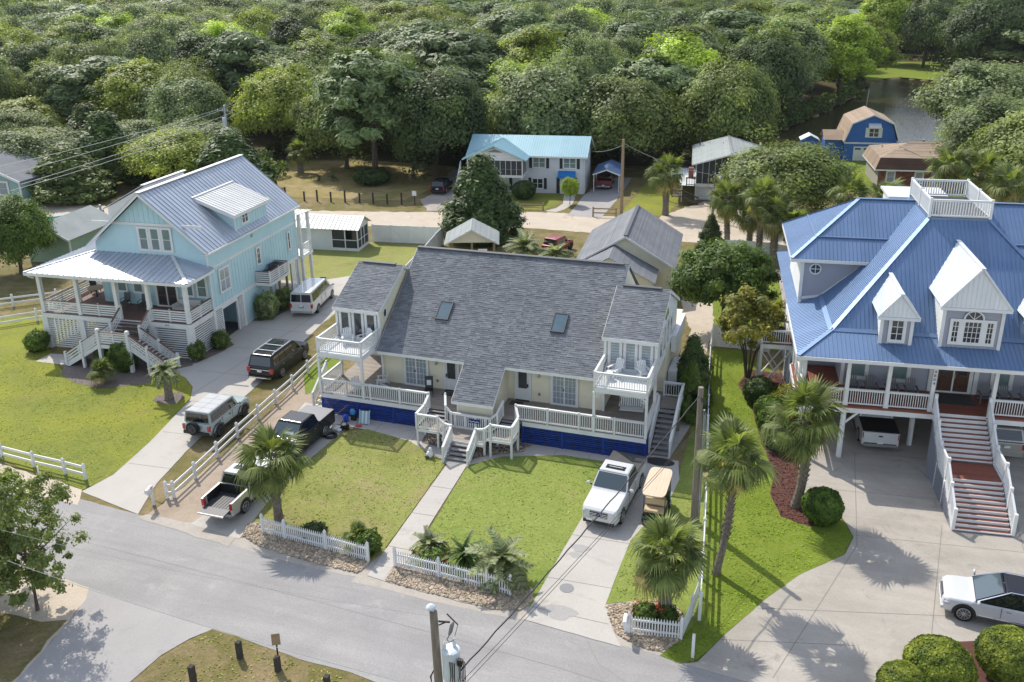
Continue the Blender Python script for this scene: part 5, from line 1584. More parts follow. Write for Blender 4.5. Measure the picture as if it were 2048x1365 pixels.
 # dormers
 def dormer(cu, hw, z0, ze, za, vf, big):
  zp = lambda v: Zb + (Zw - Zb) / (wv0 - Bv) * (v - Bv)
  vz = lambda z: Bv + (z - Zb) * (wv0 - Bv) / (Zw - Zb)
  ov = .28
  b = MB()
  b.box(cu - hw + .03, vf + .03, z0 - .5, cu + hw - .03, vz(ze) + .2, ze)
  d = b.build('dormer', M['white'], h)
  siding('dormer_face', d, M['lilac'], [(cu - hw, vf, z0), (cu + hw, vf, z0), (cu + hw, vf, ze), (cu - hw, vf, ze)], (0, -1, 0), .16)
  for s in (-1, 1):
   siding('dormer_cheek', d, M['white'], [(cu + s * hw, vf, z0 - .2), (cu + s * hw, vf, ze), (cu + s * hw, vz(ze) + .1, ze), (cu + s * hw, Bv, Zb - .1)], (s, 0, 0), .16)
   b = MB()
   b.box(cu + s * hw - .12, vf - .07, z0, cu + s * hw + .06, vf - .03, ze - .02)
   b.build('dormer_corner', W, d)
   roof_panels(d, M['whitemetal'], [(cu + s * (hw + ov), vf - ov, ze), (cu + s * (hw + ov), vz(ze) + .3, ze), (cu, vz(za), za), (cu, vf - ov, za)], .92, .03, .025, 4)
  roof_panels(d, M['whitemetal'], [(cu - hw - ov, vf - ov + .02, ze + .02), (cu + hw + ov, vf - ov + .02, ze + .02), (cu, vf - ov + .12, za)], .92, .03, .025, 4, up=(0, -1, 0))
  b = MB()
  b.box(cu - hw - ov - .03, vf - ov - .02, ze - .16, cu + hw + ov + .03, vf, ze + .01)
  for s in (-1, 1):
   b.beam((cu + s * (hw + ov), vf - ov, ze + .02), (cu, vf - ov, za + .06), .1, .1)
  b.beam((cu, vf - ov - .05, za + .06), (cu, vz(za), za + .06), .22, .05)
  b.box(cu - hw - .04, vf - .08, z0 - .08, cu + hw + .04, vf + .01, z0 + .14)
  b.build('dormer_trim', M['whitemetal'], d)
  return d
 for cu in (2.15, mir(2.15)):
  d = dormer(cu, .78, 6.75, 8.55, 9.85, .9, False)
  window(d, (cu, .85, 7.15), (1, 0, 0), (0, -1, 0), .66, 1.2, 2, 3, .13, M['glass'], W, .035)
 d = dormer(5.95, 1.47, 6.75, 9.3, 11.5, .95, True)
 window(d, (5.95, .9, 7.25), (1, 0, 0), (0, -1, 0), .88, 1.25, 4, 4, .12, M['glass'], W, .03)
 for s in (-1, 1):
  window(d, (5.95 + s * .86, .9, 7.25), (1, 0, 0), (0, -1, 0), .36, 1.25, 2, 4, .12, M['glass'], W, .03)
 b = MB()
 b.prism([(5.95 + .46 * math.cos(t), .87, 8.63 + .46 * math.sin(t)) for t in [math.pi * k / 12 for k in range(13)]], (0, -.03, 0))
 b.build('fanlight', M['glass'], d)
 b = MB()
 b.tube([(5.95 + .48 * math.cos(t), .84, 8.63 + .48 * math.sin(t)) for t in [math.pi * k / 12 for k in range(13)]], .05, 6)
 for t in (math.pi / 4, math.pi / 2, 3 * math.pi / 4):
  b.beam((5.95, .83, 8.63), (5.95 + .46 * math.cos(t), .83, 8.63 + .46 * math.sin(t)), .03, .03)
 b.build('fanlight_frame', W, d)
 # widow walk
 b = MB()
 b.box(uw - .05, wv0 - .05, Zw - .3, uwr + .05, wv1 + .05, Zw + .1)
 b.build('walk_base', Bm, h)
 pbox('walk_deck', h, M['dkgrey'], uw, wv0, Zw + .1, uwr, wv1, Zw + .13)
 railing(h, [(uw, wv0, Zw + .13), (uwr, wv0, Zw + .13), (uwr, wv1, Zw + .13), (uw, wv1, Zw + .13), (uw, wv0 + .01, Zw + .13)], 1.05, Wv, .15, post=.14, posth=.1, capw=.12, single=True, name='walk_railing', bw=.05, last=False,
   posts=[(uw, wv0, Zw + .13), (uwr, wv0, Zw + .13), (uwr, (wv0 + wv1) / 2, Zw + .13), (uwr, wv1, Zw + .13), (uw, wv1, Zw + .13), (uw, (wv0 + wv1) / 2, Zw + .13), (uw, wv0, Zw + .13)])
 # front stairs
 sx0, sx1 = 4.55, 7.1
 def flight(va, za, vb_, zb_, n):
  for k in range(n):
   z = za - (za - zb_) * (k + 1) / (n + 1)
   v = va + (vb_ - va) * (k + 1) / n
   dv = abs(vb_ - va) / n
   pbox('step', h, M['reddeck'], sx0, v, z - .03, sx1, v + dv + .02, z + .01)
   pbox('nosing', h, W, sx0 - .02, v - .035, z - .06, sx1 + .02, v - .002, z + .014)
   pbox('riser', h, W, sx0, v + dv - .02, z + .01, sx1, v + dv - .004, z + (za - zb_) / (n + 1) - .05)
  pbox('nosing', h, W, sx0 - .02, va - .035, za - .06, sx1 + .02, va - .002, za + .014)
 flight(-.06, 3.35, -2.3, 1.65, 9)
 for k in range(12):
  pbox('landing_board', h, M['reddeck'], sx0, -2.3 - (k + 1) * .15, 1.6, sx1, -2.3 - k * .15 - .008, 1.65)
 flight(-4.1, 1.65, -6.45, 0.0, 10)
 for u in (sx0 - .1, sx1 + .1):
  path = [(u, -.05, 3.35), (u, -2.3, 1.7), (u, -4.1, 1.65), (u, -6.4, .15)]
  railing(h, path, 1.0, Wv, .16, post=.16, posth=.16, capw=.1, single=True, bw=.045, posts=[(u, -.05, 3.35), (u, -1.3, 2.45), (u, -2.35, 1.7), (u, -4.05, 1.65), (u, -5.2, .9), (u, -6.4, .12)])
  b = MB()
  for p, q in zip(path[:-1], path[1:]):
   b.beam(V(p) - V((0, 0, .18)), V(q) - V((0, 0, .18)), .06, .28)
  b.build('stringer', W, h)
  for v, z in ((-2.3, 1.5), (-4.05, 1.45)):
   pbox('stair_post', h, W, u - .08, v - .08, 0, u + .08, v + .08, z)
 b = MB()
 ug = sx0 - .16
 top = lambda v: 3.1 + (v + .3) * .72 if v > -2.3 else (1.42 if v > -4.1 else max(.05, 1.42 + (v + 4.1) * .63))
 for sgn in (1, -1):
  t = -8.5
  while t < 4:
   pts = []
   z = 0.0
   while z <= 3.2:
    v = t + sgn * z if sgn > 0 else t + 3.2 - z
    if -6.3 < v < -.3 and z < top(v):
     pts.append((ug + (.008 if sgn > 0 else -.008), v, z))
    z += .1
   if len(pts) > 1:
    b.beam(pts[0], pts[-1], .012, .05, (1, 0, 0))
   t += .17
 b.build('stair_lattice', M['lilac'], h)
 # side deck with braces
 for k in range(9):
  pbox('side_deck_board', h, M['reddeck'], -4.4, 8.5 + k * .2, 3.3, -2.45, 8.69 + k * .2, 3.35)
 b = MB()
 b.box(-4.45, 8.42, 3.0, -2.42, 8.5, 3.28)
 b.box(-4.45, 8.5, 3.0, -4.4, 10.3, 3.28)
 b.build('side_deck_rim', W, h)
 railing(h, [(-2.5, 8.5, 3.35), (-4.38, 8.5, 3.35), (-4.38, 10.3, 3.35), (-2.5, 10.3, 3.35)], .95, Wv, .14, post=.13, posth=.12, posts=[(-4.38, 8.5, 3.35), (-4.38, 10.3, 3.35)], single=False)
 for v in (8.5, 10.3):
  for u in (-4.36, -2.55):
   pbox('side_deck_leg', h, W, u - .08, v - .08, 0, u + .08, v + .08, 3.0)
  pbeam('cross_brace', h, W, (-4.36, v - .09, .15), (-2.55, v - .09, 2.85), .04, .2, (0, 1, 0))
  pbeam('cross_brace', h, W, (-4.36, v - .13, 2.85), (-2.55, v - .13, .15), .04, .2, (0, 1, 0))
 # rear white block seen behind the widow walk
 b = MB()
 b.box(4.0, 16.6, 8.5, 7.6, 19.5, 11.5)
 b.build('rear_block', W, h)
 b = MB()
 b.prism([(3.8, 16.4, 11.5), (7.8, 16.4, 11.5), (7.8, 19.8, 11.5), (3.8, 19.8, 11.5)], (0, 0, .15))
 b.build('rear_block_roof', M['zincw'], h)
 for i, ch in enumerate('4804'):
  text3d('house_number', ch, .24, h, face_front(4.25, .05, 5.75 - i * .23), M['black'])
rh_build()
# ---------------------------------------------------------------- vehicles (x forward, z up, origin on the ground)
_wheels = {}
def wheel_meshes(r, w, rm, spokes):
 k = (r, w, rm, spokes)
 if k in _wheels:
  return _wheels[k]
 n = 20
 t = MB()
 t.tube([(0, -w / 2, 0), (0, -w / 2 + .03, 0), (0, w / 2 - .03, 0), (0, w / 2, 0)], [r * .9, r, r, r * .9], n)
 tm = t.mesh('tyre', M['rubber'])
 b = MB()
 for s in (1, -1):
  y = s * (w / 2 + .004)
  b.tube([(0, y - s * .02, 0), (0, y, 0)], [r * .66, r * .62], n)
 rimm = b.mesh('rim_back', M['dkgrey'])
 b = MB()
 for s in (1, -1):
  y = s * (w / 2 + .012)
  for i in range(spokes):
   a = 2 * math.pi * i / spokes
   b.beam((.03 * math.cos(a), y, .03 * math.sin(a)), (r * .64 * math.cos(a), y, r * .64 * math.sin(a)), .02, .075 if spokes < 8 else .045, (0, 1, 0))
  b.tube([(0, y - s * .01, 0), (0, y + s * .012, 0)], [.09, .07], 10)
  b.tube([(r * .66 * math.cos(2 * math.pi * i / n), y, r * .66 * math.sin(2 * math.pi * i / n)) for i in range(n + 1)], .018, 5)
 rm_ = b.mesh('rim', rm)
 _wheels[k] = (tm, rimm, rm_)
 return _wheels[k]

M['gloss'] = mat('black_gloss_roof', (.012, .012, .018), r=.12, spec=.35)
def soften(o, w):
 m = o.modifiers.new('bevel', 'BEVEL')
 m.width, m.segments, m.limit_method, m.angle_limit, m.harden_normals = w, 3, 'ANGLE', R_(22), True
 o.data.polygons.foreach_set('use_smooth', [True] * len(o.data.polygons))
 return o
def lerp(a, b, t):
 return tuple(x + (y - x) * t for x, y in zip(a, b))

def pane(name, par, m, c4, off=.014, th=.008):
 """glass sheet on a face given by four corners in order"""
 p = [V(x) for x in c4]
 n = (p[1] - p[0]).cross(p[3] - p[0]).normalized()
 b = MB()
 b.prism([x + n * off for x in p], n * th)
 return b.build(name, m, par)

def sub4(c, u0, u1, v0, v1):
 """bilinear sub-rectangle of corners c = (00, 10, 11, 01)"""
 f = lambda u, v: lerp(lerp(c[0], c[1], u), lerp(c[3], c[2], u), v)
 return [f(u0, v0), f(u1, v0), f(u1, v1), f(u0, v1)]

def vehicle(name, label, cat, loc, head, paint, L, Wd, H, kind='suv', wb=3.0, wr=.38, zb=1.1, hf=.9, xw0=1.1, xw1=.45, xr1=-2.0, xr0=-2.3, rim=None, spokes=6, nwin=3, roofm=None, trimm=None, glass=None, cabzb=None, tumble=.82, detail=True, boxy=0.0, noarch=False, wsc=None, cabm=None):
 M.setdefault('gloss', M['black'])
 t = thing(name, label, cat, (loc[0], loc[1], loc[2] if len(loc) > 2 else 0.03), R_(head), 'parked vehicles')
 w, h2 = Wd / 2, L / 2
 rim = rim or M['rim']
 trimm = trimm or M['black']
 glass = glass or M['carglass']
 low = .30 if kind != 'lifted' else .45
 endx = -h2 if kind != 'pickup' else xr0 - .03
 st = [(h2, .70 + boxy * .22, low + .12, hf * .74), (h2 - .08, .83 + boxy * .13, low + .03, hf * .90), (h2 - .22, .93 + boxy * .05, low, hf * .97), (h2 - .5, .985, low, hf), (xw0 + .12, 1.0, low, zb - .06), (xw0, 1.0, low, zb), ((xw0 + endx) / 2, 1.0, low, zb)]
 if kind == 'pickup':
  st += [(endx, 1.0, low, zb)]
 else:
  st += [(endx + .3, 1.0, low, zb), (endx + .08, .97, low + .02, zb), (endx, .93, low + .1, zb - .04)]
 b = MB()
 rings = []
 for x, f, z0, z1 in st:
  ww = w * f
  rings.append([(x, -ww * .92, z0), (x, -ww, z0 + .14), (x, -ww * 1.0, (z0 + z1) / 2 + .05), (x, -ww * .975, z1 - .09), (x, -ww * .9, z1), (x, ww * .9, z1), (x, ww * .975, z1 - .09), (x, ww, (z0 + z1) / 2 + .05), (x, ww, z0 + .14), (x, ww * .92, z0)])
 vv = [p for r in rings for p in r]
 fs = []
 for i in range(len(rings) - 1):
  for k in range(10):
   fs.append((i * 10 + k, i * 10 + (k + 1) % 10, (i + 1) * 10 + (k + 1) % 10, (i + 1) * 10 + k))
 fs += [tuple(range(9, -1, -1)), tuple((len(rings) - 1) * 10 + k for k in range(10))]
 b.idx(vv, fs)
 soften(b.build('body', paint, t), .05)
 # cabin
 zt = H - .07
 wa, wt, wtt = w * .955, w * tumble, w * (tumble - .1)
 A = [(xr0, -wa, zb - .02), (xw0, -wa, zb - .02), (xw0, wa, zb - .02), (xr0, wa, zb - .02)]
 B = [(xr1, -wt, zt), (xw1, -wt, zt), (xw1, wt, zt), (xr1, wt, zt)]
 C = [(xr1 + .12, -wtt, H), (xw1 - .12, -wtt, H), (xw1 - .12, wtt, H), (xr1 + .12, wtt, H)]
 b = MB()
 b.idx(A + B, [(0, 1, 5, 4), (1, 2, 6, 5), (2, 3, 7, 6), (3, 0, 4, 7)])
 soften(b.build('cabin', cabm or paint, t), .035)
 b = MB()
 b.idx(B + C, [(0, 1, 5, 4), (1, 2, 6, 5), (2, 3, 7, 6), (3, 0, 4, 7), (4, 5, 6, 7), (3, 2, 1, 0)])
 soften(b.build('roof', roofm or paint, t), .05)
 fr = [A[1], A[2], B[2], B[1]]
 pane('windscreen', t, wsc or M['windscreen'], sub4(fr, .045, .955, .06, .95))
 re = [A[3], A[0], B[0], B[3]]
 if kind == 'van':
  for u0, u1 in ((.05, .48), (.52, .95)):
   pane('rear_window', t, glass, sub4(re, u0, u1, .12, .85))
 else:
  pane('rear_window', t, glass, sub4(re, .07, .93, .12, .92))
 for s in (0, 1):
  sd = [A[0], A[1], B[1], B[0]] if s == 0 else [A[2], A[3], B[3], B[2]]
  for k in range(nwin):
   u0, u1 = .03 + .90 * k / nwin + .012, .03 + .90 * (k + 1) / nwin - .008
   if s == 1:
    u0, u1 = 1 - u1, 1 - u0
   pane('side_window', t, glass, sub4(sd, u0, u1, .1, .92))
 # wheels and arches
 tm, rb, rm_ = wheel_meshes(wr, .25, rim, spokes)
 fx = h2 - (L - wb) * .44
 for x in (fx, fx - wb):
  for s in (-1, 1):
   o = put('wheel', tm, t, loc=(x, s * (w - .12), wr))
   put('rim', rm_, o)
   put('rim_back', rb, o)
   if not noarch:
    b = MB()
    R1 = wr * 1.2
    y = s * (w + .004)
    b.prism([(x + R1 * math.cos(a), y, wr + R1 * math.sin(a)) for a in [math.pi * (-.06 + 1.12 * k / 14) for k in range(15)]], (0, -s * .05, 0))
    b.build('wheel_arch', M['black'] if kind != 'lifted' else M['dkgrey'], t)
 # front
 g = MB()
 g.box(h2 - .06, -w * .46, hf * .60, h2 + .012, w * .46, hf * .86)
 gr = g.build('grille', trimm, t)
 if detail:
  g = MB()
  for k in range(3):
   z = hf * (.64 + .08 * k)
   g.box(h2 + .012, -w * .45, z - .014, h2 + .022, w * .45, z + .014)
  g.build('grille_bar', M['chrome'], gr)
  g = MB()
  g.box(h2 - .2, -w * .8, low + .02, h2 + .03, w * .8, low + .17)
  g.build('front_bumper', trimm if kind != 'suv2' else paint, t)
 for s in (-1, 1):
  pbox('headlight', t, M['lamp'], h2 - .34, s * w * .64 - .19, hf * .62, h2 - .05, s * w * .64 + .17, hf * .84)
  # mirrors
  pbeam('mirror_arm', t, M['black'], (xw0 - .12, s * w * .95, zb + .03), (xw0 - .12, s * (w + .12), zb + .08), .05, .05)
  m_ = MB()
  m_.ell((xw0 - .12, s * (w + .17), zb + .11), .07, .13, .1, 8, 5)
  m_.build('mirror', paint, t)
  if detail:
   x0 = (xw0 + xr0) / 2
   for dx in ((.42, -.62) if nwin > 1 else (.2,)):
    pbox('door_handle', t, M['chrome'] if kind != 'lifted' else M['black'], x0 + dx - .09, s * w - .005 - .02, zb - .2, x0 + dx + .09, s * w - .005 + .02, zb - .16)
    b = MB()
    b.box(x0 + dx + .27, s * w - .012, low + .2, x0 + dx + .285, s * w + .006, zb - .05)
    b.build('door_seam', M['black'], t)
   b = MB()
   b.box(xr0 if kind == 'pickup' else -h2 + .9, s * w * .985 - .02, low - .02, fx - wr * 1.3, s * w * .985 + .02, low + .12)
   b.build('sill', trimm, t)
 if kind == 'pickup':
  z0, z1 = .70, zb
  for s in (-1, 1):
   b = MB()
   b.prism([(-h2, s * w * .98, low + .15), (endx, s * w, low), (endx, s * w, z1), (-h2, s * w * .98, z1 - .02)], (0, -s * .13, 0))
   b.build('bed_side', paint, t)
  b = MB()
  b.box(-h2 + .02, -w + .1, .5, endx, w - .1, z0)
  for k in range(9):
   y = -w + .25 + k * (Wd - .5) / 8
   b.box(-h2 + .03, y - .035, z0, endx, y + .035, z0 + .02)
  b.build('bed_floor', M['dkgrey'], t)
  pbox('bed_front', t, paint, endx - .05, -w + .1, .6, endx + .02, w - .1, z1 + .02)
 tlz = (zb - .42, zb - .08)
 for s in (-1, 1):
  pbox('tail_light', t, M['redlens'], -h2 - .015, s * w * .88 - .085, tlz[0], -h2 + .14, s * w * .88 + .085, tlz[1])
 pbox('rear_bumper', t, trimm if kind in ('suv', 'lifted') else M['chrome'], -h2 - .09, -w * .9, low + .08, -h2 + .06, w * .9, low + .26)
 pbox('number_plate', t, M['white2'], -h2 - .105, -.16, low + .28 if kind == 'pickup' else zb - .32, -h2 - .012, .16, low + .4 if kind == 'pickup' else zb - .2)
 t['w'] = w
 return t

# white pickup with sunroof on the east drive
t = vehicle('pickup_truck', 'white crew cab pickup facing the street beside the golf cart', 'pickup', (-8.22, 40.9), -94.5, M['carwhite'], 5.75, 2.0, 1.93, 'pickup', 3.6, .41, 1.25, 1.12, 1.05, .35, -.85, -1.05, nwin=2, spokes=6)
def tonneau(t, L, w, zb, xe, m):
 return pbox('bed_cover', t, m, -L / 2 + .03, -w + .03, zb + .0, xe - .04, w - .03, zb + .05)
tonneau(t, 5.75, 1.0, 1.25, -1.05, M['blackmatte'])
pbox('tailgate', t, M['carwhite'], -2.9, -.9, .6, -2.84, .9, 1.24)
s_ = pbox('sunroof', t, M['carglass'], -.28, -.52, 1.925, .12, .52, 1.94)
pbox('sticker_band', s_, M['white2'], 0, 0, 0, 1, 1, 1).matrix_local = Matrix.Translation((-.1, 0, .55)) @ Matrix.Diagonal((.09, .72, .1, 1))
b = MB()
b.ell((2.905, 0, .84), .02, .16, .065, 14, 5)
b.build('badge', mat('badge_blue', (.02, .07, .3), r=.2), t)
pbox('front_plate', t, M['white2'], 2.9, -.62, .47, 2.93, -.3, .6)
# black pickup with bed cover
t = vehicle('pickup_truck', 'black crew cab pickup with grey bed cover beside the navy skirting', 'pickup', (-27.55, 40.95), -91.5, M['carcharc'], 5.75, 1.98, 1.92, 'pickup', 3.6, .41, 1.25, 1.12, 1.15, .45, -.95, -1.15, nwin=2, spokes=5)
tonneau(t, 5.75, .99, 1.25, -1.15, M['greyplas'])
pbox('tailgate', t, M['carcharc'], -2.9, -.9, .6, -2.84, .9, 1.24)
pane('dash_sunshade', t, M['cloth'], [(.98, -.1, 1.36), (.98, .55, 1.36), (.88, .55, 1.5), (.88, -.1, 1.5)], .06)
# silver pickup with open tailgate
t = vehicle('pickup_truck', 'silver white pickup with its tailgate open beside the street palm', 'pickup', (-27.35, 35.5), 90.5, M['carsilver'], 5.1, 1.9, 1.79, 'pickup', 3.2, .4, 1.2, 1.08, .95, .3, -.75, -.95, nwin=2, spokes=5, roofm=M['carwhite'])
pbeam('tailgate', t, M['dkgrey'], (-2.55, 0, .74), (-3.13, 0, .70), 1.5, .07)
pbox('tailgate_edge', t, M['carsilver'], -3.17, -.76, .66, -3.12, .76, .74)
pbox('sunroof', t, M['carglass'], -.35, -.42, 1.785, .02, .42, 1.8)
for s in (-1, 1):
 pbox('bed_liner', t, M['black'], -2.5, s * .82 - .015, .72, -1.0, s * .82 + .015, 1.2)
pbox('bed_liner', t, M['black'], -1.06, -.8, .72, -1.03, .8, 1.24)
# long black sport utility
t = vehicle('sport_utility', 'long black sport utility with roof rails on the left driveway', 'car', (-34.78, 50.8), 92, M['carblack'], 5.4, 2.02, 1.95, 'suv', 3.2, .41, 1.18, 1.1, 1.35, .75, -2.35, -2.62, nwin=4, spokes=6)
for s in (-1, 1):
 b = MB()
 b.tube([(-2.1, s * .74, 1.94), (-1.95, s * .74, 2.02), (.35, s * .74, 2.02), (.5, s * .74, 1.94)], .03, 6)
 b.build('roof_rail', M['steel'], t)
 pbox('lit_lens', t, M['redlens'], -2.74, s * .88 - .12, .8, -2.6, s * .88 + .12, 1.14)
for x in (-1.6, -.6):
 pbox('cross_bar', t, M['steel'], x - .03, -.74, 2.0, x + .03, .74, 2.03)
pbox('roof_glass', t, M['carglass'], -1.4, -.6, 1.945, .3, .6, 1.958)
pbox('tailgate_strip', t, M['chrome'], -2.725, -.85, .98, -2.69, .85, 1.02)
pbox('chrome_lip', t, M['chrome'], -2.8, -.85, .4, -2.68, .85, .46)
# boxy pale sage off-roader
t = vehicle('off_roader', 'boxy pale sage off-roader with grey hardtop and rear spare wheel', 'car', (-33.72, 41.95), 92, M['carsage'], 4.45, 1.95, 1.9, 'lifted', 2.75, .43, 1.2, 1.15, .95, .6, -1.95, -2.05, rim=M['rimdark'], nwin=3, roofm=M['hardtop'], tumble=.88, boxy=1.0, spokes=6)
tm, rb, rm_ = wheel_meshes(.42, .25, M['rimdark'], 6)
o = put('spare_wheel', tm, t, mtx=Matrix.Translation((-2.38, .12, .98)) @ Matrix.Rotation(R_(90), 4, 'Z'))
put('rim', rm_, o)
put('rim_back', rb, o)
for x in (-1.35, -.75, -.15):
 pbox('roof_seam', t, M['greyplas'], x - .012, -.72, 1.899, x + .012, .72, 1.905)
pbox('roof_seam', t, M['greyplas'], -1.8, -.012, 1.899, .4, .012, 1.905)
for s in (-1, 1):
 pbox('side_step', t, M['black'], -1.0, s * .95 - .06, .36, .75, s * .95 + .06, .43)
 for x in (1.25, -1.5):
  b = MB()
  b.tube([(x + .56 * math.cos(a), s * 1.0, .43 + .56 * math.sin(a)) for a in [math.pi * k / 12 for k in range(13)]], .05, 6)
  b.build('flare', M['dkgrey'], t)
# white passenger van
t = vehicle('passenger_van', 'white passenger van with tinted windows parked under the aqua house stair shelf', 'van', (-39.15, 62.95), 100.5, M['carwhite'], 5.7, 2.02, 2.12, 'van', 3.5, .37, 1.22, 1.12, 1.95, 1.15, -2.72, -2.8, nwin=5, spokes=6, tumble=.86)
for k in range(6):
 pbox('roof_rib', t, M['carwhite'], -2.4, -.6 + k * .24 - .02, 2.118, .9, -.6 + k * .24 + .02, 2.135)
pbox('plate_frame', t, M['black'], -2.9, -.2, .82, -2.86, .2, 1.0)
# white pickup parked beneath the right house
t = vehicle('pickup_truck', 'white pickup with black bed cover parked beneath the raised house', 'pickup', (5.02, 53.25), 96, M['carwhite'], 5.8, 2.05, 1.93, 'pickup', 3.6, .41, 1.28, 1.12, 1.1, .4, -.85, -1.05, nwin=2)
tonneau(t, 5.8, 1.02, 1.28, -1.05, M['black'])
pbox('tailgate', t, M['carwhite'], -2.94, -.93, .6, -2.87, .93, 1.27)
b = MB()
b.ell((-2.95, 0, 1.05), .02, .14, .06, 14, 5)
b.build('badge', M['rimdark'], t)
t = vehicle('sport_utility', 'champagne sport utility with dark rear window beneath the raised house', 'car', (11.75, 53.95), 96, M['carchamp'], 5.2, 2.0, 1.92, 'suv', 3.0, .4, 1.2, 1.1, 1.3, .7, -2.2, -2.5, nwin=4, trimm=M['carchamp'])
# white crossover on the right drive
t = vehicle('crossover_car', 'pearl white crossover with black glass roof on the stained concrete', 'car', (9.62, 36.92), 177, M['carpearl'], 4.82, 1.95, 1.74, 'suv2', 2.85, .4, 1.1, 1.0, 1.2, .1, -1.75, -2.25, nwin=3, spokes=10, roofm=M['gloss'], tumble=.78, trimm=M['dkgrey'], cabm=M['gloss'])
for s in (-1, 1):
 b = MB()
 b.tube([(-1.6, s * .76, 1.68), (-1.45, s * .74, 1.75), (-.1, s * .74, 1.75), (.2, s * .8, 1.6), (1.1, s * .93, 1.13)], .022, 6)
 b.build('roof_rail', M['chrome'], t)
 pbox('trim_strip', t, M['chrome'], -1.5, s * .985 - .01, .48, 1.0, s * .985 + .01, .51)
 pbox('daytime_lamp', t, M['lamp'], 2.05, s * .78 - .14, .66, 2.34, s * .78 + .14, .78)
pbox('front_lip', t, M['chrome'], 2.3, -.8, .36, 2.44, .8, .4)
# far vehicles
vehicle('sport_utility', 'small black sport utility on the gravel drive beyond the sand lane', 'car', (-45.1, 105.7), 97, M['carblack'], 4.5, 1.9, 1.72, 'suv', 2.7, .37, 1.05, .98, 1.1, .5, -1.9, -2.15, nwin=3)
t = vehicle('pickup_truck', 'maroon pickup parked inside the small blue carport', 'pickup', (-25.45, 114.4), 97, M['carmaroon'], 5.5, 1.98, 1.88, 'pickup', 3.4, .4, 1.22, 1.1, 1.1, .4, -.85, -1.05, nwin=2)
pbox('tailgate', t, M['carmaroon'], -2.8, -.88, .6, -2.72, .88, 1.22)
t = vehicle('off_roader', 'small red off-roader half hidden behind the pindo palms', 'car', (-23.4, 83.9), 75, M['carred'], 3.6, 1.7, 1.7, 'lifted', 2.3, .38, 1.05, 1.0, .7, .35, -1.45, -1.55, nwin=2, boxy=1.0, rim=M['rimdark'])

# golf cart
def golf_cart():
 t = thing('golf_cart', 'four seat golf cart with beige roof parked beside the white pickup', 'golf cart', (-5.88, 40.1, .03), R_(90), 'parked vehicles')
 b = MB()
 for z, i in ((1.92, 0.0), (1.99, .05)):
  pass
 pts = []
 for k in range(24):
  a = 2 * math.pi * k / 24
  x, y = math.cos(a), math.sin(a)
  q = (abs(x) ** .35 * (1 if x > 0 else -1) * 1.42, abs(y) ** .35 * (1 if y > 0 else -1) * .6)
  pts.append((q[0] + .1, q[1], 1.9))
 b.prism(pts, (0, 0, .06))
 r = b.build('roof', M['beige'], t)
 for y in (-.4, -.2, 0, .2, .4):
  pbox('roof_rib', r, M['beige'], -1.15, y - .05, 1.95, 1.35, y + .05, 1.966)
 for x in (-.75, 1.2):
  for y in (-.53, .53):
   pbeam('roof_strut', t, M['black'], (x, y, .62), (x + (.12 if x < 0 else -.2), y, 1.9), .035, .035)
 b = MB()
 b.box(-1.0, -.55, .3, 1.35, .55, .42)
 b.prism([(.85, -.55, .42), (1.5, -.5, .42), (1.45, -.5, .78), (1.0, -.55, .95)], (0, 1.08, 0))
 b.box(-.75, -.55, .42, .25, .55, .68)
 b.build('body', M['dkgreen'], t)
 pbox('seat', t, M['tan'], -.15, -.5, .68, .35, .5, .8)
 pbeam('backrest', t, M['tan'], (-.18, -.5, 1.05), (-.18, .5, 1.05), .1, .36)
 pbox('seat', t, M['tan'], -.85, -.5, .68, -.38, .5, .8)
 pbeam('backrest', t, M['tan'], (-.36, -.5, 1.08), (-.36, .5, 1.08), .1, .34)
 pbox('foot_plate', t, M['black'], -1.45, -.45, .28, -.9, .45, .33)
 b = MB()
 b.tube([(-1.42, -.42, .33), (-1.42, -.42, .62), (-1.42, .42, .62), (-1.42, .42, .33)], .02, 6)
 b.build('grab_bar', M['black'], t)
 b = MB()
 b.tube([(.75 + .06 * math.cos(a), -.25 + .17 * math.cos(a + 1.57), 1.02 + .16 * math.sin(a)) for a in [2 * math.pi * k / 12 for k in range(13)]], .015, 5)
 b.build('steering_wheel', M['black'], t)
 b = MB()
 b.prism([(1.15, -.5, .95), (1.15, .5, .95), (.98, .5, 1.85), (.98, -.5, 1.85)], (.01, 0, 0))
 b.build('windscreen', M['glass_lt'], t)
 tm, rb, rm_ = wheel_meshes(.23, .2, M['rim'], 6)
 for x in (-.75, .98):
  for y in (-.48, .48):
   o = put('wheel', tm, t, loc=(x, y, .23))
   put('rim', rm_, o)
   put('rim_back', rb, o)
 for y in (-.4, .4):
  pbox('tail_light', t, M['redlens'], -.78, y - .05, .5, -.74, y + .05, .6)
golf_cart()
# ---------------------------------------------------------------- background buildings
def bx(par, name, m, *c):
 return pbox(name, par, m, *c)
def simple_roof(par, m, poly, pitch=.92, nr=3, ribw=.03, ribh=.03):
 roof_panels(par, m, poly, pitch, ribw, ribh, nr)

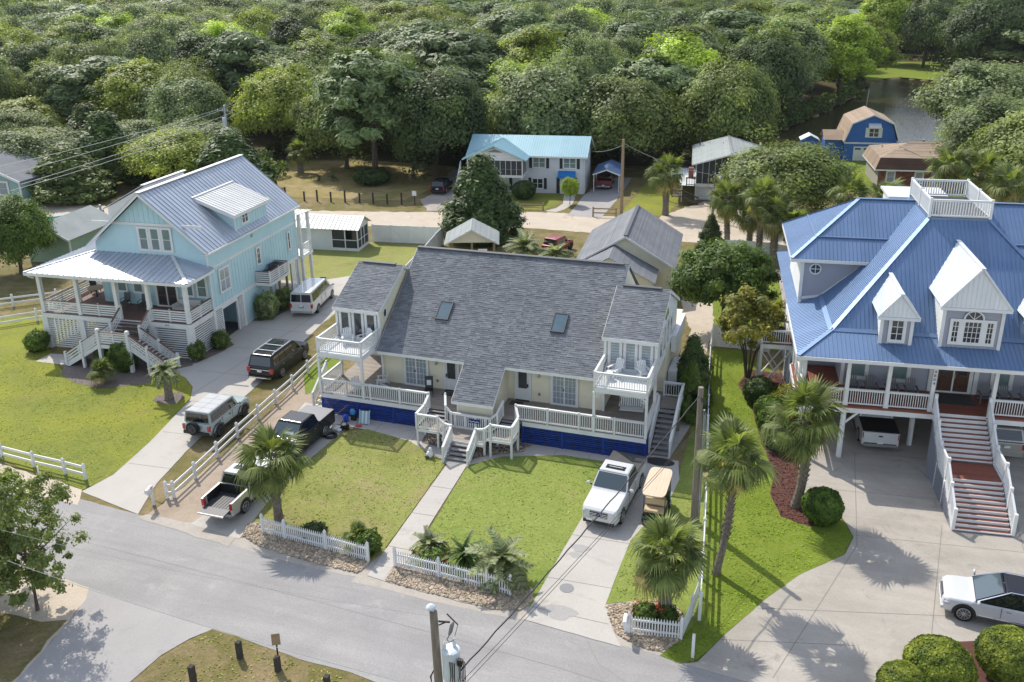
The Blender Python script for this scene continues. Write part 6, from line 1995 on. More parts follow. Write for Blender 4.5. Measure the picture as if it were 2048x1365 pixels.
# two-storey house with aqua roof
ch = thing('cottage', 'two-storey white house with aqua metal roof and screened upper porch', 'house', (-27.0, 108.85, 0), .1268)
def cottage():
 h = ch
 b = MB()
 b.box(-14.6, .05, 0, -.05, 7, 4.75)
 b.build('core_wall', M['ltsiding'], h)
 siding('front_wall', h, M['ltsiding'], [(-14.6, 0, 0), (0, 0, 0), (0, 0, 4.75), (-14.6, 0, 4.75)], (0, -1, 0), .18)
 siding('end_wall', h, M['ltsiding'], [(0, 0, 0), (0, 7, 0), (0, 7, 4.75), (0, 3.5, 6.5), (0, 0, 4.75)], (1, 0, 0), .18)
 am = M['aquametal']
 simple_roof(h, am, [(-15.1, -.45, 4.8), (.5, -.45, 4.8), (.5, 3.5, 6.75), (-15.1, 3.5, 6.75)])
 simple_roof(h, am, [(.5, 7.5, 4.8), (-15.1, 7.5, 4.8), (-15.1, 3.5, 6.75), (.5, 3.5, 6.75)])
 b = MB()
 b.box(-15.1, -.5, 4.62, .5, -.455, 4.8)
 b.beam((.48, -.45, 4.72), (.48, 3.5, 6.67), .05, .18)
 b.beam((.48, 7.5, 4.72), (.48, 3.5, 6.67), .05, .18)
 b.tube([(.3, -.42, 4.6), (.08, -.1, 4.4), (.08, -.1, .1)], .05, 6)
 b.build('roof_trim', W, h)
 # porch wing
 pz = M['screen']
 b = MB()
 b.box(-14.4, -2.9, 2.5, -7.3, -.05, 2.8)
 b.box(-14.4, -2.9, 2.78, -14.28, -2.78, 4.85)
 b.box(-7.42, -2.9, 2.78, -7.3, -2.78, 4.85)
 b.box(-14.4, -2.92, 4.62, -7.3, -2.78, 4.85)
 b.box(-7.42, -2.78, 4.62, -7.3, -.05, 4.85)
 b.build('porch_frame', W, h)
 bx(h, 'screen', pz, -14.3, -2.82, 2.8, -7.4, -2.8, 4.65)
 bx(h, 'screen', pz, -7.38, -2.8, 2.8, -7.36, -.1, 4.65)
 for k in range(11):
  u = -14.3 + k * .69
  bx(h, 'mullion', W, u - .025, -2.88, 2.8, u + .025, -2.83, 4.65)
 for k in range(4):
  bx(h, 'mullion', W, -7.34, -2.7 + k * .8, 2.8, -7.3, -2.65 + k * .8, 4.65)
 bx(h, 'porch_ledge', M['greyplas'], -14.3, -2.85, 3.5, -7.4, -2.825, 3.55)
 b = MB()
 b.prism([(-14.5, -2.8, 4.86), (-7.2, -2.8, 4.86), (-10.85, -2.8, 6.2)], (0, 3, 0))
 b.build('porch_gable', M['white'], h)
 b = MB()
 b.prism([(-11.9, -2.86, 5.62), (-9.8, -2.86, 5.62), (-10.85, -2.86, 6.0)], (0, .05, 0))
 b.build('gable_vent', M['greyplas'], h)
 simple_roof(h, am, [(-6.75, -3.3, 4.75), (-6.75, .2, 4.75), (-10.85, 2.9, 6.5), (-10.85, -3.3, 6.5)])
 simple_roof(h, am, [(-14.95, .2, 4.75), (-14.95, -3.3, 4.75), (-10.85, -3.3, 6.5), (-10.85, 2.9, 6.5)])
 b = MB()
 for u in (-6.75, -14.95):
  b.beam((u, -3.3, 4.72), (-10.85, -3.3, 6.44), .06, .16)
 b.build('porch_rake', am, h)
 for u in (-14.3, -10.9, -7.4):
  bx(h, 'porch_post', W, u - .08, -2.85, 0, u + .08, -2.7, 2.5)
 # windows with shutters
 for u, z, w_, hh in ((-5.7, 3.3, 1.55, 1.25), (-1.8, 3.3, 1.55, 1.25), (-5.9, .62, 1.35, 1.25)):
  window(h, (u, -.04, z), (1, 0, 0), (0, -1, 0), w_, hh, 1, 2, .09, M['glass_grn'] if z > 2 else M['glass'], W, .04, 'window', 2)
  for s in (-1, 1):
   bx(h, 'shutter', M['shutter'], u + s * (w_ / 2 + .32) - .18, -.09, z - .08, u + s * (w_ / 2 + .32) + .18, -.03, z + hh + .08)
 bx(h, 'shutter', M['shutter'], -9.6, -.09, .3, -9.2, -.03, 2.1)
 d = window(h, (-2.15, -.04, .05), (1, 0, 0), (0, -1, 0), 1.5, 1.95, 1, 1, .1, M['white'], W, .03, 'front_door', 1)
 bx(d, 'door_panel', M['wood'], -2.4, -.12, .9, -1.9, -.1, 1.9)
 for s in (-1, 1):
  bx(h, 'shutter', M['shutter'], -2.15 + s * 1.12 - .2, -.09, .05, -2.15 + s * 1.12 + .2, -.03, 2.1)
 b = MB()
 b.prism([(-3.2, -.02, 2.95), (-3.2, -1.0, 2.5), (-3.2, -1.0, 2.15), (-3.2, -.02, 2.15)], (2.15, 0, 0))
 b.build('awning', M['bluefab'], h)
 for k in range(3):
  window(h, (.04, 1.2 + k * 1.9, 3.3), (0, 1, 0), (1, 0, 0), .7, 1.2, 1, 2, .08, M['glass'], W)
 # side stair
 b = MB()
 for k in range(8):
  b.box(-16.2, -1.8 + k * .3, .3 * (k + 1) - .05, -14.7, -1.5 + k * .3, .3 * (k + 1))
 b.build('side_stair', M['white'], h)
 railing(h, [(-16.2, -1.8, .2), (-16.2, .9, 2.7)], .95, W, .2, single=False)
cottage()
# carport
cp = thing('carport', 'small blue gabled carport on thin white posts beside the white house', 'carport', (-24.5, 110.7, 0), .1268)
for u in (-1.6, 1.6):
 for v in (0, 3.0, 6.0):
  bx(cp, 'post', W, u - .05, v - .05, 0, u + .05, v + .05, 2.35)
simple_roof(cp, M['bluemetal'], [(-1.75, -.3, 2.3), (-1.75, 6.3, 2.3), (0, 6.3, 2.95), (0, -.3, 2.95)], .6, 2)
simple_roof(cp, M['bluemetal'], [(1.75, 6.3, 2.3), (1.75, -.3, 2.3), (0, -.3, 2.95), (0, 6.3, 2.95)], .6, 2)
b = MB()
b.beam((-1.75, -.32, 2.27), (0, -.32, 2.92), .04, .14)
b.beam((1.75, -.32, 2.27), (0, -.32, 2.92), .04, .14)
b.build('gable_trim', W, cp)
# shrub-side grey house with screened end
gh = thing('lake_house', 'pale grey raised house with low gable roof and glazed screen porch', 'house', (-13.11, 109.29, 0), .1268)
def lake_house():
 h = gh
 z0, ze, za = 2.0, 4.55, 5.75
 b = MB()
 b.box(0, .3, 0, 8.2, 12, z0)
 b.box(.1, 2.5, z0, 8.1, 12, ze)
 b.build('core_wall', M['ltsiding'], h)
 b = MB()
 b.box(-.05, -.05, 1.72, 8.25, .3, 2.1)
 b.box(-.05, .3, 1.72, .1, 12, 2.1)
 b.build('floor_band', W, h)
 for u, w_ in ((0, .12), (2.6, .1), (8.1, .12)):
  bx(h, 'post', W, u, -.02, 0, u + w_, .12, 1.75)
 bx(h, 'lower_opening', M['black'], 2.75, .27, .0, 5.5, .29, 1.7)
 zt = lambda u: ze + (za - ze) * (1 - abs(u - 4.1) / 4.1) - .05
 b = MB()
 b.prism([(.05, .06, 2.1), (8.15, .06, 2.1), (8.15, .06, ze), (4.1, .06, za - .1), (.05, .06, ze)], (0, .02, 0))
 b.build('screen', M['screen'], h)
 for k in range(12):
  u = .05 + k * .735
  bx(h, 'mullion', M['steel'], u - .035, -.02, 2.1, u + .035, .05, zt(u))
 b = MB()
 for (x0, x1, c) in ((.5, 1.6, .6), (2.4, 3.0, .9), (3.8, 4.6, .7), (6.2, 7.2, .8)):
  b.box(x0, 1.2, 2.1, x1, 2.0, 2.1 + c)
 b.build('porch_furniture', M['white'], h)
 shingle_poly = ([(-.55, -.5, ze - .05), (4.1, -.5, za + .12), (4.1, 12.6, za + .12), (-.55, 12.6, ze - .05)], [(4.1, -.5, za + .12), (8.75, -.5, ze - .05), (8.75, 12.6, ze - .05), (4.1, 12.6, za + .12)])
 for pl in shingle_poly:
  b = MB()
  P = Plane(pl, (0, 1, 0))
  for y, c in P.rows(.2):
   b.cr = rnd.random()
   b.prism([P.up(q, .02 if False else 0.0) for q in c], P.n * (.03 + .015 * rnd.random()))
  b.build('roof_slope', M['shingle_lt'], h)
 b = MB()
 b.beam((4.1, -.4, za + .18), (4.1, 12.5, za + .18), .3, .05)
 b.build('ridge_vent', M['steel'], h)
 b = MB()
 b.beam((-.55, -.52, ze - .1), (4.1, -.52, za + .06), .06, .16)
 b.beam((8.75, -.52, ze - .1), (4.1, -.52, za + .06), .06, .16)
 b.build('rake_trim', W, h)
 b = MB()
 b.tube([(.4, 10.5, 4.6), (.4, 10.5, 5.9)], .06, 6)
 b.tube([(3.3, 8, 5.4), (3.3, 8, 5.75)], .06, 6)
 b.build('roof_vent', M['dkgrey'], h)
 # side deck and stair
 for k in range(10):
  bx(h, 'deck_board', M['cloth'], -3.2 + k * .31, -1.0, 2.0, -2.92 + k * .31, 9.5, 2.06)
 railing(h, [(-.1, 9.4, 2.06), (-3.15, 9.4, 2.06), (-3.15, -1, 2.06)], .95, M['darkwood'], .15, single=False)
 railing(h, [(-.1, -.95, 2.06), (-1.1, -.95, 2.06)], .95, M['black'], .15, single=False)
 bx(h, 'chimney_box', M['brick'], -.9, 3.2, 2.06, -.25, 4.2, 3.3)
 for u in (-3.1, -1.6):
  bx(h, 'deck_post', W, u - .07, -1.0, 0, u + .07, -.86, 2.0)
 for k in range(6):
  bx(h, 'step', M['deck'], -2.6, -1.2 - k * .28, 1.75 - k * .15, -1.6, -.95 - k * .28, 1.8 - k * .15)
 for k in range(6):
  bx(h, 'step', M['darkwood'], -1.5 + k * .3, -2.6, .85 - k * .15, -1.2 + k * .3, -1.6, .9 - k * .15)
 railing(h, [(-2.7, -2.7, .95), (-1.5, -2.7, .95), (.4, -2.7, .1)], .9, M['darkwood'], .2, single=False)
 b = MB()
 b.tube([(1.2 + 1.0 * math.cos(a), -.05, .55 + .55 * math.sin(a)) for a in [math.pi * k / 10 for k in range(11)]], .04, 6)
 b.box(.4, -.2, .35, 2.0, .1, .45)
 b.build('bench', W, h)
lake_house()

# blue gambrel barn
def barn():
 h = thing('gambrel_barn', 'bright blue gambrel barn with tan roof beside the pond', 'barn', (8.0, 140.0, 0), .12)
 Bz = M['barn']
 prof = [(-3.6, 2.7), (-2.7, 5.4), (0, 6.65), (2.7, 5.4), (3.6, 2.7)]
 b = MB()
 b.prism([(x, 0, z) for x, z in prof] + [(3.6, 0, 0), (-3.6, 0, 0)], (0, 8, 0))
 b.build('core_wall', Bz, h)
 siding('front_wall', h, Bz, [(-3.6, -.03, 0), (3.6, -.03, 0), (3.6, -.03, 2.55), (-3.6, -.03, 2.55)], (0, -1, 0), .2)
 siding('gable_wall', h, Bz, [(x, -.03, z) for x, z in prof], (0, -1, 0), .2)
 bx(h, 'band', W, -3.7, -.12, 2.5, 3.7, -.03, 2.72)
 for (x0, z0), (x1, z1) in zip(prof[:-1], prof[1:]):
  k = 1.06
  P = Plane([(x0 * k, -.5, z0 + .1), (x1 * k, -.5, z1 + .14), (x1 * k, 8.5, z1 + .14), (x0 * k, 8.5, z0 + .1)], (0, 1, 0))
  b = MB()
  for y, c in P.rows(.2):
   b.cr = rnd.random()
   b.prism([P.up(q) for q in c], P.n * (.04 + .02 * rnd.random()))
  b.build('roof_slope', M['shingle_tan'], h)
  b = MB()
  b.beam((x0 * k, -.53, z0 + .06), (x1 * k, -.53, z1 + .1), .05, .2)
  b.build('rake_trim', W, h)
 window(h, (0.25, -.08, 3.55), (1, 0, 0), (0, -1, 0), 1.3, 1.2, 1, 2, .1, M['glass'], W, .05, 'window', 2)
 for s in (-1, 1):
  bx(h, 'shutter', W, .25 + s * .95 - .2, -.1, 3.45, .25 + s * .95 + .2, -.05, 4.85)
 b = MB()
 b.prism([(-.6, -.05, 5.5), (-.6, -.9, 5.05), (-.6, -.9, 4.9), (-.6, -.05, 4.9)], (1.7, 0, 0))
 b.build('awning', W, h)
 g = bx(h, 'garage_door', W, -2.3, -.1, .05, 1.5, -.05, 2.1)
 for k in range(3):
  bx(h, 'door_light', M['glass'], -2.1 + k * 1.2, -.12, 1.65, -1.3 + k * 1.2, -.1, 1.9)
 b = MB()
 b.tube([(.2, 8.3, 6.5), (.35, 8.4, 9.3)], .04, 6)
 b.build('flagpole', M['steel'], h)
 # low side shed joined to the barn
 b = MB()
 b.box(-6.2, 1.0, 0, -3.6, 4.5, 2.9)
 b.build('lean_to_wall', Bz, h)
 for pl in ([(-6.5, .6, 2.85), (-3.6, .6, 2.85), (-3.6, 2.8, 4.0), (-6.5, 2.8, 4.0)], [(-3.6, 5.0, 2.85), (-6.5, 5.0, 2.85), (-6.5, 2.8, 4.0), (-3.6, 2.8, 4.0)]):
  b = MB()
  b.prism(pl, (0, 0, .06))
  b.build('lean_to_roof', M['shingle_tan'], h)
 t = thing('garden_shed', 'small blue shed with white crossed door left of the blue barn', 'shed', (-.4, 142.5, 0), .12)
 b = MB()
 b.prism([(-1.2, 0, 0), (1.2, 0, 0), (1.2, 0, 2.3), (0, 0, 2.95), (-1.2, 0, 2.3)], (0, 2.4, 0))
 b.build('wall', Bz, t)
 for s in (-1, 1):
  b = MB()
  b.prism([(s * 1.4, -.2, 2.25), (0, -.2, 3.0), (0, 2.6, 3.0), (s * 1.4, 2.6, 2.25)], (0, 0, .07))
  b.build('roof_slope', M['white'], t)
 bx(t, 'door', Bz, -.7, -.04, .05, .7, -.0, 2.0)
 for p, q in (((-.7, .1), (.7, 1.9)), ((-.7, 1.9), (.7, .1)), ((-.7, .05), (-.7, 2)), ((.7, .05), (.7, 2)), ((-.7, 2), (.7, 2)), ((0, .05), (0, 2))):
  pbeam('door_brace', t, W, (p[0], -.06, p[1]), (q[0], -.06, q[1]), .04, .12, (0, 1, 0))
 f = thing('board_fence', 'short white board fence beside the small blue shed', 'fence', (-2.4, 141.5, 0), .5)
 for k in range(9):
  bx(f, 'board', W, k * .2, 0, 0, k * .2 + .19, .04, 1.9)
barn()
# brick ranch house
def brick_house():
 h = thing('brick_house', 'low brick house with brown mansard eave and tan roof', 'house', (8.3, 122.0, 0), .12)
 b = MB()
 b.box(0, .06, 0, 10.5, 9, 2.5)
 b.build('mortar_wall', M['mortar'], h)
 b = MB()
 for j in range(24):
  for k in range(26):
   u = k * .25 + (.125 if j % 2 else 0)
   if u + .235 < 6.4 and not ((.85 < u < 2.0 or 4.2 < u < 5.35) and .7 < j * .1 < 2.1):
    b.cr = rnd.random()
    b.box(u, .0, j * .1, u + .235, .07, j * .1 + .088)
 b.build('bricks', M['brick'], h, kind='stuff')
 for u in (1.5, 4.9):
  window(h, (u, .0, .8), (1, 0, 0), (0, -1, 0), .9, 1.35, 1, 2, .12, M['glass_lt'], W)
 mb = M['shingle_brn']
 for pl, nm in (([(-.5, -.55, 2.5), (6.2, -.55, 2.5), (5.5, .15, 3.85), (.1, .15, 3.85)], mb), ([(-.5, 9.5, 2.5), (-.5, -.55, 2.5), (.1, .15, 3.85), (.1, 9, 3.85)], M['shingle_tan']), ([(.1, .15, 3.85), (5.5, .15, 3.85), (2.8, 3.4, 4.6)], M['shingle_tan']), ([(5.5, .15, 3.85), (2.8, 3.4, 4.6), (10.6, 4.6, 5.2), (10.6, 1.0, 3.9)], M['shingle_tan']), ([(.1, 9, 3.85), (.1, .15, 3.85), (2.8, 3.4, 4.6), (4.2, 4.6, 5.2)], M['shingle_tan']), ([(4.2, 4.6, 5.2), (10.6, 4.6, 5.2), (2.8, 3.4, 4.6)], M['shingle_tan']), ([(6.2, -.2, 2.5), (10.8, -.2, 2.5), (10.6, .9, 3.9), (5.6, .9, 3.9)], mb)):
  P = Plane(pl, (1, 0, 0))
  b = MB()
  for y, c in P.rows(.2):
   b.cr = rnd.random()
   b.prism([P.up(q) for q in c], P.n * (.03 + .03 * rnd.random()))
  b.build('roof_slope', nm, h)
 b = MB()
 b.box(-.55, -.6, 2.35, 6.25, -.5, 2.52)
 b.box(-.55, -.5, 2.35, -.45, 9.5, 2.52)
 b.build('eave_trim', W, h)
 b = MB()
 b.tube([(6, 5, 5.1), (6, 5, 5.5)], .2, 8)
 b.tube([(1.2, 6, 4.1), (1.2, 6, 4.5)], .07, 6)
 b.build('roof_vent', M['steel'], h)
 dk = thing('boat_dock', 'pale timber dock at the pond edge beside the blue barn', 'dock', (13, 150, .1), .1)
 for k in range(10):
  bx(dk, 'plank', M['deck'], k * .4, 0, 0, k * .4 + .38, 1.6, .08)
brick_house()

# white metal-roofed shed with screen room
def shed():
 h = thing('screen_shed', 'low white shed with white metal roof and dark screen room', 'shed', (-50.2, 77.6, 0), .106)
 siding('wall', h, M['ltsiding'], [(0, 0, 0), (4.4, 0, 0), (4.4, 0, 2.35), (0, 0, 2.35)], (0, -1, 0), .18)
 b = MB()
 b.box(0, .03, 0, 4.4, 3.0, 2.35)
 b.build('core_wall', M['ltsiding'], h)
 b = MB()
 b.box(4.4, 0, 0, 7.3, 3.0, .3)
 for u, v in ((4.4, 0), (5.85, 0), (7.2, 0), (7.2, 2.9), (7.2, 1.0), (7.2, 1.8)):
  b.box(u, v, .3, u + .1, v + .1, 2.3)
 b.box(4.4, 0, 2.2, 7.3, .1, 2.38)
 b.box(7.2, 0, 2.2, 7.3, 3.0, 2.38)
 b.box(4.4, 0.01, 1.1, 7.3, .08, 1.17)
 b.box(7.21, 0, 1.1, 7.29, 3, 1.17)
 b.build('screen_frame', W, h)
 bx(h, 'screen', M['screen'], 4.5, .04, .3, 7.2, .05, 1.1)
 bx(h, 'screen', M['screen'], 4.5, .04, 1.17, 5.85, .05, 2.2)
 bx(h, 'screen', M['screen'], 7.24, .1, .3, 7.25, 2.9, 2.2)
 bx(h, 'dark_inner_backing', M['dkgrey'], 4.45, 1.6, .3, 6.0, 3.0, 2.2)
 b = MB()
 b.prism([(7.28, 0, 2.38), (7.28, 3.0, 2.38), (7.28, 1.5, 3.2)], (-.1, 0, 0))
 b.build('gable', W, h)
 simple_roof(h, M['zincw'], [(-.3, -.35, 2.3), (7.6, -.35, 2.3), (7.6, 1.5, 3.35), (-.3, 1.5, 3.35)], .45, 1, .05, .045)
 simple_roof(h, M['zincw'], [(7.6, 3.4, 2.3), (-.3, 3.4, 2.3), (-.3, 1.5, 3.35), (7.6, 1.5, 3.35)], .45, 1, .05, .045)
shed()
# gazebo-like open shelter
def shelter():
 h = thing('open_shelter', 'open timber shelter with grey hipped roof behind the duplex ridge', 'shelter', (-30.4, 78.2, 0), .33)
 for u in (-2.1, 2.1):
  for v in (-1.5, 1.7):
   bx(h, 'post', M['timber'], u - .1, v - .1, 0, u + .1, v + .1, 2.5)
 bx(h, 'post', M['timber'], -.1, -1.6, 0, .1, -1.4, 2.5)
 b = MB()
 b.prism([(-2.3, -1.75, 2.5), (2.3, -1.75, 2.5), (0, -1.75, 3.75)], (0, .1, 0))
 b.build('gable', M['cream'], h)
 for s in (-1, 1):
  pl = [(s * 2.6, -2.0, 2.42), (0, -2.0, 3.85), (0, 2.2, 3.85), (s * 2.6, 2.2, 2.42)]
  P = Plane(pl, (0, 1, 0))
  b = MB()
  for y, c in P.rows(.18):
   b.cr = rnd.random()
   b.prism([P.up(q) for q in c], P.n * (.02 + .03 * rnd.random()))
  b.build('roof_slope', M['shingle_lt'], h)
  b = MB()
  b.beam((s * 2.6, -2.03, 2.38), (0, -2.03, 3.8), .05, .15)
  b.build('rake_trim', W, h)
 b = MB()
 b.box(-1.6, -.2, 0, -.6, .8, .9)
 b.box(.5, 0, 0, 1.4, .8, 1.1)
 b.build('stored_goods', M['greyplas'], h)
shelter()
# cream garage behind the duplex
def garage():
 h = thing('rear_garage', 'cream garage with steep grey gable roof behind the duplex', 'garage', (-14.3, 72.6, 0), .09)
 b = MB()
 b.prism([(-3.9, 0, 0), (3.9, 0, 0), (3.9, 0, 3.05), (0, 0, 5.35), (-3.9, 0, 3.05)], (0, 10.2, 0))
 b.build('core_wall', M['cream'], h)
 siding('gable_wall', h, M['cream'], [(-3.9, -.03, 0), (3.9, -.03, 0), (3.9, -.03, 3.05), (0, -.03, 5.35), (-3.9, -.03, 3.05)], (0, -1, 0), .16)
 siding('side_wall', h, M['cream'], [(3.92, 0, 0), (3.92, 10.2, 0), (3.92, 10.2, 3.05), (3.92, 0, 3.05)], (1, 0, 0), .16)
 for s in (-1, 1):
  P = Plane([(s * 4.35, -.35, 2.85), (0, -.35, 5.5), (0, 10.6, 5.5), (s * 4.35, 10.6, 2.85)], (0, 1, 0))
  b = MB()
  for y, c in P.rows(.15):
   for k in range(12):
    pass
   b.cr = rnd.random()
   b.prism([P.up(q) for q in c], P.n * (.025 + .02 * rnd.random()))
  b.build('roof_slope', M['shingle2'], h)
  b = MB()
  b.beam((s * 4.35, -.38, 2.8), (0, -.38, 5.45), .05, .16)
  b.build('rake_trim', W, h)
 b = MB()
 b.beam((0, -.3, 5.57), (0, 10.5, 5.57), .3, .06)
 b.build('ridge_vent', M['dkgrey'], h)
 # lower front wing
 b = MB()
 b.prism([(-3.9, -3.6, 0), (2.6, -3.6, 0), (2.6, -3.6, 2.7), (-.9, -3.6, 4.5), (-3.9, -3.6, 2.9)], (0, 3.6, 0))
 b.build('wing_wall', M['cream'], h)
 for s, u in ((-1, -4.4), (1, 2.9)):
  P = Plane([(u, -3.9, 2.62), (-.9, -3.9, 4.62), (-.9, .3, 4.62), (u, .3, 2.62)], (0, 1, 0))
  b = MB()
  for y, c in P.rows(.15):
   b.cr = rnd.random()
   b.prism([P.up(q) for q in c], P.n * (.025 + .02 * rnd.random()))
  b.build('wing_roof_slope', M['shingle2'], h)
garage()
# houses at the left edge
def left_houses():
 h = thing('sage_cottage', 'sage green cottage with white trimmed gable behind the aqua house', 'house', (-70.8, 66.5, 0), .12)
 b = MB()
 b.prism([(-2.4, 0, 0), (2.4, 0, 0), (2.4, 0, 2.6), (-.2, 0, 3.9), (-2.4, 0, 2.9)], (0, 7, 0))
 b.build('core_wall', M['sage'], h)
 siding('front_wall', h, M['sage'], [(-2.4, -.02, 0), (2.4, -.02, 0), (2.4, -.02, 2.6), (-.2, -.02, 3.9), (-2.4, -.02, 2.9)], (0, -1, 0), .16)
 for s, u, z in ((-1, -2.8, 2.7), (1, 2.8, 2.5)):
  b = MB()
  b.prism([(u, -.5, z), (-.2, -.5, 4.0), (-.2, 7.4, 4.0), (u, 7.4, z)], (0, 0, .07))
  b.build('roof_slope', M['shingle_lt'], h)
  b = MB()
  b.beam((u, -.55, z - .03), (-.2, -.55, 3.97), .06, .22)
  b.build('rake_trim', W, h)
 bx(h, 'corner_board', W, 2.3, -.08, 0, 2.46, .05, 2.6)
 h = thing('teal_house', 'blue green house with white gable trim at the left edge', 'house', (-95.5, 83.0, 0), .1)
 b = MB()
 b.prism([(-8, 0, 0), (4, 0, 0), (4, 0, 3.6), (-2, 0, 6.0), (-8, 0, 3.6)], (0, 9, 0))
 b.build('core_wall', M['seafoam'], h)
 for u in (-8.6, 4.6):
  b = MB()
  b.prism([(u, -.6, 3.45), (-2, -.6, 6.1), (-2, 9.5, 6.1), (u, 9.5, 3.45)], (0, 0, .1))
  b.build('roof_slope', M['shingle2'], h)
  b = MB()
  b.beam((u, -.65, 3.4), (-2, -.65, 6.05), .08, .3)
  b.build('rake_trim', W, h)
 bx(h, 'corner_board', W, 3.85, -.06, 0, 4.05, .1, 3.5)
 window(h, (1.6, -.03, 1.7), (1, 0, 0), (0, -1, 0), 1.2, 1.5, 1, 2, .2, M['glass_lt'], W)
 p = thing('swimming_pool', 'oval turquoise swimming pool behind the sage cottage', 'pool', (-81, 81.0, .02), .3)
 b = MB()
 b.prism([(5.2 * math.cos(a), 3.2 * math.sin(a), 0) for a in [2 * math.pi * k / 24 for k in range(24)]], (0, 0, .05))
 b.build('pool_deck', CONC2, p)
 b = MB()
 b.prism([(4.0 * math.cos(a), 2.2 * math.sin(a), .052) for a in [2 * math.pi * k / 24 for k in range(24)]], (0, 0, .01))
 b.build('water', M['pool'], p)
 f = thing('iron_fence', 'black iron pool fence behind the sage cottage', 'fence', (-76, 76.0, 0), .35)
 for k in range(10):
  bx(f, 'post', M['black'], k * .9 - .04, -.04, 0, k * .9 + .04, .04, 1.4)
 for z in (.3, 1.25):
  bx(f, 'rail', M['black'], 0, -.015, z, 8.1, .015, z + .05)
 for k in range(60):
  bx(f, 'bar', M['black'], .1 + k * .135, -.008, .3, .116 + k * .135, .008, 1.28)
left_houses()
# house half hidden over the pond
def pond_house():
 h = thing('shingled_house', 'dim grey house half hidden under trees across the pond', 'house', (16, 318, 0), .05)
 b = MB()
 b.box(-11, 0, 0, 7, 9, 6.5)
 b.build('wall', M['greyplas'], h)
 b = MB()
 b.prism([(-12, -1, 6.4), (8, -1, 6.4), (8, 4.5, 10), (-12, 4.5, 10)], (0, 0, .2))
 b.prism([(8, 10, 6.4), (-12, 10, 6.4), (-12, 4.5, 10), (8, 4.5, 10)], (0, 0, .2))
 b.build('roof_slope', M['shingle_lt'], h)
 for k in range(5):
  window(h, (-9 + k * 3.4, -.05, 2.6), (1, 0, 0), (0, -1, 0), 1.3, 1.6, 1, 2, .12, M['glass'], W)
 h = thing('grey_roof_house', 'pale roof peeking out of the far canopy', 'house', (9, 345, 0), .2)
 b = MB()
 b.box(-6, 0, 0, 6, 9, 10)
 b.build('wall', M['cream'], h)
 b = MB()
 b.prism([(-7, -1, 9.8), (7, -1, 9.8), (7, 5, 13), (-7, 5, 13)], (0, 0, .2))
 b.build('roof_slope', M['shingle_lt'], h)
pond_house()

# ---------------------------------------------------------------- fences
def rail_fence(label, pts, h=1.0, m=None, post=.13, rails=(.35, .8), group='white rail fences', rail=(.045, .15), name='rail_fence', cap=True):
 m = m or M['white2']
 t = thing(name, label, 'fence', (pts[0][0], pts[0][1], 0), 0, group)
 o = V((pts[0][0], pts[0][1], 0))
 q = [V((x, y, 0)) - o for x, y in pts]
 for p in q:
  pbox('post', t, m, p.x - post / 2, p.y - post / 2, 0, p.x + post / 2, p.y + post / 2, h)
  if cap:
   b = MB()
   b.hexa([(p.x - post * .6, p.y - post * .6, h), (p.x + post * .6, p.y - post * .6, h), (p.x + post * .6, p.y + post * .6, h), (p.x - post * .6, p.y + post * .6, h), (p.x - .02, p.y - .02, h + .06), (p.x + .02, p.y - .02, h + .06), (p.x + .02, p.y + .02, h + .06), (p.x - .02, p.y + .02, h + .06)])
   b.build('post_cap', m, t)
 for a, c in zip(q[:-1], q[1:]):
  for z in rails:
   pbeam('rail', t, m, a + V((0, 0, z)), c + V((0, 0, z)), *rail)
 return t
rail_fence('white two-rail fence between the left driveway and the dirt parking strip', [(-31.33, 33.95), (-31.0, 34.1), (-31.15, 36.13), (-31.38, 38.49), (-31.61, 40.87), (-31.79, 43.35), (-31.95, 45.6), (-32.1, 47.95), (-32.35, 50.4), (-32.6, 52.8), (-32.9, 55.2)], 1.05)
rail_fence('white two-rail fence along the front of the left lawn', [(-46.2, 34.85), (-43.53, 34.66), (-40.95, 34.45), (-38.6, 34.34), (-37.03, 34.2)], 1.0)
rail_fence('white rail fence along the far left edge of the lawn', [(-68, 45.5), (-64.8, 48.2), (-61.9, 50.6), (-59.4, 53.2), (-57.2, 55.6), (-55.4, 58.0), (-53.8, 60.4)], 1.1)
rail_fence('second white rail fence behind the left lawn fence', [(-70, 50.6), (-67, 53), (-64.2, 55.4), (-61.6, 57.6), (-59.2, 60)], 1.1)
rail_fence('tall white rail fence edging the vivid green lawn', [(-2.72, 32.75), (-2.98, 35.6), (-3.24, 38.4), (-3.5, 41.2), (-3.78, 43.9), (-4.08, 46.6), (-4.4, 49.4), (-4.7, 52.2), (-5.0, 55.0), (-5.3, 57.8), (-5.55, 60.5), (-5.75, 63.2)], 1.45, rails=(.45, .9, 1.3))
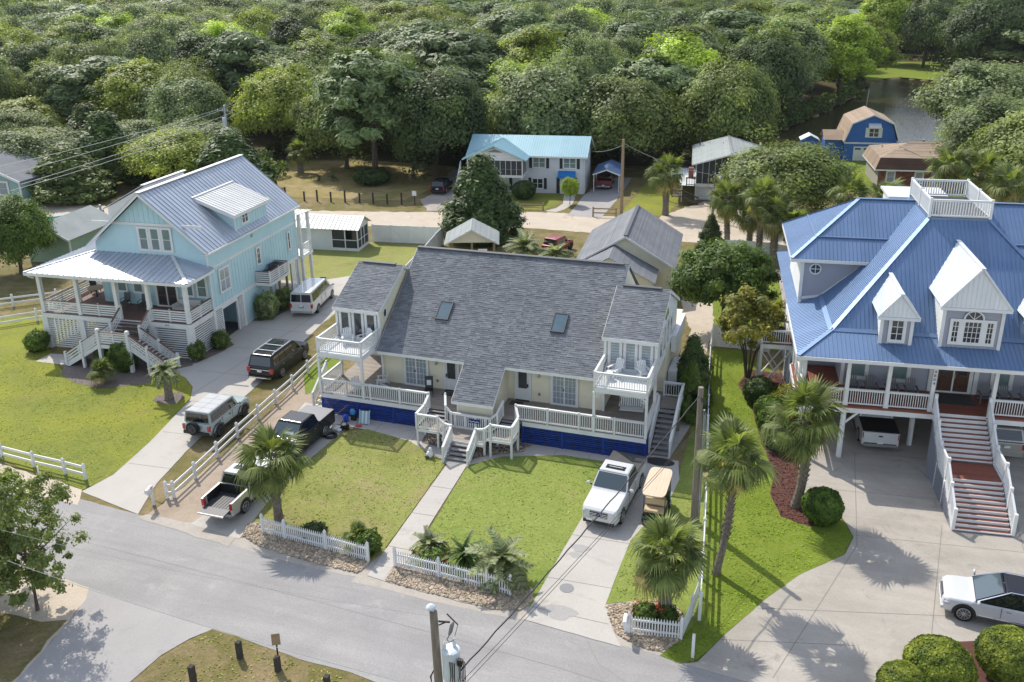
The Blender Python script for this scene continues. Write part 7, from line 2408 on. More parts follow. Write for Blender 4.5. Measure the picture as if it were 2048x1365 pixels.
def picket_fence(label, pts, h=.95, loc=None, tall=True):
 t = thing('picket_fence', label, 'fence', (pts[0][0], pts[0][1], 0.03), 0, 'white picket fences')
 o = V((pts[0][0], pts[0][1], 0))
 q = [V((x, y, 0)) - o for x, y in pts]
 m = M['white2']
 for p in q:
  b = MB()
  b.box(p.x - .06, p.y - .06, 0, p.x + .06, p.y + .06, h + .1)
  b.hexa([(p.x - .06, p.y - .06, h + .1), (p.x + .06, p.y - .06, h + .1), (p.x + .06, p.y + .06, h + .1), (p.x - .06, p.y + .06, h + .1), (p.x - .01, p.y - .01, h + .2), (p.x + .01, p.y - .01, h + .2), (p.x + .01, p.y + .01, h + .2), (p.x - .01, p.y + .01, h + .2)])
  b.build('post', m, t)
 pk = MB()
 pk.box(-.028, -.012, .08, .028, .012, h - .08)
 pk.prism([(-.028, -.012, h - .08), (.028, -.012, h - .08), (0, -.012, h + .02)], (0, .024, 0))
 pm = pk.mesh('picket', m)
 for a, c in zip(q[:-1], q[1:]):
  d = c - a
  for z in (.25, .72):
   pbeam('rail', t, m, a + V((0, 0, z)), c + V((0, 0, z)), .05, .085)
  k = int(d.length / .118)
  ang = math.atan2(d.y, d.x)
  n = V((d.y, -d.x, 0)).normalized() * .04
  for i in range(1, k):
   put('picket', pm, t, loc=a + d * (i / k) + n, rot=ang)
picket_fence('white picket fence in front of the left lawn beside the street palm', [(-24.53, 32.72), (-23.19, 32.62), (-20.78, 32.42), (-18.34, 32.16)])
picket_fence('longest white picket fence right of the front walk with pindo palm behind', [(-16.93, 32.19), (-14.64, 32.08), (-12.2, 31.93), (-11.04, 31.85)])
picket_fence('short white picket fence round the flower bed at the driveway corner', [(-5.45, 31.0), (-3.3, 31.3), (-3.08, 32.9), (-2.98, 34.4)])
# solid vinyl fences
def panel_fence(label, pts, h=1.85, gate=None):
 t = thing('panel_fence', label, 'fence', (pts[0][0], pts[0][1], 0), 0, 'white panel fences')
 o = V((pts[0][0], pts[0][1], 0))
 q = [V((x, y, 0)) - o for x, y in pts]
 for p in q:
  pbox('post', t, M['white2'], p.x - .07, p.y - .07, 0, p.x + .07, p.y + .07, h + .08)
 for i, (a, c) in enumerate(zip(q[:-1], q[1:])):
  d = c - a
  k = max(2, int(d.length / .3))
  for j in range(k):
   pbeam('board', t, M['white2'], a + d * (j / k) + V((0, 0, h / 2)), a + d * ((j + .96) / k) + V((0, 0, h / 2)), .03, h - .12)
  for z in (.08, h - .04):
   pbeam('rail', t, M['white2'], a + V((0, 0, z)), c + V((0, 0, z)), .06, .12)
  if gate and i in gate:
   pbeam('gate_brace', t, M['white2'], a + V((0, 0, h - .2)) + V((.02, -.05, 0)), c + V((0, 0, .2)) + V((0, -.05, 0)), .03, .12)
panel_fence('white panel fence with braced double gate beside the screen shed', [(-43.1, 82.0), (-41.0, 82.25), (-39.3, 82.5), (-37.6, 82.7), (-35.6, 83.0)], gate=(1, 2))
panel_fence('white panel fence running back behind the duplex', [(-33.3, 66.5), (-33.7, 69.5), (-34.1, 72.5), (-34.5, 75.5), (-34.9, 78.2), (-35.3, 80.7), (-35.6, 83.0)])
panel_fence('white panel fence along the lane behind the tall palms', [(-8.1, 86.8), (-5.6, 87.3), (-3.0, 87.2), (-.4, 86.2), (2.2, 86.0)], 1.6)
panel_fence('white panel fence across the narrow lawn by the crape myrtle', [(-5.7, 63.6), (-3.7, 63.7), (-1.6, 63.6)], 1.7)
def post_row():
 for i in range(9):
  x = -62.3 + i * 1.95 + (0, .6, .35, .2, .1, .05, -.15, -.3, -.4)[i]
  t = pbox('fence_post', None, M['darkwood'], x - .08, 95.9 + i * .22 - .08, 0, x + .08, 95.9 + i * .22 + .08, (1.7, 1.25, 1.5, 1.3, 1.6, 1.3, 1.4, 1.3, 1.5)[i])
  tag(t, ('first, tallest dark timber post at the left end of the paddock row', 'second dark timber post of the paddock row, the shortest', 'third dark timber post from the left of the paddock row', 'fourth dark timber post from the left of the paddock row', 'fifth dark timber post of the paddock row, just behind the pine shadow', 'sixth dark timber post from the left of the paddock row', 'third dark timber post from the white sign in the paddock row', 'second dark timber post from the white sign in the paddock row', 'last dark timber post of the paddock row, next to the white sign')[i], 'post', 'posts of the open paddock')
 t = thing('notice_sign', 'small white sign on a post at the end of the paddock posts', 'sign', (-45.5, 98.0, 0), 0)
 pbox('post', t, M['darkwood'], -.05, -.04, 0, .05, .04, 1.5)
 pbox('board', t, M['white2'], -.28, -.07, 1.15, .28, -.05, 1.75)
post_row()
rail_fence('short weathered split-rail fence in front of the white two-storey house', [(-35.5, 99.6), (-32.6, 99.2), (-29.6, 99.6)], .9, M['timber'], .14, (.3, .65), None, (.07, .1), cap=False)
t = rail_fence('weathered timber rails beside the leaning pole by the lane', [(-23.2, 98.2), (-20.6, 98.6)], 1.2, M['timber'], .16, (.5, 1.0), None, (.08, .14), cap=False)
# ---------------------------------------------------------------- vegetation
def fib_dirs(n, rng, zmin=-1.0):
 i = np.arange(n) + 0.5
 z = 1 - (1 - zmin) * i / n
 ph = np.pi * (1 + 5 ** .5) * i
 r = np.sqrt(np.clip(1 - z * z, 0, 1))
 d = np.stack([r * np.cos(ph), r * np.sin(ph), z], 1)
 return d + rng.normal(0, .12, d.shape)

def crown(name, kind, seed, m):
 rng = np.random.default_rng(seed)
 P, Nn, rv = [], [], []
 def clump(c, r, n, flat=1.0, out=None, tone=0.5):
  d = rng.normal(size=(n, 3))
  d /= np.linalg.norm(d, axis=1)[:, None]
  rad = r * np.clip(np.abs(rng.normal(.72, .3, n)), 0, 1.5)
  q = d * rad[:, None]
  q[:, 2] += .12 * r
  q[:, 2] *= flat
  P.append(q + c)
  nn = d + np.array([0, 0, .55])
  if out is not None:
   nn = nn + out * .9
  Nn.append(nn)
  rv.append(np.full(n, tone) + .22 * d[:, 2] * 0)
 size, asp = .21, 1.6
 if kind == 'oak':
  for d in fib_dirs(120, rng, -.30):
   k = rng.uniform(.82, 1.02)
   c = np.array([d[0] * 4.9 * k, d[1] * 4.9 * k, 5.2 + d[2] * 4.3 * k])
   clump(c, rng.uniform(.9, 1.75), 420, .85, d, rng.uniform(.25, .8))
  for _ in range(14):
   c = rng.normal(0, 1.9, 3) + np.array([0, 0, 5.2])
   clump(c, 1.7, 120, 1, None, .3)
 elif kind == 'tall':
  for d in fib_dirs(115, rng, -.75):
   k = rng.uniform(.65, 1.06)
   c = np.array([d[0] * 3.6 * k, d[1] * 3.6 * k, 8.2 + d[2] * 5.2 * k])
   clump(c, rng.uniform(.75, 1.5), 380, .9, d, rng.uniform(.25, .85))
  for _ in range(10):
   clump(rng.normal(0, 1.5, 3) + np.array([0, 0, 8.0]), 1.6, 110, 1, None, .3)
 elif kind == 'pine':
  size, asp = .25, 2.8
  for i in range(120):
   z = rng.uniform(6.0, 15.6)
   e = 4.3 * math.sqrt(max(.06, 1 - ((z - 9.6) / 6.6) ** 2))
   a = rng.uniform(0, 6.28)
   r = e * rng.uniform(.35, 1.1)
   c = np.array([r * math.cos(a), r * math.sin(a), z])
   clump(c, rng.uniform(.65, 1.35), 300, .85, np.array([math.cos(a), math.sin(a), .4]), rng.uniform(.3, .75))
 elif kind == 'cedar':
  size, asp = .17, 2.4
  for i in range(190):
   z = 7.9 * rng.random() ** 1.25
   e = 3.0 * (1 - (z / 8.3) ** 1.25) * (1.0 if z > 1.2 else .8 + .2 * z / 1.2)
   a = rng.uniform(0, 6.28)
   r = e * rng.uniform(.55, 1.02)
   clump(np.array([r * math.cos(a), r * math.sin(a), z + .35]), rng.uniform(.28, .7), 210, 1.25, np.array([math.cos(a), math.sin(a), .3]), rng.uniform(.25, .8))
 elif kind == 'maple':
  size = .16
  for d in fib_dirs(150, rng, -.55):
   k = rng.uniform(.7, 1.05)
   c = np.array([d[0] * 3.2 * k, d[1] * 3.2 * k, 4.0 + d[2] * 2.5 * k])
   clump(c, rng.uniform(.35, .85), 260, .8, d, rng.uniform(.25, .8))
  for _ in range(10):
   clump(rng.normal(0, 1.3, 3) * np.array([1, 1, .6]) + np.array([0, 0, 4.0]), 1.1, 110, 1, None, .3)
 elif kind == 'vase':
  size = .12
  for d in fib_dirs(75, rng, -.1):
   k = rng.uniform(.6, 1.05)
   c = np.array([d[0] * 1.9 * k, d[1] * 1.9 * k, 3.4 + d[2] * 2.2 * k])
   clump(c, rng.uniform(.25, .6), 190, .8, d, rng.uniform(.2, .9))
 elif kind == 'loose':
  size = .105
  for i in range(150):
   a, z = rng.uniform(0, 6.28), rng.uniform(1.6, 6.9)
   r = 3.2 * math.sqrt(max(.05, 1 - ((z - 4.2) / 3.1) ** 2)) * rng.uniform(.15, 1.02)
   clump(np.array([r * math.cos(a), r * math.sin(a), z]), rng.uniform(.22, .55), 130, .7, np.array([math.cos(a), math.sin(a), .4]), rng.uniform(.25, .75))
 P, Nn, rv = np.concatenate(P), np.concatenate(Nn), np.concatenate(rv)
 if kind != 'cedar':
  keep = P[:, 2] > .5
  P, Nn, rv = P[keep], Nn[keep], rv[keep]
 return cards(name, P, size, m, rng, nrm=Nn, spread=.5, aspect=asp, rv=rv)

def trunk_mesh(name, kind, seed):
 r = random.Random(seed)
 b = MB()
 if kind == 'pine':
  b.tube([(0, 0, 0), (.1, .05, 5), (-.05, .1, 10), (.05, 0, 15)], [.34, .27, .18, .05], 8)
  for i in range(14):
   z = 6 + i * .65
   a = r.uniform(0, 6.28)
   b.tube([(0, 0, z), (1.6 * math.cos(a), 1.6 * math.sin(a), z + .5), (3.2 * math.cos(a), 3.2 * math.sin(a), z + .8)], [.09, .06, .02], 5)
 elif kind == 'vase':
  for i in range(7):
   a = i * .9 + r.random() * .3
   b.tube([(.12 * math.cos(a), .12 * math.sin(a), 0), (.35 * math.cos(a), .35 * math.sin(a), 1.6), (.9 * math.cos(a), .9 * math.sin(a), 3.0), (1.5 * math.cos(a), 1.5 * math.sin(a), 4.6)], [.07, .055, .04, .015], 6)
   for s in (-1, 1):
    b.tube([(.6 * math.cos(a), .6 * math.sin(a), 2.3), (1.1 * math.cos(a + s * .5), 1.1 * math.sin(a + s * .5), 3.6)], [.035, .012], 5)
 elif kind == 'cedar':
  b.tube([(0, 0, 0), (0, 0, 4), (0, 0, 7.6)], [.22, .15, .03], 7)
 else:
  H = {'oak': 4.2, 'tall': 8.5, 'maple': 3.2, 'loose': 4.2}[kind]
  R = {'oak': .42, 'tall': .3, 'maple': .2, 'loose': .11}[kind]
  b.tube([(0, 0, 0), (.1, -.08, H * .4), (.0, .05, H)], [R, R * .8, R * .45], 8)
  n = 7
  for i in range(n):
   a = i * 6.28 / n + r.uniform(-.3, .3)
   L_ = {'oak': 3.6, 'tall': 2.4, 'maple': 2.2, 'loose': 2.4}[kind] * r.uniform(.8, 1.1)
   z = H * r.uniform(.45, .95)
   b.tube([(0, 0, z), (L_ * .5 * math.cos(a), L_ * .5 * math.sin(a), z + L_ * .35), (L_ * math.cos(a), L_ * math.sin(a), z + L_ * .75)], [R * .42, R * .28, R * .08], 6)
 return b.mesh(name, M['trunk'])

CR, TK = {}, {}
def crown_of(kind, var, mk):
 k = (kind, var)
 if k not in CR:
  CR[k] = crown('crown', kind, 100 + var * 7 + len(kind), LF['oak'])
  TK[k] = trunk_mesh('trunk', kind, var)
 kk = (kind, var, mk)
 if kk not in CR:
  if 'used' + str(k) not in CR:
   me = CR[k]
   CR['used' + str(k)] = True
  else:
   me = CR[k].copy()
  me.materials[0] = LF[mk]
  CR[kk] = me
 return CR[kk], TK[k]

NT = [0]
def tree(label, x, y, kind, mk, sc=1.0, scz=None, var=0, rz=None, name=None, group=None, z=0.0, cat='tree'):
 cm, tm = crown_of(kind, var, mk)
 nm = name or {'oak': 'oak_tree', 'tall': 'broadleaf_tree', 'pine': 'pine_tree', 'cedar': 'cedar_tree', 'maple': 'maple_tree', 'vase': 'crape_myrtle', 'loose': 'young_tree'}[kind]
 t = thing(nm, label, cat, (x, y, z), rnd.uniform(0, 6.28) if rz is None else rz, group)
 t.scale = (sc, sc, scz or sc)
 put('crown', cm, t)
 put('trunk', tm, t)
 return t

# trees one can name
tree('tall dark pine standing over the shaded paddock, thick bare lower trunk', -57.2, 110.8, 'pine', 'pine', 1.45, 1.06, 0, 1.0)
tree('broad dark green tree just right of the tall paddock pine', -49.5, 114.0, 'oak', 'oakdark', 1.25, 1.35, 1, 2.0)
tree('rounded green tree left of the tall paddock pine', -64.2, 115.5, 'oak', 'oak', 1.05, 1.2, 2, .4)
tree('slim tree with pale trunk between pine and gravel drive', -51.6, 111.2, 'tall', 'oakdark', .8, .8, 0, .4)
tree('large domed grey-green oak directly behind the aqua-roofed house', -36.5, 126.0, 'oak', 'oakgrey', 1.55, 1.42, 0, .2)
tree('large domed olive oak right behind the aqua roof, near the carport', -25.6, 124.6, 'oak', 'oak', 1.42, 1.22, 3, 1.2)
tree('yellow-green oak at the left shoulder of the domed oaks', -43.0, 124.5, 'oak', 'yellow', .9, .95, 1, 2.6)
tree('dense dark green cedar rising beside the sand lane behind the duplex', -32.5, 86.7, 'cedar', 'cedar', 1.55, 1.0, 0, 1.0)
tree('wide low oak between the grey lake house and the brick house', -2.4, 104.0, 'oak', 'oak', 1.2, .80, 2, .7)
tree('round leafy maple between the duplex and the blue-roofed house', -5.45, 67.2, 'maple', 'maple', 1.02, 1.02, 0, 1.4)
tree('rusty yellow crape myrtle with many thin stems by the side deck', -2.75, 58.75, 'vase', 'rust', 1.1, 1.08, 0, .3)
tree('dark evergreen shrub tree squeezed between the duplex and the rail fence', -6.0, 54.0, 'cedar', 'cedar', .52, .52, 1, .3)
tree('smaller dark evergreen in front of the one beside the duplex stair', -5.7, 51.6, 'cedar', 'maple', .42, .42, 1, 2.3)
tree('bushy green tree at the left edge in front of the sage cottage', -70.9, 62.8, 'oak', 'maple', .6, .7, 1, .9)
tree('loose young tree with thin trunk at the near street corner', -30.9, 24.6, 'loose', 'oak', .84, .92, 0, .5)
tree('pale young tree with sparse leaves overlapping the street on the left', -33.9, 25.0, 'loose', 'oak', .86, .95, 0, 2.5)
tree('dark cedar at the bottom left corner of the street', -33.0, 21.8, 'cedar', 'cedarolive', .62, .56, 0, .5)
tree('small sapling in front of the white cottage door', -27.3, 103.2, 'maple', 'bright', .30, .48, 0, 0)
tree('narrow dark cypress bush beside the lane fence', -8.9, 89.4, 'cedar', 'cedar', .45, .4, 1, 0)
tree('broad pale green oak overhanging the pond at the right', 26.5, 160.0, 'oak', 'oakgrey', 1.75, 1.2, 0, 3.2)
tree('bushy grey-green oak at the right edge behind the brick house', 22.5, 128.0, 'oak', 'oakgrey', 1.2, 1.05, 3, 1.2)
tree('second bushy oak at the far right edge behind the brick house', 25.5, 117, 'oak', 'oak', 1.25, 1.05, 1, 2.2)
tree('bright yellow-green tree on the lawn across the pond', 18.5, 292, 'tall', 'bright', 2.1, 1.7, 0, .2)
tree('tree with pale forked trunk on the far pond bank', 27.5, 284, 'tall', 'oakgrey', 1.6, 1.5, 1, 1.2)
tree('dark rounded tree on the right far pond bank', 40.5, 262, 'oak', 'oakdark', 2.0, 2.0, 2, 1.7)
tree('small round tree on the far pond lawn', 9.5, 288, 'maple', 'oak', 1.3, 1.3, 0, 1.7)

# the wood
FIXED = [(-57, 111), (-49.5, 114), (-64, 115.5), (-36.5, 126), (-25.6, 124.6), (-43, 124.5), (-2, 102), (22, 162), (21.5, 128)]
HOUSES = [(16, 322, 14), (9, 349, 10)]
def proj(x, y, z):
 d = V((x, y, z)) - CAMP
 zz = d.dot(V(CAMF))
 return 1024 + 1797.6 * d.dot(V(CAMX)) / zz, 590 - 1797.6 * d.dot(V(CAMU)) / zz
WOOD = [(-110, 84), (-96, 84), (-90, 86), (-84, 85), (-79, 89), (-74, 94), (-70, 99), (-70, 103), (-77, 111), (-81, 121), (-66, 127), (-60, 125), (-46, 125), (-42, 131), (-24, 133), (-12, 131), (-8, 138), (-24, 142), (-17, 155), (-6.5, 164), (-2.5, 181), (5.5, 209), (10, 240), (1, 262), (4, 304), (36, 304), (37, 266), (64, 240), (86, 185), (150, 170), (300, 430), (-420, 430), (-300, 200)]
cand = []
r2 = random.Random(21)
pts = []
for _ in range(30000):
 x, y = r2.uniform(-330, 140), r2.uniform(82, 425)
 if not in_poly(np.array([[x, y]]), WOOD)[0]:
  continue
 px, py = proj(x, y, 6)
 if px < -160 or px > 2210:
  continue
 sp = 8.6 + (y - 85) * .034 + max(0, y - 200) * .012
 if any((x - a) ** 2 + (y - c) ** 2 < 64 for a, c in FIXED) or any(abs(x - a) < w_ and -34 < y - c < 14 for a, c, w_ in HOUSES):
  continue
 if any((x - a) ** 2 + (y - c) ** 2 < (sp * .5 + s2 * .5) ** 2 for a, c, s2 in pts):
  continue
 pts.append((x, y, sp))
pts.sort(key=lambda p: p[1] - .33 * p[0])
COLS = [(150, 'above the teal house'), (330, 'above the aqua house gable'), (470, 'by the left utility pole'), (600, 'behind the paddock'), (720, 'around the distant utility pole'), (860, 'behind the tall paddock pine'), (960, 'left of the aqua-roofed house'), (1080, 'behind the left domed oak'), (1220, 'behind the aqua-roofed house'), (1360, 'above the carport pole'), (1500, 'behind the grey lake house'), (1640, 'left of the blue shed'), (1780, 'above the blue barn'), (1920, 'above the brick house'), (9999, 'right of the pond')]
ROWS = [(112, 'front-most'), (132, 'second-row'), (155, 'third-row'), (185, 'middle'), (225, 'upper'), (280, 'far'), (9999, 'farthest')]
LB = {}
for i, (x, y, sp) in enumerate(pts):
 u = mnoise.noise(V((x * .018, y * .018, 5)))
 v = r2.random()
 left = x < -55 - (y - 100) * .25
 if v < .20 + (.16 if u > .1 else -.06) and not (y < 118 and x < -62):
  kind, var, mk = 'pine', r2.randrange(2), r2.choice(('pine', 'pine', 'oakgrey'))
 elif v < .70:
  kind, var, mk = 'oak', r2.randrange(4), r2.choice(('oak', 'oakgrey', 'oakgrey', 'oak', 'oakdark', 'yellow' if left else 'oak'))
 else:
  kind, var, mk = 'tall', r2.randrange(2), r2.choice(('oak', 'bright', 'oakgrey', 'oakdark', 'oak', 'yellow'))
 near = y < 118 and x < -62
 if near and r2.random() < .45:
  kind, var, mk = 'cedar', 0, r2.choice(('cedarolive', 'cedar'))
 base = {'oak': 5.9, 'tall': 4.6, 'pine': 4.9, 'cedar': 3.2}[kind]
 hb = {'oak': 10.2, 'tall': 13.6, 'pine': 16, 'cedar': 8.2}[kind]
 H = r2.uniform(11, 14.5) if y < 140 else r2.uniform(13, 18.5)
 if near:
  H = r2.uniform(6.5, 9.0)
 if x > -14 and 140 < y < 300:
  H = r2.uniform(13, 17)
 sc = sp * r2.uniform(.58, .74) / base * (1.15 if kind == 'pine' else 1.0)
 px, py = proj(x, y, H * .7)
 c = next(n for lim, n in COLS if px < lim)
 rw = next(n for lim, n in ROWS if y - .25 * (x + 40) * (1 if x < 0 else .3) < lim)
 tone = {'pine': 'blue-green', 'oak': 'mid-green', 'oakgrey': 'grey-green', 'oakdark': 'dark green', 'bright': 'bright green', 'yellow': 'yellow-green', 'cedar': 'deep green', 'cedarolive': 'olive'}[mk]
 big = 'tall' if H > 14 else ('broad' if sc * base > 6.2 else 'rounded')
 kn = {'oak': 'oak', 'tall': 'broadleaf tree', 'pine': 'pine', 'cedar': 'cedar'}[kind]
 lb = '%s %s %s, %s in the wood %s' % (big, tone, kn, rw, c)
 LB.setdefault(lb, []).append((px, tree(lb, x, y, kind, mk, sc, H / hb, var, r2.uniform(0, 6.28), group='trees of the wood')))
for lb, q in LB.items():
 q.sort(key=lambda z: z[0])
 if len(q) > 1:
  nm = {2: ('left', 'right'), 3: ('left', 'middle', 'right')}.get(len(q), ('leftmost', 'second', 'third', 'fourth', 'fifth', 'sixth', 'seventh'))
  for (p_, o), w_ in zip(q, nm):
   o['label'] = lb + ', ' + w_ + ' one'
# undergrowth skirt along the wood edge, one mass nobody could count
UG = []
rg = np.random.default_rng(8)
for (x0, y0), (x1, y1) in zip(WOOD[5:28], WOOD[6:29]):
 L_ = math.hypot(x1 - x0, y1 - y0)
 for k in range(int(L_ / 1.3)):
  t_ = rg.random()
  c = np.array([x0 + (x1 - x0) * t_, y0 + (y1 - y0) * t_, rg.uniform(.3, 1.6)]) + rg.normal(0, 1.0, 3) * np.array([1, 1, .3]) + np.array([0, 1.6, 0])
  d = rg.normal(size=(130, 3))
  d /= np.linalg.norm(d, axis=1)[:, None]
  q = c + d * rg.uniform(.7, 1.3)
  UG.append(q[q[:, 2] > 0.05])
UG = np.concatenate(UG)
tag(put('undergrowth', cards('undergrowth', UG, .3, LF['oakdark'], rg, nrm=np.array([0, 0, .6])), kind='stuff'), 'tangled dark undergrowth along the foot of the wood', 'undergrowth')
FW = []
for k in range(900):
 x = rg.uniform(-620, 380)
 y = 438 + rg.uniform(0, 200)
 c = np.array([x, y, rg.uniform(4, 25)])
 d = rg.normal(size=(80, 3))
 d /= np.linalg.norm(d, axis=1)[:, None]
 FW.append(c + d * np.array([6, 6, 5]))
FW = np.concatenate(FW)
tag(put('distant_wood', cards('distant_wood', FW, 2.2, LF['oak'], rg, nrm=np.array([0, 0, .8])), kind='stuff'), 'farthest canopy of the wood along the top edge', 'wood')

# shrubs -----------------------------------------------------
_bm = {}
def bush_mesh(mk, seed, n, size, rough=.08):
 k = (mk, seed, n, size)
 if k not in _bm:
  rng = np.random.default_rng(seed)
  d = rng.normal(size=(n, 3))
  d /= np.linalg.norm(d, axis=1)[:, None]
  r = 1 + rough * np.array([mnoise.noise(V(x * 3.2)) + .7 * mnoise.noise(V(x * 9)) for x in d]) - np.abs(rng.normal(0, .05, n))
  P = d * r[:, None]
  P[:, 2] = P[:, 2] * .95 + .92
  ok = P[:, 2] > .02
  tone = np.array([.5 + .55 * mnoise.noise(V(x * 2.6) + V((7, 1, 3))) for x in d])
  _bm[k] = cards('foliage', P[ok], size, LF[mk], rng, nrm=d[ok] * 1.2, spread=.55, aspect=1.5, rv=tone[ok])
  b = MB()
  b.ell((0, 0, .9), .86, .86, .82, 16, 10)
  b.tube([(0, 0, 0), (0, 0, .6)], .08, 6)
  _bm[k, 'c'] = b.mesh('branches', M['trunk'])
 return _bm[k], _bm[k, 'c']
def bush(label, x, y, r, mk='hedge', seed=1, n=7000, size=.085, zs=1.0, name='round_bush', rough=.08, core=True, cat='bush'):
 fm, cm = bush_mesh(mk, seed, n, size / 1.0, rough)
 t = thing(name, label, cat, (x, y, .03), rnd.uniform(0, 6.28))
 t.scale = (r, r, r * zs)
 put('foliage', fm, t)
 if core:
  put('branches', cm, t)
 return t
bush('neatly clipped round dark bush beside the curved-trunk palm', 2.2, 42.05, 1.0, 'hedge', 1, 8000, .085)
bush('yellow-tinged clipped bush at the bottom right, left of the pair', 6.55, 31.6, 1.3, 'hedgeyel', 2, 20000, .055, .85, rough=.05)
bush('clipped bush with yellow tips nearest the white crossover', 9.3, 33.0, 1.3, 'hedgeyel', 3, 20000, .055, .85, rough=.05)
bush('low yellow bush cut off by the bottom edge', 5.3, 30.4, 1.05, 'hedgeyel', 2, 20000, .055, .8, rough=.05)
bush('dark round shrub at the foot of the side deck legs', -1.75, 55.0, 1.05, 'cedar', 4, 6000, .09, .85, rough=.15)
bush('second green shrub of the mulch bed row', -.95, 52.6, .95, 'hedge', 5, 6000, .09, .9, rough=.15)
bush('third green shrub of the mulch bed row', -.75, 51.0, .9, 'hedge', 6, 6000, .09, .9, rough=.15)
bush('grey-green spreading shrub behind the palm of the mulch bed', -.3, 49.3, .95, 'oakgrey', 6, 6000, .09, .85, rough=.22)
bush('loose yellow-brown shrub beside the porch corner', .35, 53.6, 1.15, 'rust', 7, 2600, .085, 1.0, 'loose_shrub', .35, False)
bush('tall upright green shrub under the aqua house stairs', -45.4, 47.2, .95, 'hedge', 8, 5000, .09, 1.25, rough=.2)
bush('darker shrub between the left stair posts', -47.4, 47.6, .72, 'cedar', 9, 4000, .1, 1.3, rough=.2)
bush('small green shrub at the left porch corner', -54.3, 48.2, .85, 'maple', 10, 3500, .11, 1.0, rough=.25)
bush('small leafy shrub at the right porch corner', -41.5, 50.3, .6, 'maple', 11, 2500, .13, 1.25, rough=.3)
bush('white-flecked shrub beside the garage opening', -41.2, 52.7, .66, 'maple', 12, 2500, .12, 1.05, rough=.3)
bush('wispy tall grass shrub along the aqua side wall', -41.3, 59.2, .95, 'oakgrey', 13, 4500, .09, 1.2, rough=.3)
bush('second wispy shrub behind the timber shelf legs', -41.2, 61.6, .85, 'oak', 14, 4500, .09, 1.1, rough=.3)
bush('boxy dark hedge in front of the cottage porch', -33.6, 104.6, 1.5, 'cedar', 15, 6000, .1, .8, rough=.05)
bush('round shrub at the paddock edge under the pine', -56.0, 107.2, 2.4, 'oakdark', 16, 5000, .1, .45, rough=.25)
bush('low green shrub right of the front lawn beside the short palmetto', -18.7, 32.9, .62, 'maple', 17, 3000, .13, .95, rough=.3)
bush('low dry-leaved shrub by the left picket fence', -21.9, 33.2, .62, 'cedar', 18, 2500, .13, .55, rough=.35)
bush('flowering shrub behind the corner picket fence', -4.9, 31.95, .55, 'maple', 19, 2500, .14, .8, rough=.3)
bush('second flowering shrub behind the corner picket fence', -4.1, 32.2, .5, 'maple', 20, 2500, .14, .8, rough=.3)
bush('leafy shrub behind the longest picket fence', -15.2, 32.95, .6, 'maple', 21, 2500, .13, .7, rough=.3)
bush('low shrub in the shade under the duplex maple', -6.3, 58.0, 1.1, 'oakdark', 22, 4000, .1, .8, rough=.3)
def flowers(label, spots, rad, n):
 P = []
 for x, y, z in spots:
  P.append(np.array([x, y, z]) + rg.normal(0, rad, (n, 3)) * np.array([1, 1, .5]))
 P = np.concatenate(P)
 P = P[P[:, 2] > .1]
 tag(put('flowers', cards('flowers', P, .07, M['flower'], rg, nrm=np.array([0, -.3, 1.])), kind='stuff'), label, 'flowers')
flowers('red blossoms behind the corner picket fence', [(-5.2, 32.3, .7), (-4.3, 32.0, .75), (-4.9, 31.6, .55), (-4.4, 32.5, .7)], .16, 40)
flowers('red blossoms beside the dark sago palm', [(-14.6, 32.9, .6), (-14.2, 33.1, .65)], .12, 30)

# palms ------------------------------------------------------
def fan_frond(seed, R, droop=.3, fold=.25):
 r = random.Random(seed)
 b = MB()
 pl = R * .50
 b.beam((0, 0, 0), (pl, 0, -.02 * R), .035, .025)
 n = 30
 for i in range(n):
  a = math.radians(-118 + 236 * (i + .5) / n)
  L_ = (R - pl) * (1.18 - .35 * abs(a) / 2.06) * r.uniform(.9, 1.08)
  b.cr = min(1, max(0, .5 + .35 * math.cos(a * 3) * .3 + r.uniform(-.3, .3)))
  ca, sa = math.cos(a), math.sin(a)
  w = .020 * R + .007
  px, py = -sa * w, ca * w
  z1 = -fold * .35 * R * (abs(sa) ** 1.5) * .5
  x0, y0 = pl + .0 * ca, 0
  x1, y1 = pl + L_ * .55 * ca, L_ * .55 * sa
  dz = -droop * R * r.uniform(.35, 1.0)
  x2, y2 = pl + L_ * (1 - .12 * abs(dz)) * ca, L_ * (1 - .12 * abs(dz)) * sa
  b.idx([(x0, y0, 0), (x1 + px, y1 + py, z1 * .6), (x1 - px, y1 - py, z1 * .6 + .018), (x2, y2, z1 + dz)], [(0, 1, 2), (1, 3, 2)])
 return b
def arch_frond(seed, R, lift=.5, lw=.34, n=30, ww=.022):
 r = random.Random(seed)
 b = MB()
 def rach(t):
  return V((R * (t - .12 * t * t), 0, R * (lift * t - (lift + .55) * t * t)))
 b.tube([rach(k / 8) for k in range(9)], [.03 * (1 - .8 * k / 8) for k in range(9)], 4)
 for k in range(n):
  t = .18 + .82 * k / (n - 1)
  p = rach(t)
  d = (rach(min(1, t + .03)) - rach(t - .03)).normalized()
  L_ = lw * R * (1 - .55 * abs(t - .45) * 1.6) * r.uniform(.85, 1.1)
  for s in (-1, 1):
   b.cr = r.random()
   tip = p + d * L_ * .55 + V((0, s * L_ * .8, L_ * (.34 if t < .8 else .1) - L_ * .1))
   mid = (p + tip) / 2 + V((0, 0, .05 * L_))
   q = d * ww * (1 + R * .3)
   b.idx([p - q, p + q, mid + q, tip, mid - q], [(0, 1, 2, 4), (4, 2, 3)])
 return b
_fm = {}
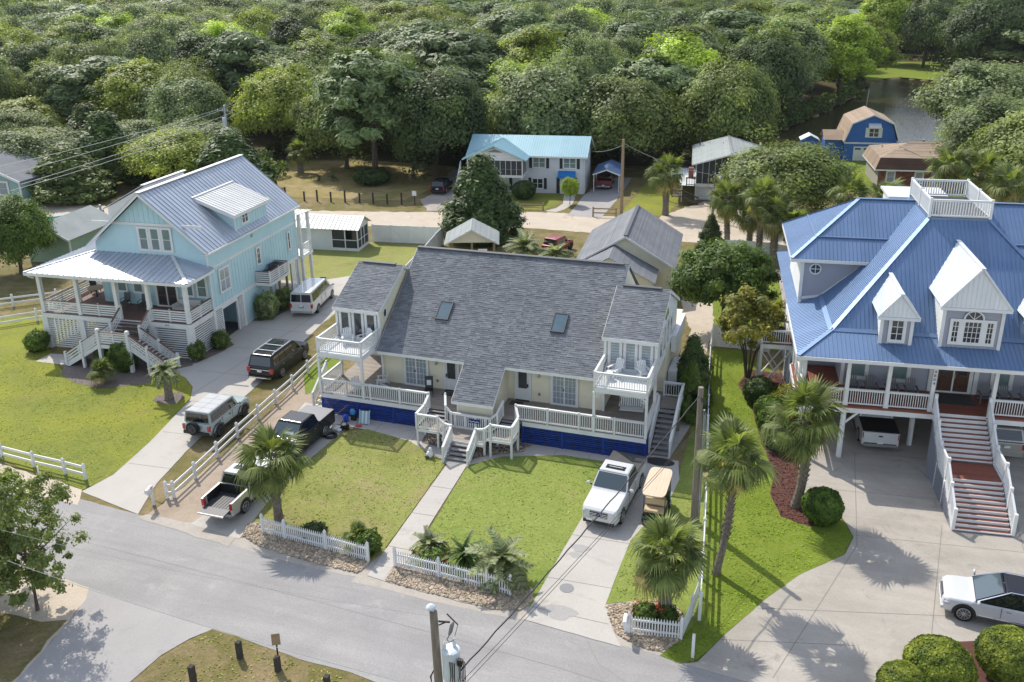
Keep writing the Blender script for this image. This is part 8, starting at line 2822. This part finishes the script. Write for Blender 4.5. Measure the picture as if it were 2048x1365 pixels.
def fronds(kind, R):
 k = (kind, round(R, 2))
 if k not in _fm:
  if kind == 'fan':
   _fm[k] = ([fan_frond(s, R, dr).mesh('frond', LF['palm']) for s, dr in ((1, .2), (2, .38), (3, .52))], [fan_frond(s, R * .92, .7).mesh('frond', LF['palmtan']) for s in (4, 5)])
  elif kind == 'pindo':
   _fm[k] = ([arch_frond(s, R, l, .3, 32).mesh('frond', LF['pindo']) for s, l in ((1, .55), (2, .4), (3, .6))], [arch_frond(4, R, .3, .3, 32).mesh('frond', LF['pindo'])])
  else:
   _fm[k] = ([arch_frond(s, R, l, .16, 34, .016).mesh('frond', LF['sago']) for s, l in ((1, .4), (2, .3))],) * 2
 return _fm[k]
def palm(label, base, top, R, n=42, kind='fan', tr=.2, dry=.22, name='palm_tree', bend=(0, 0), lo=-55):
 """base (x,y), top (x,y,z) of the crown centre"""
 t = thing(name, label, 'palm', (base[0], base[1], .02))
 tp = V((top[0] - base[0], top[1] - base[1], top[2]))
 if tr:
  b = MB()
  N_ = max(8, int(tp.z / .16))
  r = random.Random(int(tp.z * 100))
  P_, Q_ = [], []
  for k in range(N_ + 1):
   s = k / N_
   p = tp * s
   p.x += bend[0] * math.sin(math.pi * s)
   p.y += bend[1] * math.sin(math.pi * s)
   P_.append(p)
   Q_.append(tr * (1.25 - .35 * s + .3 * max(0, .12 - s) * 4) * (1.0 + .07 * (k % 2)))
  b.tube(P_, Q_, 10)
  if kind == 'fan':
   for k in range(int(N_ * .35), N_):
    for j in range(5):
     a = j * 1.257 + k * .6
     p = P_[k] + V((math.cos(a), math.sin(a), 0)) * Q_[k] * .92
     b.cr = r.random()
     b.beam(p, p + V((math.cos(a) * .1, math.sin(a) * .1, .16)), .07, .025)
  b.build('trunk', M['palmtrunk'], t)
 g, tan = fronds(kind, R)
 r = random.Random(int(R * 977 + base[0] * 13))
 for i in range(n):
  s = (i + .5) / n
  el = 82 - (82 - lo) * s ** .85 + r.uniform(-13, 13)
  az = i * 137.5 + r.uniform(-24, 24)
  me = r.choice(tan) if (s > 1 - dry and kind == 'fan') else g[min(len(g) - 1, int(s * len(g)))]
  mt = Matrix.Translation(tp + V((0, 0, .12 * (1 - s)))) @ Matrix.Rotation(R_(az), 4, 'Z') @ Matrix.Rotation(R_(-el), 4, 'Y') @ Matrix.Rotation(R_(r.uniform(-25, 25)), 4, 'X') @ Matrix.Scale(r.uniform(.7, 1.14), 4)
  put('frond', me, t, mtx=mt)
 return t
palm('fan palm beside the street at the left end of the picket fence', (-24.39, 33.95), (-24.4, 33.95, 3.35), 1.95, 36, tr=.19, dry=.15)
palm('full fan palm standing in the stone bed at the driveway corner', (-4.18, 32.6), (-4.25, 32.6, 3.1), 2.0, 44, tr=.24, dry=.25, lo=-66)
palm('tall leaning fan palm on the vivid green lawn', (-2.4, 36.2), (-2.0, 36.25, 6.05), 1.95, 34, tr=.14, dry=.38, bend=(.18, 0), lo=-72)
palm('fan palm with curved trunk in the red mulch bed', (.92, 43.1), (.85, 43.0, 5.1), 2.2, 38, tr=.2, dry=.2, bend=(.28, 0), lo=-62)
palm('pale pindo palm leaning over the longest picket fence', (-11.75, 32.75), (-11.75, 32.75, .75), 1.55, 34, 'pindo', .22, name='pindo_palm', lo=-5)
palm('small pale pindo palm on the left lawn by the driveway', (-39.25, 44.2), (-39.35, 44.3, 1.75), 1.15, 26, 'pindo', .22, name='pindo_palm', lo=-25)
palm('dark sago palm behind the longest picket fence', (-13.7, 33.1), (-13.7, 33.1, .45), 1.15, 34, 'sago', .15, name='sago_palm', lo=5)
palm('grey-green cycad near the front walk behind the picket fence', (-15.7, 33.6), (-15.7, 33.6, .35), .95, 24, 'pindo', .12, name='cycad', lo=5)
palm('short green palmetto behind the left picket fence by the walk', (-19.3, 33.0), (-19.3, 33.0, .5), .85, 22, 'fan', .1, 0, name='palmetto', lo=5)
palm('yellow-green palmetto clump in the mulch bed by the aqua house', (-45.3, 44.9), (-45.3, 44.9, .75), 1.05, 34, 'fan', .12, .1, name='palmetto', lo=0)
palm('fan palm on the yard left of the grey lake house', (-15.4, 101.3), (-15.4, 101.3, 4.6), 2.6, 34, tr=.3, dry=.25)
palm('tall fan palm behind the white lane fence, textured trunk', (-7.1, 88.6), (-7.5, 88.6, 5.3), 2.4, 38, tr=.24, dry=.3)
palm('left palm of the cluster behind the lane fence', (-5.0, 87.9), (-5.0, 87.9, 3.6), 2.0, 30, tr=.24, dry=.4)
palm('tallest shaggy palm of the cluster behind the lane fence', (-3.9, 85.6), (-4.0, 85.6, 6.1), 2.3, 40, tr=.26, dry=.35)
palm('middle palm of the shaggy cluster near the blue wing roof', (-2.5, 84.5), (-2.6, 84.6, 4.9), 2.3, 38, tr=.3, dry=.4)
palm('right palm of the shaggy cluster near the blue wing roof', (-.9, 84.0), (-.8, 84.0, 4.2), 2.1, 32, tr=.28, dry=.4)
palm('low palm crown just behind the blue wing ridge', (4.1, 95), (4.1, 95, 4.9), 2.3, 32, tr=.25, dry=.3)
palm('second low palm crown behind the blue wing ridge', (7.6, 96), (7.6, 96, 4.6), 2.2, 30, tr=.25, dry=.3)
palm('palm beside the brick house, left of the right-edge palms', (13.4, 99), (13.4, 99, 7.4), 2.6, 34, tr=.25, dry=.25)
palm('palm behind the widow walk at the right', (16.2, 98), (16.2, 98, 7.2), 2.6, 32, tr=.25, dry=.25)
palm('rightmost pale palm behind the widow walk', (18.4, 95), (18.4, 95, 6.4), 2.6, 32, tr=.25, dry=.3)
palm('small dark palm alone in the sunny paddock', (-69.5, 111.5), (-69.5, 111.5, 2.9), 2.0, 26, tr=.34, dry=.1)
palm('grey pindo palm behind the duplex ridge, left one', (-25.4, 79.0), (-25.4, 79.0, 1.2), 2.2, 30, 'pindo', .22, name='pindo_palm', lo=0)
palm('grey-green pindo palm behind the duplex ridge, right one', (-22.2, 78.2), (-22.2, 78.2, 1.0), 2.0, 28, 'pindo', .22, name='pindo_palm', lo=0)
for x, y, s, lb in ((-63.9, 107.0, .7, 'left'), (-62.0, 107.4, .85, 'right')):
 palm('tiny dark sago plant in the paddock, the %s of two' % lb, (x, y), (x, y, .3), s, 16, 'sago', .1, name='sago_palm', lo=5)
# ---------------------------------------------------------------- poles and wires
def sag(p, q, s, n=14):
 p, q = V(p), V(q)
 return [p + (q - p) * (k / n) - V((0, 0, s * 4 * (k / n) * (1 - k / n))) for k in range(n + 1)]
def wire(label, p, q, s, r=.014, m=None, twist=False):
 b = MB()
 pts = sag(p, q, s, 40 if twist else 14)
 if twist:
  pts = [a + V((0, 0, .03 * math.sin(k * 1.9))) for k, a in enumerate(pts)]
 b.tube(pts, r, 5)
 tag(b.build('overhead_wire', m or M['wire']), label, 'cable', 'overhead wires')
def pole_tube(t, h, r0, r1, m=None, lean=(0, 0)):
 b = MB()
 b.tube([(0, 0, 0), (lean[0] * .5, lean[1] * .5, h * .5), (lean[0], lean[1], h)], [r0, (r0 + r1) / 2, r1], 12)
 return b.build('pole', m or M['oldwood'], t)
t = thing('utility_pole', 'weathered wooden utility pole with grey transformer at the bottom edge', 'utility pole', (-9.85, 21.4, 0))
pole_tube(t, 7.5, .17, .125, lean=(-.17, 0))
b = MB()
b.tube([(-.17, 0, 7.48), (-.2, 0, 7.6), (-.25, 0, 7.6)], .04, 8)
b.tube([(-.25, 0, 7.58), (-.25, 0, 7.63), (-.25, 0, 7.68), (-.25, 0, 7.74)], [.14, .16, .13, .05], 14)
b.build('insulator', M['porcelain'], t)
b = MB()
b.tube([(.38, .0, 5.0), (.38, 0, 5.06), (.38, 0, 6.1), (.38, 0, 6.13)], [.26, .29, .29, .3], 20)
b.ell((.38, 0, 6.13), .3, .3, .08, 20, 4, 0, 1)
b.box(.1, -.06, 5.2, .16, .06, 5.95)
tr_ = b.build('transformer', M['porcelain'], t)
for x, y in ((.45, .12), (.2, -.1)):
 b = MB()
 b.tube([(x, y, 6.15), (x, y, 6.2), (x, y, 6.3), (x, y, 6.42)], [.07, .05, .07, .035], 10)
 b.tube([(x, y, 6.4), (x, y, 6.5)], .02, 6)
 b.build('bushing', M['porcelain'], tr_)
b = MB()
b.beam((.42, -.28, 6.17), (.3, .25, 6.17), .14, .03)
b.build('lid_band', M['white2'], tr_)
b = MB()
b.beam((0, 0, 7.15), (.42, -.1, 7.3), .04, .05)
b.beam((0, 0, 7.0), (.3, -.05, 7.25), .03, .04)
b.beam((.25, .1, 7.42), (.72, -.15, 7.32), .03, .04)
b.build('bracket', M['darkwood'], t)
b = MB()
b.tube([(.38, -.1, 6.78), (.44, -.1, 6.95), (.5, -.1, 7.2), (.55, -.1, 7.32)], [.03, .065, .065, .03], 10)
b.tube([(.6, -.15, 6.85), (.72, -.15, 7.3)], .012, 5)
b.build('arrester', M['greyplas'], t)
b = MB()
b.tube([(.4, -.1, 6.8), (.3, -.1, 6.6), (.36, -.05, 6.45), (.48, .05, 6.5), (.45, .12, 6.48)], .014, 5)
for k in range(5):
 x = .7 + .05 * k
 b.tube([(.62, -.1, 5.75), (x, -.15, 6.0 - .02 * k), (x + .03, -.2, 5.3), (x - .1, -.2, 4.6), (x - .15, -.2, 4.2)], .018, 5)
for k in range(3):
 b.tube([(.45 + .08 * k, -.3, 5.9), (.5 + .06 * k, -.36, 5.4), (.4 + .12 * k, -.36, 4.8), (.55, -.3, 4.4)], .02, 5)
b.tube([(-.3, -.05, 4.2), (-.36, -.05, 4.9), (-.25, -.05, 5.15), (-.12, -.05, 5.05)], .03, 6)
b.tube([(-.1, -.02, 3.5), (-.12, -.02, 5.1)], .05, 8)
b.build('cable_loops', M['black'], t)
for k in range(3):
 pbox('clamp', t, M['black'], .66 + .03 * k, -.2 - .03 * k, 5.72 + .1 * k, .8 + .03 * k, -.08 - .03 * k, 5.82 + .1 * k)
t = thing('utility_pole', 'leaning wooden service pole beside the white rail fence', 'utility pole', (-3.95, 40.1, 0))
pole_tube(t, 7.6, .17, .13, lean=(-.05, 0))
b = MB()
b.tube([(.19, .05, 0), (.17, .05, 6.4)], .05, 8)
b.tube([(.26, .1, 0), (.24, .1, 6.2)], .03, 6)
b.build('conduit', M['steel'], t)
b = MB()
b.tube([(-.05, -.1, 7.1), (.3, -.2, 6.9), (.3, -.2, 6.5), (.2, -.1, 6.3)], .03, 6)
b.tube([(-.05, -.1, 7.0), (.4, -.2, 6.7), (.2, -.1, 6.2)], .02, 6)
b.build('service_loop', M['black'], t)
wire('thick twisted black cable from transformer pole across the east driveway', (-9.1, 21.3, 5.5), (-4.05, 40.05, 7.15), .15, .028, M['wire'], True)
wire('thin upper wire of the pair crossing the east driveway', (-9.4, 21.3, 4.6), (-4.05, 40.05, 5.4), .1, .011)
wire('thin lower wire of the pair crossing the east driveway', (-9.35, 21.3, 4.45), (-4.05, 40.05, 5.25), .1, .011)
wire('pale wire crossing the near driveway at the bottom', (-27.86, 21.4, 6.91 - 1.4), (-9.9, 21.4, 4.3), .25, .010, M['wirelt'])
wire('upper pale wire crossing the young street tree', (-27.86, 21.4, 6.91), (-9.95, 21.4, 7.3), .25, .006, M['wirelt'])
t = thing('utility_pole', 'grey power pole with crossarm behind the aqua house', 'utility pole', (-79.3, 109, 0))
pole_tube(t, 9.6, .24, .18, M['steel'])
pbeam('crossarm', t, M['oldwood'], (-1.3, .3, 8.75), (1.3, -.3, 8.75), .14, .14)
b = MB()
b.tube([(.0, -.35, 6.7), (.0, -.35, 7.9)], .3, 12)
b.build('transformer', M['porcelain'], t)
for x in (-1.2, -.4, .4, 1.2):
 b = MB()
 b.tube([(x, 0, 8.8), (x, 0, 9.05)], .06, 8)
 b.build('insulator', M['white2'], t)
t = thing('utility_pole', 'distant power pole with crossarm deep in the wood', 'utility pole', (-98, 170, 0))
pole_tube(t, 14.5, .22, .17, M['steel'])
for z in (13.6, 14.2):
 pbeam('crossarm', t, M['steel'], (-1.5, .3, z), (1.5, -.3, z), .16, .16)
for k, (y0, z0, s) in enumerate(((-1.2, 8.9, .3), (-.4, 8.9, .3), (1.2, 8.6, .3), (0, 7.6, .4))):
 wire(('topmost wire', 'second wire', 'third wire', 'lowest wire')[k] + ' running left from the power pole behind the aqua house', (-79.3 + y0, 109, z0), (-76 + y0 * 1.3, 68, 8.9 - k * .75), s, .03, M['wirelt'])
 if k != 2:
  wire(('upper wire', 'middle wire', '', 'lower wire')[k] + ' between the power pole and the distant pole', (-79.3 + y0, 109, z0), (-98 + y0, 170, 12.2 - .9 * (k > 1)), .8, .03, M['wirelt'])
wire('wire from the distant pole into the wood', (-98, 170, 12), (-60, 230, 14), .8, .04, M['wire'])
t = thing('utility_pole', 'plain wooden pole beside the carport at the lane', 'utility pole', (-20.2, 99.6, 0))
pole_tube(t, 8.8, .2, .15, M['timber'])
wire('service wire from the lane pole toward the lake house', (-20.2, 99.6, 8.4), (-10.3, 101.7, 4.9), .5, .025, M['wirelt'])
wire('service wire from the lane pole to the white cottage', (-20.2, 99.6, 8.2), (-26.8, 112, 4.9), .3, .025, M['wirelt'])
t = thing('lamp_post', 'thin wooden lamp post with small white lamp before the lake house', 'lamp post', (-9.95, 100.5, 0))
pole_tube(t, 5.3, .13, .1)
b = MB()
b.tube([(0, 0, 5.1), (.5, -.1, 5.25), (.6, -.1, 5.1)], .035, 6)
b.ell((.6, -.1, 4.9), .2, .2, .2, 10, 6)
b.build('lamp', M['white2'], t)
t = thing('utility_pole', 'short grey meter pole behind the aqua house porch roof', 'utility pole', (-75.6, 79, 0))
pole_tube(t, 2.6, .14, .13, M['steel'])
pbox('meter_box', t, M['steel'], .14, -.1, 1.5, .4, .1, 2.1)

# ---------------------------------------------------------------- street furniture and small things
def mailbox(label, x, y, z=1.05, rz=0.0, post=True, m=None):
 t = thing('mailbox', label, 'mailbox', (x, y, .02), rz)
 if post:
  pbox('post', t, M['white2'], -.06, -.06, 0, .06, .06, z)
  pbox('arm', t, M['white2'], -.05, -.4, z - .14, .05, .1, z - .05)
 b = MB()
 b.prism([(-.1 * 1, -.5, z), (.1, -.5, z), (.1, -.5, z + .14)] + [(.1 * math.cos(a), -.5, z + .14 + .1 * math.sin(a)) for a in [math.pi * k / 8 for k in range(1, 8)]] + [(-.1, -.5, z + .14)], (0, .55, 0))
 b.build('box', m or M['white'], t)
 pbox('flag', t, M['redplas'], .1, -.2, z + .12, .115, -.15, z + .3)
 return t
mailbox('white mailbox on a post at the left driveway fence end', -31.6, 33.2, .95, .2)
mailbox('white mailbox on the corner picket fence post', -5.6, 31.0, .75, .1)
t = pbox('marker_post', None, M['white2'], -2.75, 30.35, 0, -2.63, 30.47, 1.15)
tag(t, 'short white marker post on the tip of the vivid lawn', 'post')
t = pbox('marker_stake', None, M['white2'], -39.66, 33.5, 0, -39.6, 33.56, .8)
tag(t, 'slim white stake in front of the left lawn fence', 'stake')
for x, y, h, lb in ((-21.05, 22.6, 1.3, 'thick dark timber post nearest the near driveway'), (-20.45, 24.75, .85, 'short dark bollard on the near grass by the street'), (-18.55, 24.6, .7, 'short dark bollard under the small brown sign'), (-16.05, 24.2, .8, 'dark bollard right of the brown sign on the near grass')):
 t = pbox('bollard', None, M['darkwood'], x - .1, y - .1, 0, x + .1, y + .1, h)
 tag(t, lb, 'bollard', 'dark timber bollards')
t = thing('small_sign', 'small brown sign on a dark post at the near street edge', 'sign', (-18.7, 24.9, 0), .5)
pbox('post', t, M['black'], -.03, -.03, 0, .03, .03, 1.55)
pbox('board', t, M['timber'], -.17, -.05, 1.05, .17, -.03, 1.6)

# deck furniture
def adirondack(label, loc, rz, m, group, nm='deck_chair'):
 t = thing(nm, label, 'chair', loc, rz, group)
 for k in range(5):
  pbeam('back_slat', t, m, (-.2 + k * .1, .12, .3), (-.24 + k * .12, .38, 1.0 - .03 * abs(k - 2)), .085, .02, (0, -1, .4))
 b = MB()
 b.prism([(-.25, -.35, .36), (.25, -.35, .36), (.25, .15, .28), (-.25, .15, .28)], (0, 0, .03))
 b.build('seat', m, t)
 for s in (-1, 1):
  pbox('arm', t, m, s * .32 - .06, -.42, .54, s * .32 + .06, .3, .57)
  pbox('leg', t, m, s * .32 - .03, -.38, 0, s * .32 + .03, -.3, .54)
  pbeam('leg', t, m, (s * .29, -.2, .3), (s * .29, .4, .02), .04, .1)
 return t
fr = lambda O, az, u, v: (O[0] + u * math.cos(az) - v * math.sin(az), O[1] + u * math.sin(az) + v * math.cos(az))
RO, LO = (3.32, 49.1), (-41.71, 52.18)
pos = ['first', 'second', 'third', 'fourth']
for k, u in enumerate((.35, 1.4, 2.5, 3.55)):
 x, y = fr(RO, .1079, u, 1.9)
 adirondack('dark grey porch chair, %s from the left of the four left of the door' % pos[k], (x, y, 3.35), .1079, M['greyrat'], 'grey chairs on the blue-roofed porch')
for k, u in enumerate((7.5, 8.45, 9.6)):
 x, y = fr(RO, .1079, u, 1.9)
 adirondack('dark grey porch chair, %s right of the wooden front door' % ('first', 'second', 'third')[k], (x, y, 3.35), .1079, M['greyrat'], 'grey chairs on the blue-roofed porch')
for k, (x, y, z, r) in enumerate(((-27.0, 47.0, 4.345, .5), (-25.9, 47.3, 4.345, -.6), (-26.0, 46.0, 1.5, .9), (-24.9, 47.4, 1.5, -1.2))):
 adirondack(('white chair on the left balcony, left of two', 'white chair on the left balcony, nearer the roof', 'white slatted chair under the left balcony', 'white rocking chair beside the cream wall under the left balcony')[k], (x, y, z), r, M['white'], 'white chairs of the duplex')
for k, (x, y, r) in enumerate(((-9.6, 47.2, -.5), (-8.05, 47.3, .6))):
 adirondack(('white wicker chair on the right balcony, left of the door', 'white wicker chair on the right balcony, right of the door')[k], (x, y, 4.345), r, M['white2'], 'white chairs of the duplex', 'wicker_chair')
t = thing('side_table', 'small round white table on the right balcony', 'table', (-9.95, 46.6, 4.345))
b = MB()
b.tube([(0, 0, 0), (0, 0, .4)], .12, 10)
b.build('base', M['white2'], t)
b = MB()
b.tube([(0, 0, .4), (0, 0, .44)], .27, 14)
b.build('top', M['white2'], t)
t = thing('wooden_chair', 'brown wooden chair against the cream wall under the left balcony', 'chair', (-25.4, 50.2, 1.5), -.8)
pbox('seat', t, M['wood'], -.25, -.25, .42, .25, .25, .47)
pbox('backrest', t, M['timber'], -.25, .2, .47, .25, .26, 1.1)
for s in (-1, 1):
 for q in (-1, 1):
  pbox('leg', t, M['timber'], s * .22 - .025, q * .22 - .025, 0, s * .22 + .025, q * .22 + .025, .42)
t = thing('porch_swing', 'white slatted porch swing hanging under the right balcony', 'swing', (-8.75, 47.9, 1.5), .1)
pbox('seat', t, W, -.7, -.3, .45, .7, .25, .5)
for k in range(11):
 pbox('back_slat', t, W, -.68 + k * .128, .24, .52, -.6 + k * .128, .28, 1.05)
pbox('top_rail', t, W, -.72, .23, 1.05, .72, .3, 1.12)
for s in (-1, 1):
 pbox('arm', t, W, s * .72 - .04, -.3, .72, s * .72 + .04, .28, .77)
 pbeam('chain', t, M['steel'], (s * .74, .1, .5), (s * .74, .1, 2.7), .02, .02)
t = thing('folding_chair', 'black folding chair beside the left french doors', 'chair', (-21.5, 47.0, 1.5), .3)
pbeam('backrest', t, M['black'], (0, .1, .4), (0, .35, 1.15), .5, .04, (0, -1, 0))
pbox('seat', t, M['black'], -.25, -.3, .4, .25, .15, .45)
b = MB()
b.box(-.14, .14, .62, .14, .2, .95)
b.build('towel', M['cloth'], t)
for s in (-1, 1):
 pbeam('leg', t, M['black'], (s * .24, -.3, 0), (s * .24, .2, .5), .03, .03)
 pbeam('leg', t, M['black'], (s * .24, .3, 0), (s * .24, -.25, .45), .03, .03)
for x, lb in ((-20.35, 'black door mat at the left entry of the duplex'), (-15.85, 'black door mat at the right entry of the duplex')):
 tag(pbox('door_mat', None, M['blackmatte'], x - .4, 47.2, 1.503, x + .4, 47.75, 1.52), lb, 'door mat')
b = MB()
b.prism([(-6.6 + .85 * math.cos(a), 45.55 + .45 * math.sin(a), .036) for a in [2 * math.pi * k / 16 for k in range(16)]], (0, 0, .02))
tag(b.build('ground_mat', M['black']), 'black oval mat at the foot of the right side stair', 'mat')
# aqua house porch furniture
def plain_chair(label, loc, rz, m, group):
 t = thing('porch_chair', label, 'chair', loc, rz, group)
 pbox('seat', t, m, -.27, -.28, .4, .27, .26, .45)
 pbeam('backrest', t, m, (0, .24, .45), (0, .36, 1.05), .52, .03, (0, -1, 0))
 for s in (-1, 1):
  pbox('arm', t, m, s * .3 - .02, -.28, .62, s * .3 + .02, .28, .65)
  for q in (-1, 1):
   pbox('leg', t, m, s * .27 - .02, q * .25 - .02, 0, s * .27 + .02, q * .25 + .02, .62 if q < 0 else .4)
 return t
for k, (u, v, a, lb) in enumerate(((-7.0, .2, .1, 'dark chair against the aqua porch wall, left of two'), (-5.4, .1, .1, 'dark chair with pale cushion beside the aqua house door'), (-11.5, 2.6, 1.2, 'dark chair left of the round porch table'), (-9.9, 3.0, -1.0, 'dark chair right of the round porch table'))):
 x, y = fr(LO, .0812, u, v)
 plain_chair(lb, (x, y, 2.88), a, M['dkgrey'], 'dark chairs on the aqua house porch')
x, y = fr(LO, .0812, -10.8, 1.8)
t = thing('round_table', 'round tan table on the left end of the aqua house porch', 'table', (x, y, 2.88))
b = MB()
b.tube([(0, 0, .7), (0, 0, .75)], .62, 18)
b.build('top', M['timber'], t)
b = MB()
b.tube([(0, 0, 0), (0, 0, .7)], .08, 8)
b.build('pedestal', M['dkgrey'], t)
x, y = fr(LO, .0812, -1.6, .1)
t = thing('porch_sofa', 'pale cushioned sofa on the aqua house porch', 'sofa', (x, y, 2.88), .0812)
pbox('seat', t, M['cushion'], -.9, -.4, .2, .9, .3, .48)
pbox('backrest', t, M['cushion'], -.9, .25, .48, .9, .42, .9)
for s in (-1, 1):
 pbox('arm', t, M['cushion'], s * .95 - .08, -.4, .2, s * .95 + .08, .4, .68)
pbox('base', t, M['timber'], -1.0, -.42, .05, 1.0, .42, .2)
def ac_unit(label, x, y, z, r=.42, h=.8):
 t = thing('air_conditioner', label, 'air conditioner', (x, y, z), .08, 'outdoor air conditioners')
 b = MB()
 b.box(-r, -r, 0, r, r, h)
 b.build('cabinet', M['dkgrey'], t)
 b = MB()
 for k in range(1, 5):
  b.tube([(r * .2 * k * math.cos(a), r * .2 * k * math.sin(a), h + .02) for a in [2 * math.pi * i / 16 for i in range(17)]], .012, 5)
 b.tube([(0, 0, h), (0, 0, h + .05)], .1, 10)
 b.build('fan_grille', M['black'], t)
for k, v in enumerate((8.1, 9.6)):
 x, y = fr(LO, .0812, .72, v)
 ac_unit(('nearer air conditioner on the aqua house side shelf', 'taller rear air conditioner on the aqua house side shelf')[k], x, y, 2.94, .45, (.75, 1.0)[k])
x, y = fr(RO, .1079, -3.3, 9.4)
ac_unit('air conditioner on the side deck of the blue-roofed house', x, y, 3.35, .42, .75)
# beach clutter by the skirting
t = thing('water_jug', 'blue plastic water jugs stacked against the navy skirting', 'jug', (-26.3, 44.75, .03))
b = MB()
b.tube([(0, 0, 0), (0, 0, .42), (0, 0, .5)], [.17, .17, .06], 12)
b.build('body', M['cobalt'], t)
t = thing('plastic_bag', 'light blue bag on top of the skirting beside the water jug', 'bag', (-25.95, 45.05, .03))
b = MB()
b.ell((0, 0, .55), .2, .14, .25, 9, 6)
b.build('body', mat('sky_blue_bag', (.05, .25, .6), r=.4), t)
pbox('stand', t, M['black'], -.12, -.1, 0, .2, .12, .42)
t = thing('beach_chair', 'folded striped beach chair leaning on the navy skirting', 'chair', (-25.0, 44.85, .03), .1)
for k in range(5):
 pbeam('canvas_strip', t, M['aquaplas'] if k % 2 == 0 else M['cloth'], (-.24 + k * .12, -.2, .08), (-.24 + k * .12, .05, .85), .11, .02, (0, -1, 0))
for s in (-1, 1):
 pbeam('frame', t, M['white2'], (s * .33, -.22, 0), (s * .33, .06, .92), .03, .03)
tag(put('float_toy', MB.mesh(type('q', (MB,), {})(), 'x', M['redplas']) if False else (lambda b: (b.ell((0, 0, .08), .24, .12, .08, 10, 5), b.mesh('float_toy', M['redplas']))[1])(MB()), None, loc=(-25.2, 44.35, .03)), 'red plastic toy in front of the folded beach chair', 'toy')
t = thing('towel_heap', 'crumpled white towels on the slab beside the black pickup', 'towels', (-26.35, 43.6, .03))
b = MB()
b.ell((0, 0, .12), .35, .25, .16, 9, 5)
b.ell((.25, -.15, .1), .2, .16, .12, 8, 5)
b.build('cloth', M['cloth'], t)
t = thing('beach_cart', 'black folded beach cart beside the white towels', 'cart', (-25.9, 43.75, .03), .4)
b = MB()
b.box(-.2, -.15, .1, .25, .15, .35)
b.beam((.2, 0, .3), (.1, .1, .85), .04, .04)
b.beam((-.2, 0, .3), (.0, -.2, .7), .04, .04)
b.build('frame', M['black'], t)
for x in (-.15, .2):
 b = MB()
 b.tube([(x, -.2, .12), (x, .2, .12)], .12, 10)
 b.build('wheel', M['rubber'], t)
t = thing('tube_ring', 'black rubber ring lying on the slab edge', 'ring', (-26.25, 42.7, .03))
b = MB()
b.tube([(.33 * math.cos(a), .3 * math.sin(a), .09) for a in [2 * math.pi * k / 16 for k in range(17)]], .09, 8)
b.build('ring', M['black'], t)
t = thing('lawn_boulder', 'white painted ornament on the lawn by the front stairs', 'ornament', (-19.45, 42.15, .03), .5)
b = MB()
b.ell((0, 0, .2), .22, .2, .24, 8, 5)
b.ell((.05, 0, .5), .12, .1, .15, 8, 5)
b.build('body', M['white'], t)
b = MB()
b.ell((-.15, -.1, .12), .16, .12, .12, 8, 5)
b.build('base', M['dkgrey'], t)
t = thing('blue_chair', 'blue beach chair behind the white van', 'chair', (-40.6, 67.0, .03), .3)
pbeam('backrest', t, M['cobalt'], (0, .2, .3), (0, .45, .95), .55, .04, (0, -1, 0))
pbox('seat', t, M['cobalt'], -.28, -.25, .25, .28, .2, .3)
for s in (-1, 1):
 pbox('leg', t, M['steel'], s * .28 - .02, -.22, 0, s * .28 + .02, -.18, .3)
 pbox('leg', t, M['steel'], s * .28 - .02, .2, 0, s * .28 + .02, .24, .3)
b = MB()
b.prism([(-8.75 + .33 * math.cos(a), 33.1 + .33 * math.sin(a), .036) for a in [2 * math.pi * k / 18 for k in range(18)]], (0, 0, .006))
b.build('manhole_cover', M['greyplas'], kind='structure')
b = MB()
for x, y, r in ((-8.9, 36.2, .45), (-8.6, 31.4, .7), (-9.0, 35.6, .3)):
 b.prism([(x + r * (1 + .3 * math.sin(3 * a)) * math.cos(a), y + r * .7 * math.sin(a), .0345) for a in [2 * math.pi * k / 18 for k in range(18)]], (0, 0, .0015))
b.build('concrete_patch', CONC4, kind='structure')

# ---------------------------------------------------------------- thin humid air
b = MB()
b.box(-715, -90, -2, 715, 1460, 42)
HZ = bpy.data.materials.new('haze_air')
t_, N, L = nt(HZ)
o = N('OutputMaterial')
pv = N('VolumePrincipled')
pv.inputs['Color'].default_value = (0.86, 0.93, 1.0, 1)
pv.inputs['Density'].default_value = 0.00006
L(pv.outputs[0], o.inputs['Volume'])
b.build('haze', HZ, kind='stuff')
flush_shingles()
